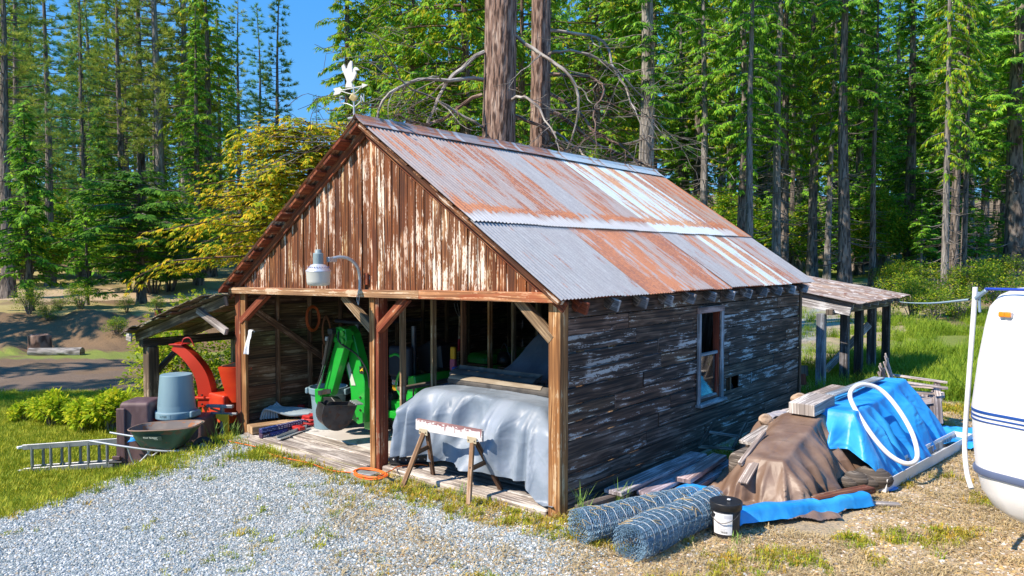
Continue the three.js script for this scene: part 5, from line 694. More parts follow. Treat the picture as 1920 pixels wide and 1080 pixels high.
{ // wheelbarrow
  const t = thing('wheelbarrow', 'rusty green wheelbarrow with galvanised handles, on the grass by the gravel', 'wheelbarrow', [-6.42, gy(-6.42, 1.34) + 0.02, 1.34], 0.66);
  const rings = [[0.18, 0.26, 0.17, 0.10, 0], [0.20, 0.30, 0.19, 0.12, 0], [0.34, 0.40, 0.25, 0.14, 0.02], [0.47, 0.48, 0.30, 0.16, 0.05], [0.50, 0.50, 0.31, 0.16, 0.055], [0.50, 0.515, 0.325, 0.17, 0.055]];
  const N = 48, ring = ([y, a, b, c, sh]) => { const p = []; for (let i = 0; i < N; i++) { const q = i / N * Math.PI * 2, e = 0.62, x = Math.sign(Math.cos(q)) * Math.pow(Math.abs(Math.cos(q)), e) * a, z = Math.sign(Math.sin(q)) * Math.pow(Math.abs(Math.sin(q)), e) * b; p.push([x + sh, y + 0.05 * x * (y > 0.3 ? 1 : 0), z]); } return p; };
  const tub = (rs, flip) => { const P = [], U = [], I = []; rs.forEach((r, j) => ring(r).forEach(([x, y, z], i) => { P.push(x, y, z); U.push(i / N * 4, j / 5); })); for (let j = 0; j + 1 < rs.length; j++) for (let i = 0; i < N; i++) { const a = j * N + i, b = j * N + (i + 1) % N; flip ? I.push(a, b, a + N, b, b + N, a + N) : I.push(a, a + N, b, b, a + N, b + N); } const c = P.length / 3; P.push(0, rs[0][0], 0); U.push(0.5, 0.5); for (let i = 0; i < N; i++) { const a = i, b = (i + 1) % N; flip ? I.push(a, c, b) : I.push(a, b, c); } const g = new THREE.BufferGeometry(); g.setAttribute('position', new THREE.Float32BufferAttribute(P, 3)); g.setAttribute('uv', new THREE.Float32BufferAttribute(U, 2)); g.setIndex(I); g.computeVertexNormals(); return g; };
  const tray = obj('tray', tub(rings, false), mottled(381, [0.035, 0.085, 0.06], [0.055, 0.13, 0.095], { scale: 3, rough: 0.5, spots: [0.15, 0.085, 0.055] }), t);
  obj('tray_inside', tub(rings.slice(0, 5).map(([y, a, b, c, s]) => [y + 0.012, a - 0.012, b - 0.012, c, s]), true), mottled(382, [0.17, 0.15, 0.14], [0.26, 0.22, 0.19], { scale: 4, rough: 0.8, spots: [0.34, 0.14, 0.06] }), tray);
  obj('rim', tube(ring([0.505, 0.52, 0.33, 0, 0.055]).map((p) => V(...p)), 0.011, 6, 96, true), mottled(383, [0.16, 0.10, 0.07], [0.3, 0.2, 0.15], { scale: 6, rough: 0.7 }), tray);
  const tx = canvasTex(256, 64, (g) => { g.fillStyle = '#1f352a'; g.fillRect(0, 0, 256, 64); g.fillStyle = '#d6dccf'; g.font = 'italic bold 30px sans-serif'; g.fillText('True Temper', 14, 36); g.font = 'bold 14px sans-serif'; g.fillText('6 cu ft', 158, 54); });
  obj('lettering', (() => { const g = new THREE.PlaneGeometry(0.3, 0.07, 8, 1), p = g.attributes.position; for (let i = 0; i < p.count; i++) { const x = p.getX(i) - 0.02, y = 0.385 + p.getY(i); p.setXYZ(i, x, y, 0.262 + (y - 0.34) * 0.40 + 0.024); } return g; })(), new THREE.MeshStandardMaterial({ map: tx, roughness: 0.6 }), tray);
  for (const s of [-1, 1]) { obj('handle', tube([[0.5, 0.16, s * 0.09], [0.1, 0.17, s * 0.2], [-0.4, 0.24, s * 0.26], [-0.98, 0.33, s * 0.27]], 0.017, 8), MT.galv, t); obj('leg', tube([[-0.1, 0.17, s * 0.2], [-0.24, 0.02, s * 0.23], [-0.34, 0.0, s * 0.23], [-0.42, 0.24, s * 0.25]], 0.013, 8), MT.galv, t); }
  obj('wooden_block', box(0.5, 0.04, 0.3, 0.2, 0.155, 0), WD.stud, t);
  const wh = sub('wheel', t); wh.position.set(0.62, 0.16, 0); obj('tyre', new THREE.TorusGeometry(0.14, 0.045, 12, 28), MT.rubber, wh); obj('hub', new THREE.CylinderGeometry(0.09, 0.09, 0.05, 18).rotateX(Math.PI / 2), MT.galv, wh);
}
{ // ladder on its edge
  const t = thing('ladder', 'aluminium extension ladder lying on edge in the grass', 'ladder'), a = V(-8.82, 0, 2.47), b = V(-6.9, 0, 0.9), ya = -0.60, yb = -0.42, rail = (y, o, k0 = 0, k1 = 1) => { const p = a.clone().lerp(b, k0), q = a.clone().lerp(b, k1), n = V(-0.63, 0, -0.77).multiplyScalar(o); return bar([p.x + n.x, mix(ya, yb, k0) + y, p.z + n.z], [q.x + n.x, mix(ya, yb, k1) + y, q.z + n.z], 0.085, 0.035); };
  obj('rail', rail(0.03, 0), MT.alu, t); obj('rail', rail(0.41, 0), MT.alu, t); obj('rail', rail(0.05, 0.09, 0.05), MT.alu, t); obj('rail', rail(0.39, 0.09, 0.05), MT.alu, t);
  for (let i = 0; i < 8; i++) for (const s of [0, 1]) { const k = 0.06 + i * 0.122 + s * 0.05, p = a.clone().lerp(b, Math.min(k, 1)), n = V(-0.63, 0, -0.77).multiplyScalar(s * 0.09), y = mix(ya, yb, k); obj('rung', rod([p.x + n.x, y + 0.03, p.z + n.z], [p.x + n.x, y + 0.41, p.z + n.z], 0.024, 8), MT.alu, t); }
  for (const y of [0.03, 0.41]) obj('end_cap', rbox(0.07, 0.04, 0.09, 0.012, a.x - 0.03, ya + y, a.z + 0.025), MT.white, t);
}
{ // wood chipper: feed body, curved discharge chute, hopper
  const t = thing('wood_chipper', 'orange-red wood chipper with a tall curved chute under the lean-to', 'wood chipper');
  const path = [[-8.15, 1.30, 0.28], [-8.02, 1.22, 0.2], [-7.86, 1.05, 0.1], [-7.75, 0.82, 0.0], [-7.70, 0.55, -0.05], [-7.69, 0.25, -0.06]].map((p) => V(...p)), c = new THREE.CatmullRomCurve3(path), P = [], I = [], n = 24;
  for (let i = 0; i <= n; i++) { const p = c.getPoint(i / n), T = c.getTangent(i / n), Z = V(0.62, 0, 0.78), U = Z.clone().cross(T).normalize(), w = mix(0.10, 0.13, i / n), h = mix(0.07, 0.13, i / n); for (const [s, q] of [[-1, -1], [1, -1], [1, 1], [-1, 1]]) { const o = p.clone().addScaledVector(Z, s * w).addScaledVector(U, q * h); P.push(o.x, o.y, o.z); } }
  for (let i = 0; i < n; i++) for (let k = 0; k < 4; k++) { const a = i * 4 + k, b = i * 4 + (k + 1) % 4; I.push(a, b, a + 4, b, b + 4, a + 4); }
  let g = new THREE.BufferGeometry(); g.setAttribute('position', new THREE.Float32BufferAttribute(P, 3)); g.setIndex(I); g = g.toNonIndexed(); g.computeVertexNormals(); obj('chute', g, MT.red, t);
  for (const [x, y, z] of [[-7.62, 0.46, 0.09], [-7.62, 0.30, 0.09], [-7.72, 0.75, 0.1], [-7.8, 0.95, 0.14]]) obj('bolt', new THREE.CylinderGeometry(0.016, 0.016, 0.03, 8).rotateX(Math.PI / 2).translate(x, y, z), MT.steel, t);
  obj('flange', bar([-7.86, 0.40, 0.06], [-7.56, 0.40, -0.18], 0.035, 0.32), MT.red, t);
  obj('chute_handle', tube([[-8.0, 1.3, 0.24], [-7.99, 1.42, 0.22], [-7.9, 1.44, 0.15], [-7.84, 1.3, 0.1]], 0.012, 8), MT.redDull, t); obj('deflector', bar([-8.2, 1.33, 0.3], [-7.98, 1.33, 0.18], 0.02, 0.26), MT.redDull, t);
  obj('feed_body', [rbox(0.75, 0.5, 0.5, 0.04, -7.45, 0.25, -0.25).translate(0, 0, 0)], MT.red, t);
  obj('hopper', (() => { const h = new THREE.CylinderGeometry(0.42, 0.26, 0.62, 4, 1).rotateY(Math.PI / 4 + 0.6); return h.toNonIndexed(); })().translate(-7.05, 0.68, -0.35), MT.red, t); obj('hopper_mouth', (() => new THREE.CylinderGeometry(0.36, 0.3, 0.03, 4, 1).rotateY(Math.PI / 4 + 0.6))().translate(-7.05, 0.985, -0.35), MT.black, t);
  for (const s of [-0.3, 0.3]) obj('wheel', lathe([[0.08, -0.05], [0.2, -0.05], [0.22, 0], [0.2, 0.05], [0.08, 0.05]], 20).rotateZ(Math.PI / 2).translate(-7.4 + s, -0.28, -0.1), MT.rubber, t); obj('skid', bar([-7.8, -0.2, -0.25], [-7.0, -0.2, -0.3], 0.4, 0.08), MT.black, t);
}
{
  const t = thing('work_stand', 'folding aluminium work stand with yellow brackets beside the left post', 'stand');
  obj('top_rail', bar([-6.95, 0.40, 0.36], [-6.55, 0.40, 0.12], 0.05, 0.07), MT.alu, t); obj('top_rail', bar([-6.9, 0.28, 0.32], [-6.5, 0.28, 0.08], 0.035, 0.05), MT.alu, t);
  obj('leg', bar([-6.72, -0.2, 0.22], [-6.72, 0.38, 0.22], 0.05, 0.07, [0, 0, 1]), MT.alu, t); obj('foot', bar([-6.98, gy(-6.98, 0.42) + 0.02, 0.42], [-6.66, gy(-6.66, 0.2) + 0.06, 0.18], 0.05, 0.05), MT.alu, t);
  obj('bracket', prism([[0, 0.0], [0.22, 0.0], [0.22, -0.34], [0.15, -0.3], [0.12, -0.12], [0, -0.06]], 0.03, 0.004).rotateY(0.5).translate(-6.78, 0.27, 0.29), MT.yellow, t); obj('brace_foot', prism([[0, 0], [0.16, 0.02], [0.12, 0.14], [0.06, 0.12]], 0.04, 0.004).rotateY(0.5).translate(-6.66, -0.14, 0.22), MT.yellow, t);
  obj('strut', bar([-6.9, 0.36, 0.33], [-6.6, 0.24, 0.1], 0.03, 0.02), WD.stud, t);
}

// ---------------------------------------------------------------- vegetation
const PT = (u, w) => { const l = (u - 960) / 1414 * w; return [CX + Fx * w + Rx * l, CZ + Fz * w + Rz * l]; };
class TB { // triangle buffer with colours
  constructor() { this.p = []; this.c = []; this.n = []; }
  tri(a, b, c, k, nr) { const p = this.p; p.push(a[0], a[1], a[2], b[0], b[1], b[2], c[0], c[1], c[2]); for (let i = 0; i < 3; i++) this.c.push(k[0], k[1], k[2]); const ux = b[0] - a[0], uy = b[1] - a[1], uz = b[2] - a[2], vx = c[0] - a[0], vy = c[1] - a[1], vz = c[2] - a[2]; let x = uy * vz - uz * vy, y = uz * vx - ux * vz, z = ux * vy - uy * vx; const l = Math.hypot(x, y, z) || 1; x /= l; y /= l; z /= l; for (let i = 0; i < 3; i++) this.n.push(x, y, z); }
  geo() { const g = new THREE.BufferGeometry(); g.setAttribute('position', new THREE.BufferAttribute(new Float32Array(this.p), 3)); g.setAttribute('normal', new THREE.BufferAttribute(new Float32Array(this.n), 3)); g.setAttribute('color', new THREE.BufferAttribute(new Float32Array(this.c), 3)); return g; }
}
class LB { // limbs: tubes with few sides, uv in metres
  constructor() { this.p = []; this.u = []; this.i = []; this.n = []; }
  tube(path, rad, seg = 5, flute) {
    let k0 = -1, T = V(0, 1, 0), U = V(1, 0, 0), len = 0;
    for (let j = 0; j < path.length; j++) {
      const a = path[Math.max(0, j - 1)], b = path[Math.min(path.length - 1, j + 1)]; T = V(b[0] - a[0], b[1] - a[1], b[2] - a[2]).normalize(); if (Math.abs(U.dot(T)) > 0.95) U = V(0, 0, 1); U = U.clone().addScaledVector(T, -U.dot(T)).normalize(); const W = T.clone().cross(U); if (j) len += Math.hypot(path[j][0] - path[j - 1][0], path[j][1] - path[j - 1][1], path[j][2] - path[j - 1][2]);
      const k = this.p.length / 3; for (let s = 0; s <= seg; s++) { const q = s / seg * Math.PI * 2, r = rad[j] * (flute ? flute(q, path[j][1]) : 1), c = Math.cos(q), d = Math.sin(q); const nx = U.x * c + W.x * d, ny = U.y * c + W.y * d, nz = U.z * c + W.z * d; this.p.push(path[j][0] + nx * r, path[j][1] + ny * r, path[j][2] + nz * r); this.n.push(nx, ny, nz); this.u.push(s / seg * Math.max(1, Math.round(rad[0] * 6)), len * 0.5); }
      if (k0 >= 0) for (let s = 0; s < seg; s++) this.i.push(k0 + s, k + s, k0 + s + 1, k0 + s + 1, k + s, k + s + 1); k0 = k;
    }
  }
  geo(smooth = true) { const g = new THREE.BufferGeometry(); g.setAttribute('position', new THREE.BufferAttribute(new Float32Array(this.p), 3)); g.setAttribute('uv', new THREE.BufferAttribute(new Float32Array(this.u), 2)); g.setIndex(this.i); if (smooth) g.computeVertexNormals(); return g; }
}
const leafMat = (tr = 0.4) => new THREE.MeshPhysicalMaterial({ vertexColors: true, roughness: 0.85, transmission: tr, thickness: 0, side: THREE.DoubleSide, specularIntensity: 0.12 });
const LEAF = leafMat(0.42), LEAF_LIGHT = leafMat(0.5);
const bark = (seed, dark, mid, pale, k = 26) => { const f = (u, v) => { const w = u + 0.03 * (vn(u * 6, v * 4, seed, 6, 4) - 0.5); return fbm(w * k, v * 6, seed + 2, 4, k, 6); }; return new THREE.MeshStandardMaterial({ map: tex(128, 256, (u, v) => { const x = f(u, v), y = fbm(u * 5, v * 3, seed + 7, 3, 5, 3); return lerp3(lerp3(dark, mid, sstep(0.3, 0.55, x)), pale, sstep(0.5, 0.75, x * 0.5 + y * 0.5)); }), bumpMap: tex(128, 256, (u, v) => { const x = f(u, v); return [x, x, x]; }, { srgb: false }), bumpScale: 0.06, roughness: 0.95 }); };
const BARK = { cedar: bark(401, [0.07, 0.04, 0.03], [0.24, 0.15, 0.115], [0.46, 0.36, 0.30], 12), pine: bark(402, [0.045, 0.038, 0.035], [0.15, 0.125, 0.11], [0.26, 0.225, 0.20], 10), pale: bark(403, [0.12, 0.11, 0.10], [0.27, 0.25, 0.235], [0.40, 0.38, 0.36], 10), dead: bark(404, [0.15, 0.12, 0.10], [0.32, 0.28, 0.25], [0.52, 0.50, 0.46], 8) };
const pick = (pal, R) => { const k = pal[Math.floor(R() * pal.length)], t = 0.75 + 0.5 * R(); return [k[0] * t, k[1] * t, k[2] * t]; };
// a flat spray of scale foliage: several slim leaves fanning out from p along d
function spray(F, p, d, len, R, col, droop = 0.35, n = 5) {
  const side = V(d.z, 0, -d.x).normalize(), up = side.clone().cross(d).normalize();
  for (let i = 0; i < n; i++) {
    const a = (i / (n - 1) - 0.5) * 1.9 + (R() - 0.5) * 0.4, L = len * (1 - 0.32 * Math.abs(a)) * (0.75 + 0.5 * R()), w = len * (0.10 + 0.07 * R()), dir = d.clone().multiplyScalar(Math.cos(a)).addScaledVector(side, Math.sin(a)), o = [p[0] + d.x * len * 0.1 * i * 0.3, p[1], p[2] + d.z * len * 0.1 * i * 0.3];
    const r = side.clone().multiplyScalar(Math.cos(a)).addScaledVector(d, -Math.sin(a)).addScaledVector(up, (R() - 0.5) * 0.9), m = [o[0] + dir.x * L * 0.5, o[1] + dir.y * L * 0.5 - L * 0.04, o[2] + dir.z * L * 0.5], t = [o[0] + dir.x * L, o[1] + dir.y * L - L * droop * (0.6 + 0.8 * R()), o[2] + dir.z * L];
    const A = [m[0] + r.x * w, m[1] + r.y * w, m[2] + r.z * w], B = [m[0] - r.x * w, m[1] - r.y * w, m[2] - r.z * w], k = pick(col, R);
    F.tri(o, A, B, k); F.tri(A, t, B, k);
  }
}
// a tuft of needles
function tuft(F, p, d, len, R, col, n = 12) { const k = pick(col, R); for (let i = 0; i < n; i++) { const v = V(R() * 2 - 1, R() * 2 - 1, R() * 2 - 1).normalize().multiplyScalar(0.85).add(d).normalize().multiplyScalar(len * (0.7 + 0.5 * R())), s = V(v.y, -v.x + 0.01, v.z * 0.3).normalize().multiplyScalar(len * 0.055), q = 0.85 + 0.3 * R(), kk = [k[0] * q, k[1] * q, k[2] * q]; F.tri([p[0] - s.x, p[1] - s.y, p[2] - s.z], [p[0] + s.x, p[1] + s.y, p[2] + s.z], [p[0] + v.x, p[1] + v.y, p[2] + v.z], kk); } }
function conifer(seed, { h, r0, base, rad, nb, col, type = 'cedar', droop = 0.3, prof = (t) => 1 - t * 0.85, dead = 0, sp = 0.5, lean = 0, density = 1, up = 0, sc = 0.2 }) {
  const R = RNG(seed), L = new LB(), F = new TB(), tr = [], rd = [], n = 14; const at = (y) => [lean * y + 0.15 * (vn(y * 0.12, seed, 3) - 0.5) * y * 0.15, 0, 0.15 * (vn(y * 0.12, seed, 9) - 0.5) * y * 0.15];
  for (let i = 0; i <= n; i++) { const y = h * i / n, a = at(y); tr.push([a[0], y - (i ? 0 : 0.6), a[2]]); rd.push(Math.max(0.02, r0 * (1 - 0.93 * i / n) * (i === 0 ? 1.45 : 1))); }
  L.tube(tr, rd, 9);
  for (let i = 0; i < dead; i++) { const y = mix(1.5, base * 1.15, R()), a = at(y), q = R() * 6.28, l = 0.6 + R() * rad * 0.55, d = [Math.cos(q), -0.15 - 0.3 * R(), Math.sin(q)]; L.tube([a.map((v, k) => k === 1 ? y : v), [a[0] + d[0] * l * 0.5, y + d[1] * l * 0.4, a[2] + d[2] * l * 0.5], [a[0] + d[0] * l, y + d[1] * l + 0.15 * l, a[2] + d[2] * l]], [0.035, 0.02, 0.006], 4); }
  for (let i = 0; i < nb; i++) {
    const t = Math.pow((i + R()) / nb, 0.9), y = base + (h - base) * t, q = i * 2.39996 + R() * 1.6, l = rad * prof(t) * (0.35 + 0.85 * Math.pow(R(), 0.7)) * (0.65 + 0.6 * vn(t * 11, Math.cos(q) * 2 + 7, seed + 2)); if (l < 0.25 || vn(t * 16 + 3, Math.sin(q) * 2.2 + 5, seed + 5) < 0.24) continue; const a = at(y), dx = Math.cos(q), dz = Math.sin(q), path = [], rr2 = [], m = 4, rise = up * (0.5 + R());
    for (let k = 0; k <= m; k++) { const s = k / m; path.push([a[0] + dx * l * s + (R() - 0.5) * 0.1 * l * s, y + l * (rise * s - droop * s * s * (0.6 + 0.6 * R())) + (type === 'pine' ? 0.25 * l * s * s : 0.06 * l * s * s), a[2] + dz * l * s + (R() - 0.5) * 0.1 * l * s]); rr2.push(Math.max(0.006, 0.012 * l * (1 - s * 0.9) + 0.008)); }
    L.tube(path, rr2, 4);
    const steps = Math.max(2, Math.round(l * (type === 'pine' ? 3.2 : 3.6) * density));
    for (let k = 0; k < steps; k++) {
      const s = mix(type === 'pine' ? 0.4 : 0.18, 1.0, (k + R()) / steps), f = s * m, j = Math.min(m - 1, Math.floor(f)), g = f - j, P = [0, 1, 2].map((c) => mix(path[j][c], path[j + 1][c], g)), D = V(path[j + 1][0] - path[j][0], path[j + 1][1] - path[j][1], path[j + 1][2] - path[j][2]).normalize();
      if (type === 'pine') { for (let e = 0; e < 2; e++) { const o = l * 0.2 * (1.1 - s * 0.6); tuft(F, [P[0] + (R() - 0.5) * o, P[1] + (R() - 0.3) * o * 0.7, P[2] + (R() - 0.5) * o], V(D.x, 0.5, D.z).normalize(), sp * (0.7 + 0.5 * R()), R, col, 10); } }
      else for (const sd of [-1, 1]) { const side = V(D.z * sd, 0, -D.x * sd), dir = D.clone().multiplyScalar(0.55 + 0.5 * s).addScaledVector(side, 1.15 - 0.7 * s).add(V(0, -0.15 - 0.35 * R(), 0)).normalize(); const off = l * 0.14 * (1.15 - s) * R(); spray(F, [P[0] + side.x * off, P[1] - 0.05 - (R() - 0.35) * sc, P[2] + side.z * off], dir, sp * (0.65 + 0.7 * R()), R, col, droop + 0.05, 5); }
    }
  }
  return { limbs: L.geo(), leaves: F.geo() };
}
function leafy(seed, { h, r, n, col, leaf = 0.09, stems = 7, base = 0.1, blobs = 16, flat: fl = 0.8 }) {
  const R = RNG(seed), L = new LB(), F = new TB(), B = [];
  for (let i = 0; i < blobs; i++) { const q = R() * 6.28, d = r * Math.sqrt(R()) * 0.8, y = mix(base + h * 0.18, h * 0.86, R()) * (1 - 0.25 * d / r); B.push([Math.cos(q) * d, y, Math.sin(q) * d, r * (0.22 + 0.24 * R())]); }
  for (let i = 0; i < Math.max(stems, 1); i++) { const b = B[i % B.length]; L.tube([[b[0] * 0.12, -0.2, b[2] * 0.12], [b[0] * 0.4, b[1] * 0.5, b[2] * 0.4], [b[0], b[1], b[2]]], [0.02 + 0.006 * h, 0.014 + 0.004 * h, 0.006], 5); }
  for (let i = 0; i < n; i++) { const b = B[Math.floor(R() * B.length)], v = V(R() * 2 - 1, R() * 2 - 1, R() * 2 - 1).normalize(), q = b[3] * (0.55 + 0.5 * R()), p = [b[0] + v.x * q, Math.max(0.03, b[1] + v.y * q * fl), b[2] + v.z * q], a = V(v.x + R() - 0.5, v.y * 0.5 + R() - 0.3, v.z + R() - 0.5).normalize(), s = V(a.z, (R() - 0.5) * 0.8, -a.x).normalize(), l = leaf * (0.6 + 0.8 * R()), k = pick(col, R), t = [p[0] + a.x * l, p[1] + a.y * l - l * 0.2, p[2] + a.z * l], m1 = [p[0] + a.x * l * 0.5 + s.x * l * 0.32, p[1] + a.y * l * 0.5 + s.y * l * 0.32, p[2] + a.z * l * 0.5 + s.z * l * 0.32], m2 = [p[0] + a.x * l * 0.5 - s.x * l * 0.32, p[1] + a.y * l * 0.5 - s.y * l * 0.32, p[2] + a.z * l * 0.5 - s.z * l * 0.32]; F.tri(p, m1, m2, k); F.tri(m1, t, m2, k); }
  return { limbs: L.geo(), leaves: F.geo() };
}
const C_DARK = [[0.059, 0.167, 0.02], [0.084, 0.229, 0.025], [0.109, 0.281, 0.027], [0.161, 0.336, 0.03]], C_MID = [[0.109, 0.301, 0.03], [0.173, 0.42, 0.037], [0.251, 0.524, 0.043], [0.377, 0.632, 0.047]], C_YEL = [[0.177, 0.313, 0.018], [0.295, 0.424, 0.023], [0.413, 0.498, 0.025], [0.591, 0.516, 0.027], [0.138, 0.257, 0.018]], C_GOLD = [[0.747, 0.569, 0.026], [0.561, 0.547, 0.026], [0.888, 0.569, 0.031], [0.328, 0.42, 0.022]], C_PINE = [[0.186, 0.295, 0.049], [0.273, 0.393, 0.066], [0.375, 0.477, 0.073], [0.477, 0.505, 0.082]], C_BLUE = [[0.094, 0.276, 0.122], [0.15, 0.361, 0.145], [0.206, 0.425, 0.162]], C_LIME = [[0.218, 0.356, 0.018], [0.32, 0.45, 0.023], [0.436, 0.529, 0.027], [0.524, 0.529, 0.037]], C_GREEN = [[0.05, 0.167, 0.02], [0.084, 0.226, 0.025], [0.134, 0.297, 0.029]];
const K = {
  spread: conifer(1, { h: 7.2, r0: 0.27, base: 1.35, rad: 3.5, nb: 120, col: C_DARK, prof: (t) => Math.sqrt(Math.max(0, 1 - Math.pow(t * 1.02, 2.2))) * (0.75 + 0.5 * Math.min(1, t * 3)), droop: 0.2, sp: 0.30, up: 0.12, density: 1.8 }),
  slim: conifer(2, { h: 10, r0: 0.19, base: 1.5, rad: 2.1, nb: 140, col: C_DARK.concat(C_MID), droop: 0.22, sp: 0.3, prof: (t) => 1.05 - 0.9 * t, density: 1.6 }),
  young: conifer(3, { h: 6, r0: 0.1, base: 0.6, rad: 1.6, nb: 90, col: C_MID, droop: 0.18, sp: 0.26, density: 1.7 }),
  tower: conifer(4, { h: 19, r0: 0.32, base: 2.5, rad: 2.9, nb: 190, col: C_DARK.concat(C_MID), droop: 0.24, sp: 0.28, prof: (t) => (1 - t * 0.9) * (0.7 + 0.4 * vn(t * 9, 1, 4)), density: 1.9 }),
  cedarA: conifer(5, { h: 24, r0: 0.36, base: 5.2, rad: 3.8, nb: 140, col: C_MID, droop: 0.36, sp: 0.27, dead: 40, prof: (t) => (1.05 - t * 0.8) * Math.min(1, 0.25 + t * 2.0), density: 2.0 }),
  cedarB: conifer(6, { h: 26, r0: 0.36, base: 6.2, rad: 3.6, nb: 130, col: C_MID.concat(C_YEL), droop: 0.38, sp: 0.27, dead: 44, prof: (t) => (1.1 - t * 0.85) * Math.min(1, 0.3 + t * 2), density: 2.0 }),
  cedarC: conifer(7, { h: 22, r0: 0.3, base: 3.4, rad: 4.0, nb: 140, col: C_DARK.concat(C_MID, C_MID), droop: 0.34, sp: 0.27, dead: 18, prof: (t) => (0.95 - t * 0.7) * Math.min(1, 0.5 + t * 2), density: 2.0 }),
  pole: conifer(17, { h: 27, r0: 0.36, base: 8.5, rad: 3.4, nb: 110, col: C_MID.concat(C_DARK), droop: 0.36, sp: 0.27, dead: 60, prof: (t) => (1.1 - t * 0.85) * Math.min(1, 0.35 + t * 2), density: 2.0 }),
  pineA: conifer(8, { h: 27, r0: 0.4, base: 9, rad: 3.6, nb: 130, col: C_PINE, type: 'pine', sp: 0.42, dead: 30, droop: 0.12, prof: (t) => 1.05 - t * 0.8 }),
  pineB: conifer(9, { h: 25, r0: 0.3, base: 5.5, rad: 2.9, nb: 140, col: C_PINE.concat(C_BLUE), type: 'pine', sp: 0.4, dead: 22, droop: 0.15, prof: (t) => 1.0 - t * 0.78 }),
  pineC: conifer(10, { h: 24, r0: 0.26, base: 4, rad: 2.6, nb: 140, col: C_BLUE, type: 'pine', sp: 0.42, dead: 10, droop: 0.1, prof: (t) => 1.0 - t * 0.8 }),
  yellow: conifer(11, { h: 17, r0: 0.4, base: 3.2, rad: 5.6, nb: 120, col: C_YEL.concat(C_MID), droop: 0.34, sp: 0.28, dead: 26, prof: (t) => 1.0 - 0.6 * t, density: 2.0, up: 0.1, sc: 0.6 }),
  gold: conifer(12, { h: 12, r0: 0.3, base: 4.6, rad: 5.0, nb: 210, col: C_GOLD.concat(C_GOLD, C_YEL), droop: 0.33, sp: 0.25, dead: 12, prof: (t) => 1.15 - 0.7 * t, density: 2.1, up: 0.12, sc: 0.75 }),
  oak: leafy(13, { h: 7, r: 2.6, n: 9000, col: C_MID.concat(C_YEL), leaf: 0.22, stems: 9, base: 0.8, blobs: 26 }),
  shrub: leafy(14, { h: 2.2, r: 1.3, n: 7000, col: C_LIME, leaf: 0.085, stems: 12, base: 0.1, blobs: 22 }),
  shrubG: leafy(15, { h: 2.3, r: 1.5, n: 2600, col: C_GREEN.concat(C_LIME), leaf: 0.12, stems: 22, base: 0.1, blobs: 34 }),
  weed: leafy(16, { h: 0.5, r: 0.42, n: 1300, col: C_LIME.map((c) => [c[0] * 1.25, c[1] * 1.2, c[2]]), leaf: 0.085, stems: 9, base: 0.0, blobs: 12 }),
};
function plant(name, kind, barkM, label, category, x, z, { s = 1, sy, turn = 0, group, light, tilt = 0, tiltz = 0, sink = 0, leafName = 'crown' } = {}) {
  const t = thing(name, label, category, [x, terrain(x, z) - sink, z], turn, group); t.scale.set(s, sy ?? s, s); t.rotation.x = tilt; t.rotation.z = tiltz;
  obj(name.includes('tree') ? 'trunk' : 'stem', K[kind].limbs, barkM, t); obj(leafName, K[kind].leaves, light ? LEAF_LIGHT : LEAF, t); return t;
}
const seen = {}; const T = (name, kind, bk, label, u, w, o = {}) => { const c = seen[label] = (seen[label] ?? 0) + 1; if (c > 1) label += c === 2 ? ', farther right' : c === 3 ? ', rightmost' : ', at the end'; const [x, z] = PT(u, w); return plant(name, kind, BARK[bk], label, 'tree', x, z, o); };
// left: trees on the bank
T('cedar_tree', 'spread', 'pine', 'broad dark green round-crowned conifer on top of the bank', 265, 40, { turn: 1.0, s: 1.02 });
T('cedar_tree', 'slim', 'pine', 'slender dark conifer at the left end of the bank', 55, 36, { turn: 2.0, sy: 1.0 });
T('cedar_tree', 'young', 'pine', 'small dark conifer between the slender and the broad one on the bank', 163, 38.5, { turn: 0.4, s: 1.0, sy: 1.1 });
T('pine_tree', 'pineA', 'pine', 'tall straight pine with grey trunk behind the broad conifer', 232, 58, { s: 0.92, turn: 0.5 });
T('pine_tree', 'pineB', 'pine', 'thin pine with a slightly bent trunk left of the tall straight pine', 163, 54, { s: 0.62, sy: 0.85, turn: 3.4, tiltz: -0.01 });
T('pine_tree', 'pineA', 'pine', 'leaning dark pine whose trunk runs into the dense dark conifer', 372, 64, { s: 0.85, turn: 2.1, tiltz: 0.05, tilt: 0.03 });
T('cedar_tree', 'tower', 'pine', 'dense dark green conifer tower beside the gap of blue sky', 372, 52, { s: 1.0, turn: 0.3 });
T('pine_tree', 'pineC', 'pine', 'thin bluish pine left of the pair in the sky gap', 490, 78, { s: 1.05, turn: 0.2 });
T('pine_tree', 'pineB', 'pine', 'dark-trunked pine right of the bluish pine in the sky gap', 524, 64, { s: 0.98, turn: 1.4 });
T('pine_tree', 'pineB', 'pine', 'full pine at the left side of the sky gap', 452, 88, { s: 1.15, turn: 3.3 });
T('pine_tree', 'pineC', 'pine', 'small far bluish pine low in the sky gap', 597, 120, { s: 0.85, turn: 2.4 });
T('pine_tree', 'pineC', 'pine', 'small far bluish pine just left of the weather vane', 628, 112, { s: 0.72, turn: 1.1 });
T('pine_tree', 'pineA', 'pine', 'large pine with hanging boughs at the upper left edge', 15, 46, { s: 0.95, turn: 4.0 });
T('pine_tree', 'pineB', 'pine', 'bushy pine behind the slender conifer at the left', 95, 52, { s: 1.05, turn: 5.0 });
T('pine_tree', 'pineB', 'pine', 'bushy pine between the tall straight pine and the dense tower', 296, 74, { s: 1.0, turn: 2.6 });
T('cedar_tree', 'gold', 'cedar', 'golden green cedar with drooping sprays left of the gable', 585, 27, { turn: 2.2, s: 0.92, sy: 0.66, light: 1 });
T('cedar_tree', 'yellow', 'cedar', 'yellow-green cedar behind the weather vane', 775, 30, { turn: 0.9, s: 0.85, light: 1 });
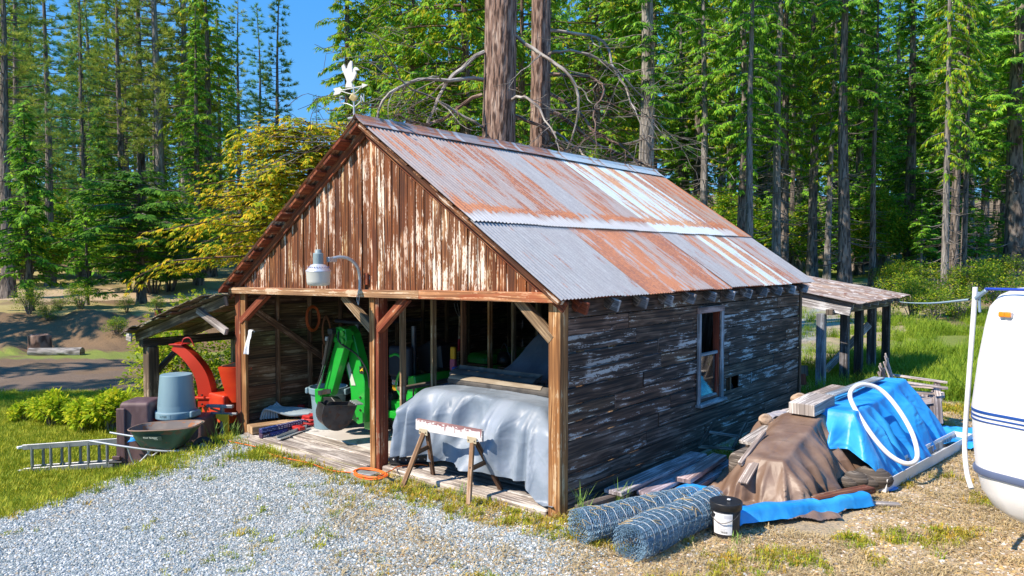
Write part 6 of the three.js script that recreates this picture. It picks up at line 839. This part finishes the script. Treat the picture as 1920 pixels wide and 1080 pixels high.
T('cedar_tree', 'yellow', 'cedar', 'dark-trunked cedar with yellow-green boughs left of the big trunks', 872, 28, { turn: 3.9, s: 0.92, light: 1 });
T('cedar_tree', 'yellow', 'cedar', 'yellow-green cedar filling the gap between the two big trunks', 975, 37, { turn: 5, light: 1 });
T('cedar_tree', 'yellow', 'cedar', 'yellow-green cedar behind the bare limbs right of the big trunks', 1120, 39, { turn: 1.7, light: 1 });
// right: trunks that can be told apart
[['pole', 'pale', 1207, 36, 1.3, 1.15, 'pink-lit thick trunk right of the two big cedar trunks', 0, 0], ['pole', 'pale', 1318, 45, 0.75, 1.0, 'slim pale trunk over the far end of the barn roof', 1, 0], ['cedarA', 'pine', 1391, 44, 0.95, 1.05, 'dark trunk close behind the slim pale one above the eave seam', 2, 0], ['pole', 'pale', 1405, 39, 0.6, 0.95, 'slim pale grey trunk in front of a dark trunk', 3, 0], ['pole', 'pale', 1455, 45, 0.8, 1.1, 'pale trunk of the close pair above the roof corner', 4, 0], ['cedarB', 'pine', 1469, 47, 0.9, 1.0, 'dark trunk of the close pair above the roof corner', 5, 0], ['pole', 'pine', 1483, 52, 0.55, 0.9, 'thin dark trunk right of the close pair', 6, 0], ['pole', 'pine', 1522, 49, 0.92, 1.05, 'straight grey trunk left of the leaning one', 0.6, 0], ['cedarB', 'pale', 1550, 45, 0.58, 0.9, 'pale leaning trunk between two straight grey trunks', 1.7, -0.06], ['pole', 'pine', 1584, 42, 1.0, 1.05, 'sturdy ridged trunk right of the leaning one', 2.8, -0.025], ['pole', 'pine', 1636, 44, 0.55, 0.7, 'short dark trunk right of the sturdy ridged one', 3.5, 0], ['cedarB', 'pale', 1771, 40, 0.55, 1.0, 'pale trunk standing over the rope', 4.4, 0], ['pole', 'pine', 1788, 43, 0.75, 0.95, 'dark trunk close behind the pale one over the rope', 5.1, 0], ['pole', 'pine', 1806, 41, 0.5, 0.8, 'dark thin trunk right of the pale one over the rope', 5.9, 0], ['cedarA', 'pine', 1900, 50, 1.75, 1.25, 'very thick dark trunk at the right edge', 0.2, 0]].forEach(([k, b, u, w, s, sy, l, turn, lean]) => { const t = T('cedar_tree', k, b, l, u, w, { s, sy, turn }); t.rotation.z = lean * 0.77; t.rotation.x = lean * 0.64; });

{ // the two old cedars behind the roof, with bare gnarled limbs
  const old = (label, u, w, r, seed, limbs) => {
    const [x, z] = PT(u, w), t = thing('cedar_tree', label, 'tree', [x, terrain(x, z), z]), L = new LB(), R = RNG(seed), path = [], rd = []; for (let i = 0; i <= 26; i++) { const y = i * 1.1 - 0.4; path.push([0.2 * (vn(y * 0.1, seed) - 0.5) * y * 0.2, y, 0]); rd.push(r * (1.35 * Math.exp(-Math.max(0, y) * 0.7) * 0.35 + 1 - y * 0.012)); }
    L.tube(path, rd, 40, (q, y) => 1 + 0.13 * (fbm(q * 2.2, y * 0.12, seed, 3) - 0.5) * 2 + 0.05 * Math.sin(q * 9 + y * 0.3) * vn(q, y * 0.3, seed)); obj('trunk', L.geo(), BARK.cedar, t);
    const Y = V(0, 1, 0); const grow = (B, p, d, l, q, depth) => { const n = Math.max(4, Math.round(l * 3.2)), P = [p.toArray()], Q = [q]; let c = p.clone(), v = d.clone(); for (let i = 1; i <= n; i++) { v.add(V(R() - 0.5, (R() - 0.5) - 0.12 + 0.12 * (i / n), R() - 0.5).multiplyScalar(0.66)).normalize(); c = c.clone().addScaledVector(v, l / n); P.push(c.toArray()); Q.push(Math.max(0.007, q * (1 - 0.82 * i / n))); if (depth && i > n * 0.15 && R() < 0.72) { const s = v.clone().cross(Y).normalize().multiplyScalar(R() < 0.5 ? -1 : 1).addScaledVector(v, 0.5).add(V(0, (R() - 0.6) * 0.9, 0)).normalize(); grow(B, c, s, l * (0.22 + 0.25 * R()), Q[i] * 0.5, depth - 1); } } B.tube(P, Q, depth > 1 ? 7 : 4); };
    for (const [y, lat, fwd, dn, len, th, m] of limbs) { const B = new LB(), d = V(Rx * lat - Fx * fwd, dn, Rz * lat - Fz * fwd).normalize(); grow(B, V(d.x * r * 0.8, y, d.z * r * 0.8), d, len, th * 0.74, 2); obj('limb', B.geo(), BARK[m], t); }
    return t;
  };
  old('thickest cedar trunk with fluted pink-brown bark behind the ridge', 931, 23, 0.55, 3, [[6.6, -1, 0.3, 0.2, 5.2, 0.12, 'cedar'], [6.5, 1, 0.4, -0.1, 5.6, 0.09, 'dead'], [5.3, 1, 0.35, -0.5, 6.8, 0.11, 'dead'], [4.6, -1, 0.3, -0.25, 4.6, 0.12, 'cedar'], [4.3, -1, 0.1, -0.45, 4.2, 0.08, 'dead'], [7.4, 1, 0.2, -0.25, 5.2, 0.08, 'cedar'], [8.4, -1, 0.5, 0.0, 6.5, 0.09, 'dead'], [9.2, -0.8, 0.6, -0.1, 6.5, 0.09, 'dead'], [5.0, -0.9, 0.5, 0.0, 4.5, 0.06, 'dead'], [6.0, -1, 0.7, 0.15, 6.0, 0.07, 'dead'], [7.0, -1, 0.2, 0.35, 5.5, 0.06, 'dead'], [7.8, 0.9, 0.7, -0.3, 5.0, 0.07, 'dead'], [6.2, 0.7, 0.9, 0.1, 4.2, 0.06, 'dead'], [9.8, 1, 0.3, -0.3, 6.5, 0.09, 'dead'], [4.4, 1, 0.1, 0.0, 4.8, 0.06, 'dead'], [8.0, -1, 0.0, -0.3, 5.5, 0.08, 'cedar'], [5.6, -1, 0.0, -0.1, 5.2, 0.07, 'dead']]);
  old('narrower dark cedar trunk beside the thickest one', 1013, 24.6, 0.36, 4, [[7.6, 1, 0.2, -0.22, 5.5, 0.10, 'cedar'], [6.6, 1, 0.1, -0.32, 6.0, 0.10, 'cedar'], [4.6, 1, 0.15, -0.3, 5.0, 0.08, 'cedar'], [4.0, 1, 0.2, -0.42, 4.4, 0.07, 'cedar'], [8.8, 1, 0.3, 0.05, 5.8, 0.08, 'cedar'], [5.6, 1, -0.2, -0.1, 5.0, 0.06, 'dead'], [9.4, 0.8, 0.6, 0.1, 5.4, 0.07, 'dead'], [3.6, 0.8, 0.3, -0.3, 3.6, 0.05, 'dead'], [7.0, 1, 0.4, 0.1, 5.5, 0.06, 'dead'], [5.0, 1, 0.5, -0.15, 5.0, 0.06, 'dead'], [8.2, 1, -0.1, -0.2, 6.2, 0.08, 'cedar'], [6.0, 1, 0.3, 0.25, 4.5, 0.05, 'dead'], [10.2, 1, 0.2, -0.2, 6.5, 0.08, 'dead']]);
}
{ // the woods behind, tree by tree; and those out of view whose shade falls on the drive
  const R = RNG(505), look = { cedarA: 'bare-stemmed green', cedarB: 'yellow-tipped drooping', cedarC: 'low-branched broad', tower: 'narrow dark', pineA: 'open-crowned', pineB: 'full-crowned', young: 'small dense', slim: 'slender', oak: 'round leafy' }, nth = ['first', 'second', 'third', 'fourth', 'fifth', 'sixth', 'seventh', 'eighth', 'ninth', 'tenth'];
  const places = [[60, 'at the left edge'], [150, 'behind the slender bank conifer'], [250, 'behind the broad bank conifer'], [330, 'left of the dark tower'], [420, 'behind the dark tower'], [520, 'left part of the sky gap'], [590, 'middle of the sky gap'], [660, 'behind the weather vane'], [760, 'right of the weather vane'], [880, 'left of the big cedar trunks'], [1060, 'behind the big cedar trunks'], [1130, 'above the bright roof sheets'], [1200, 'above the ridge end'], [1290, 'above the far rake'], [1360, 'beside the slim pale trunk'], [1430, 'beside the trunk pair'], [1500, 'above the roof corner'], [1560, 'beside the leaning trunk'], [1640, 'above the rear shed'], [1720, 'above the parked car'], [1800, 'above the rope'], [1870, 'above the trailer edge'], [1960, 'above the trailer'], [9999, 'beyond the right edge']];
  const put = (u, w, kinds, group, rank, o = {}) => { const k = kinds[Math.floor(R() * kinds.length)], word = k.startsWith('pine') ? 'pine' : k === 'oak' ? 'tree' : 'conifer'; T(k.startsWith('pine') ? 'pine_tree' : k === 'oak' ? 'oak_tree' : 'cedar_tree', k, R() < 0.6 ? 'pine' : 'pale', `${look[k]} ${word} ${places.find((p) => u < p[0])[1]}, ${rank}`, u, w, { s: (o.s ?? 1) * rr(0.8, 1.15, R), sy: (o.s ?? 1) * rr(0.8, 1.15, R), turn: R() * 6.28, group }); };
  const tall = ['cedarA', 'cedarB', 'cedarC', 'cedarB', 'tower'], low = ['young', 'slim', 'oak', 'oak', 'young'];
  let row = 0; for (let w = 56; w < 150; w *= 1.15) { const n = Math.round(8 + w * 0.03), rank = nth[row++] + ' rank of the woods'; for (let i = 0; i < n; i++) { const u = 1010 + (i + R()) / n * 960; put(u, w * rr(0.95, 1.06, R), tall, 'tall conifers of the woods behind the barn', rank, { s: w < 100 ? 1.28 : 1.45 }); } }
  for (let i = 0; i < 13; i++) put(650 + (i + R()) / 13 * 390, rr(44, 78, R), tall, 'tall conifers of the woods behind the barn', 'close behind the barn', { s: 1.2 });
  row = 0; for (let w = 74; w < 150; w *= 1.2) { const rank = nth[row++] + ' rank up the left hillside'; for (let i = 0; i < 9; i++) { const u = -60 + (i + R()) / 9 * 500; put(u, w * rr(0.95, 1.06, R), ['pineA', 'pineB', 'cedarB', 'tower', 'cedarB'], 'conifers of the wooded hillside at the left', rank); } }
  for (let i = 0; i < 9; i++) put(-40 + (i + R()) / 9 * 470, rr(56, 72, R), ['pineB', 'pineA', 'pineB', 'cedarB'], 'tall pines above the left bank', 'above the left bank', { s: 1.12 });
  for (let i = 0; i < 9; i++) put(400 + (i + R()) / 9 * 260, rr(95, 130, R), ['young', 'slim', 'slim'], 'low trees under the gap of sky', 'far off', { s: 1.1 });
  for (let i = 0; i < 30; i++) put(1080 + (i + R()) / 30 * 850, rr(48, 66, R), low, 'young trees under the tall woods at the right', 'under the tall woods', { s: 0.95 });
  for (let i = 0; i < 11; i++) put(-20 + (i + R()) / 11 * 560, rr(58, 70, R), ['young', 'young', 'slim', 'oak'], 'young trees at the foot of the left hillside', 'at the hillside foot', { s: 0.75 });
  for (let i = 0; i < 9; i++) put(-20 + (i + R()) / 9 * 420, rr(46, 60, R), ['oak', 'slim', 'oak'], 'leafy trees filling the left treeline', 'in the left treeline', { s: 1.15 });
  for (const [x, z, s] of [[-27, 7, 0.8], [-34, 3, 0.9], [-40, 9, 0.9], [-21, 9, 0.8], [-25, 14, 0.9]]) { const t = plant('cedar_tree', 'cedarC', BARK.pine, { 27: 'conifer left of the drive, second nearest the barn', 34: 'conifer left of the drive, nearest the bank', 40: 'conifer left of the drive, farthest from the barn', 21: 'conifer left of the drive, nearest the barn', 25: 'conifer left of the drive, nearest the gravel pad' }[-x], 'tree', x, z, { s, turn: x, group: 'conifers left of the drive' }); void t; }
}
// shrubs and weeds
const SH = (kind, label, x, z, o = {}) => plant(o.name ?? 'shrub', kind, BARK.dead, label, o.cat ?? 'shrub', x, z, { light: 1, leafName: 'foliage', ...o });
SH('shrub', 'bright green bush behind the front post of the lean-to', -11.6, -1.9, { s: 1.15, sy: 1.3, turn: 0.3 });
SH('shrub', 'bright green bush seen under the lean-to roof', -12.0, -4.4, { s: 1.2, sy: 1.15, turn: 2 });
SH('shrub', 'bright green bush between the lean-to and the barn post', -11.4, -7.2, { s: 1.25, turn: 4 });
[[-14.2, 0.8, 0.9], [-13.5, 0.5, 1.0], [-12.8, 0.7, 1.1], [-12.2, 0.3, 1.1], [-11.6, 0.5, 1.15], [-11.1, 0.2, 1.2], [-14.9, 0.4, 0.8]].forEach(([x, z, s], i) => SH('weed', `lime green leafy weed, ${['sixth', 'fifth', 'fourth', 'third', 'second', 'nearest', 'farthest'][i]} from the maroon bins in its patch`, x, z, { s: s * (0.85 + 0.25 * (i % 2)), sy: s * (1.05 + 0.4 * ((i * 7) % 3) / 2), turn: i * 1.7, name: 'weed', cat: 'weed', group: 'weeds in the patch left of the bins' }));
[[1712, 33, 0.75, 'sunlit green shrub beyond the rear shed roof end'], [1752, 31, 0.65, 'bright shrub under the rope, left of the trailer'], [1800, 32, 0.8, 'green shrub just left of the trailer top'], [1690, 42, 0.9, 'green shrub on the sunlit grass strip'], [1830, 40, 1.0, 'shrub behind the trailer top']].forEach(([u, w, s, l], i) => { const [x, z] = PT(u, w); SH('shrubG', l, x, z, { s, turn: i * 2 }); });
{ const R = RNG(88), N = ['first', 'second', 'third', 'fourth', 'fifth', 'sixth', 'seventh', 'eighth', 'ninth', 'tenth', 'eleventh', 'twelfth'];
  for (let i = 0; i < 12; i++) { const [x, z] = PT(1640 + (i + R()) * 35, rr(35, 47, R)); SH('shrubG', `low green undergrowth shrub behind the trailer, ${N[i]} from the left`, x, z, { s: rr(0.6, 1.0, R), turn: R() * 6, group: 'undergrowth shrubs behind the trailer' }); }
  for (let i = 0; i < 10; i++) { const [x, z] = PT(20 + (i + R()) * 42, rr(31, 36, R)); SH('shrubG', `small dark shrub on the left bank, ${N[i]} from the left`, x, z, { s: rr(0.3, 0.55, R), turn: R() * 6, light: 0, group: 'small shrubs on the bank' }); } }
{ // grass, stones, fallen litter
  const R = RNG(606), D = new THREE.Object3D(), col = new THREE.Color();
  const blades = (n, h, sp, bend) => { const F = new TB(), Q = RNG(n * 7 + 1); for (let i = 0; i < n; i++) { const q = Q() * 6.28, d = Q() * sp, x = Math.cos(q) * d, z = Math.sin(q) * d, a = Q() * 6.28, hh = h * (0.5 + 0.6 * Q()), b = bend * hh * (0.4 + Q()), w = 0.0045 + 0.004 * Q(), dx = Math.cos(a), dz = Math.sin(a), m = [x + dx * b * 0.35, hh * 0.6, z + dz * b * 0.35], t = [x + dx * b, hh, z + dz * b], k = 0.8 + 0.4 * Q(), c = [k, k, k]; F.tri([x - dz * w, 0, z + dx * w], [x + dz * w, 0, z - dx * w], m, c); F.tri([m[0] - dz * w * 0.7, m[1], m[2] + dx * w * 0.7], [m[0] + dz * w * 0.7, m[1], m[2] - dx * w * 0.7], t, c); } return F.geo(); };
  const field = (name, label, geo, mat, max, gen, cat = 'grass') => { const list = []; let tries = 0; while (list.length < max && tries++ < max * 14) { const g = gen(); if (g) list.push(g); } const im = new THREE.InstancedMesh(geo, mat, list.length); list.forEach((g, i) => { D.position.set(g[0], terrain(g[0], g[1]) + (g[5] ?? 0), g[1]); D.rotation.set(g[6] ?? 0, R() * 6.28, g[7] ?? 0); D.scale.set(g[2], g[3], g[2]); D.updateMatrix(); im.setMatrixAt(i, D.matrix); im.setColorAt(i, col.setRGB(...g[4])); }); im.name = numbered(name); im.castShadow = im.receiveShadow = true; im.userData = { label, category: cat, kind: 'stuff' }; scene.add(im); };
  const GM = new THREE.MeshPhysicalMaterial({ vertexColors: true, roughness: 0.7, transmission: 0.35, thickness: 0, side: THREE.DoubleSide, specularIntensity: 0.4 });
  const lime = (k) => { const t = R(); return [mix(0.20, 0.52, t) * k, mix(0.30, 0.50, t) * k, mix(0.012, 0.035, t) * k]; };
  const inBarn = (x, z) => (x < 0.12 && x > -6.6 && z < (x < -3 ? 0.42 : 0.05) && z > -8) || (x < -2.45 && x > -3.1 && z > 0.1 && z < 0.62) || (x > 0.5 && x < 2.5 && z < -1.2 && z > -6.4);
  field('lawn_grass', 'bright green grass left of the gravel', blades(16, 0.085, 0.09, 0.6), GM, 30000, () => { const w = 6 + 20 * Math.pow(R(), 0.8), l = -w * 0.75 + R() * w * 0.62, x = CX + Fx * w + Rx * l, z = CZ + Fz * w + Rz * l, c = cover(x, z); if (x > -4.6 || inBarn(x, z) || R() > c.grass * 1.1) return; const s = 0.7 + 0.7 * R(); return [x, z, s, s * (0.7 + 0.7 * R()), lime(1.1)]; });
  field('meadow_grass', 'long green meadow grass behind the rear shed', blades(18, 0.34, 0.16, 0.55), GM, 15000, () => { const w = 15 + 20 * R(), l = w * (0.12 + 0.62 * R()), x = CX + Fx * w + Rx * l, z = CZ + Fz * w + Rz * l; if (z > -7.6 || inBarn(x, z) || R() > cover(x, z).grass * sstep(0.34, 0.56, fbm(x * 0.6, z * 0.6, 97, 3))) return; const s = 0.6 + 0.7 * R(); const c = lime(0.95); return [x, z, s, s * (0.6 + 0.6 * R()), [c[0] * 0.75, c[1], c[2]]]; });
  field('tuft_grass', 'short grass tufts coming up through gravel and litter', blades(12, 0.055, 0.06, 0.8), GM, 9000, () => { const w = 4.5 + 10 * R(), l = -w * 0.72 + R() * w * 1.44, x = CX + Fx * w + Rx * l, z = CZ + Fz * w + Rz * l; if (x < -6.2 || inBarn(x, z) || R() > Math.pow(cover(x, z).grass, 1.5) * 1.0) return; const s = 0.5 + 0.8 * R(), c = lime(1), b = R() < 0.5; return [x, z, s, s * (0.7 + 0.8 * R()), b ? [c[0] * 1.4, c[1] * 0.95, c[2] * 2] : c]; });
  const rock = (seed) => { const g = new THREE.IcosahedronGeometry(1, 0), p = g.attributes.position; for (let i = 0; i < p.count; i++) { const k = 0.7 + 0.55 * hash2(Math.round(p.getX(i) * 50), Math.round(p.getY(i) * 50 + p.getZ(i) * 31), seed); p.setXYZ(i, p.getX(i) * k, p.getY(i) * k, p.getZ(i) * k); } g.computeVertexNormals(); return g; };
  const SM = new THREE.MeshStandardMaterial({ roughness: 0.85 });
  for (let v = 0; v < 2; v++) field('gravel', 'grey and white crushed stone spread in front of the barn', rock(v + 3), SM, 78000, () => { const w = 3.6 + 8.5 * Math.pow(R(), 0.75), l = -w * 0.72 + R() * w * 1.15, x = CX + Fx * w + Rx * l, z = CZ + Fz * w + Rz * l; if (inBarn(x, z)) return; const c = cover(x, z); if (R() > c.gravel * 1.2 + 0.03) return; const s = 0.0055 + 0.0115 * Math.pow(R(), 2.0) + (R() < 0.012 ? 0.014 * R() : 0), t = R(), k = 0.7 + 0.5 * R(), q = t < 0.42 ? [0.36, 0.405, 0.415] : t < 0.60 ? [0.58, 0.60, 0.59] : t < 0.86 ? [0.20, 0.255, 0.275] : t < 0.94 ? [0.48, 0.42, 0.32] : [0.76, 0.76, 0.73]; return [x, z, s, s * (0.55 + 0.3 * R()), q.map((e) => e * k), s * 0.15, (R() - 0.5), (R() - 0.5)]; }, 'gravel');
  field('ground_litter', 'tan stones and dead leaf litter right of the barn', rock(9), SM, 70000, () => { const w = 4.2 + 14 * Math.pow(R(), 0.8), l = -w * 0.2 + R() * w * 0.92, x = CX + Fx * w + Rx * l, z = CZ + Fz * w + Rz * l; if (inBarn(x, z)) return; const c = cover(x, z); if (R() > c.tan * 1.2) return; const s = 0.005 + 0.011 * Math.pow(R(), 2.4), t = R(), k = 0.7 + 0.5 * R(), q = t < 0.4 ? [0.46, 0.34, 0.19] : t < 0.6 ? [0.58, 0.50, 0.40] : t < 0.75 ? [0.34, 0.21, 0.11] : t < 0.9 ? [0.55, 0.38, 0.15] : [0.66, 0.62, 0.58]; return [x, z, s * (0.8 + R()), s * (0.25 + 0.5 * R()), q.map((e) => e * k), s * 0.1, (R() - 0.5) * 0.7, (R() - 0.5) * 0.7]; }, 'leaf litter');
  field('dry_grass', 'dry straw-coloured grass and stems right of the barn', blades(9, 0.05, 0.09, 1.5), GM, 6500, () => { const w = 4.2 + 12 * Math.pow(R(), 0.8), l = -w * 0.25 + R() * w * 0.95, x = CX + Fx * w + Rx * l, z = CZ + Fz * w + Rz * l; if (inBarn(x, z) || R() > cover(x, z).tan * sstep(0.3, 0.55, fbm(x * 1.5, z * 1.5, 55, 3)) * 1.3) return; const s = 0.7 + 0.8 * R(), k = 0.75 + 0.5 * R(); return [x, z, s, s * (0.4 + 0.5 * R()), [0.52 * k, 0.41 * k, 0.22 * k]]; });
  const tallG = (label, x, z, n, h) => { const F = blades(n, h, 0.1, 0.45); const m = tag(obj('grass_clump', F, new THREE.MeshPhysicalMaterial({ vertexColors: true, color: new THREE.Color().setRGB(0.2, 0.36, 0.04), roughness: 0.7, side: THREE.DoubleSide, transmission: 0.3 })), label, 'grass'); m.position.set(x, terrain(x, z), z); };
  tallG('green grass clump at the foot of the corner post wall', 0.22, -0.1, 26, 0.34); tallG('green grass clump between the wire rolls and the wall', 0.42, -0.62, 22, 0.34); tallG('tall grass by the left post foot', -6.25, 0.25, 18, 0.3); tallG('tall grass beside the wheelbarrow wheel', -5.95, 0.75, 22, 0.4); tallG('grass clump at the foot of the black bucket', 1.85, -0.5, 18, 0.12); tallG('grass clump below the sawhorse', -1.45, 0.05, 24, 0.16);
}
{ // far things
  const [cx, cz] = PT(1728, 60), y = terrain(cx, cz), t = thing('parked_car', 'dark green car parked far off among the trees at the right', 'car', [cx, y, cz], 0.4);
  obj('body', rbox(4.3, 0.62, 1.75, 0.2, 0, 0.66, 0), flat(0.03, 0.12, 0.11, 0.25, 0.3, { clearcoat: 1 }), t); obj('cabin', (() => { const g = new RoundedBoxGeometry(2.5, 0.62, 1.6, 4, 0.2), p = g.attributes.position; for (let i = 0; i < p.count; i++) if (p.getY(i) > 0) { p.setX(i, p.getX(i) * 0.74); p.setZ(i, p.getZ(i) * 0.86); } g.computeVertexNormals(); return g.translate(0.2, 1.2, 0); })(), flat(0.03, 0.12, 0.11, 0.25, 0.3, { clearcoat: 1 }), t);
  for (const s of [-1, 1]) obj('side_window', box(1.7, 0.34, 0.03, 0.2, 1.2, s * 0.745), flat(0.02, 0.03, 0.035, 0.08), t); for (const [x, r] of [[-0.92, 0.5], [1.32, -0.5]]) obj('windscreen', box(0.03, 0.42, 1.25, 0, 0, 0).rotateZ(-r).translate(x, 1.2, 0), flat(0.25, 0.32, 0.36, 0.08), t);
  for (const x of [-1.35, 1.35]) for (const z of [-0.8, 0.8]) obj('wheel', new THREE.CylinderGeometry(0.33, 0.33, 0.2, 20).rotateX(Math.PI / 2).translate(x, 0.33, z), MT.rubber, t); for (const z of [-0.6, 0.6]) obj('headlight', rbox(0.06, 0.14, 0.3, 0.03, -2.13, 0.72, z), MT.white, t); obj('bumper', rbox(0.12, 0.16, 1.6, 0.05, -2.14, 0.42, 0), MT.white, t);
  for (const [u, w, h, l] of [[345, 24, 0.9, 'brown fence post seen over the lean-to roof'], [296, 27, 0.8, 'brown post behind the bush top left of the lean-to']]) { const [x, z] = PT(u, w), fp = thing('fence_post', l, 'post', [x, terrain(x, z), z]); obj('post', box(0.2, h * 2.6, 0.2, 0, h * 1.0, 0, 0.02), WD.postRed, fp); obj('cap', box(0.24, 0.06, 0.24, 0, h * 2.3 + 0.03, 0, 0.01), WD.leanto, fp); }
  const lg = (l, u, w, len, r, a) => { const [x, z] = PT(u, w); const q = thing('log', l, 'log', [x, terrain(x, z) + r * 0.7, z], a); obj('bark', new THREE.CylinderGeometry(r, r * 1.15, len, 14, 4, true).rotateZ(Math.PI / 2), BARK.pale, q); for (const s of [-1, 1]) obj('cut_end', new THREE.CircleGeometry(r, 14).rotateY(s * Math.PI / 2).translate(s * len / 2, 0, 0), WD.stud, q); };
  lg('pale log lying at the foot of the left bank', 102, 28.6, 2.0, 0.16, 0.7); 
  const [sx, sz] = PT(72, 29.8), st = thing('stump', 'dark rotten stump set in the left bank', 'stump', [sx, terrain(sx, sz), sz]); obj('bole', lathe([[0.5, -0.2], [0.42, 0.2], [0.4, 0.75], [0.3, 0.8], [0.001, 0.7]], 18), BARK.cedar, st); obj('root', [rod([0, 0.1, 0], [0.7, -0.1, 0.5], 0.16, 8, 0.05), rod([0, 0.1, 0], [-0.7, -0.1, 0.4], 0.15, 8, 0.05)], BARK.cedar, st);
}

renderer.render(scene, camera);
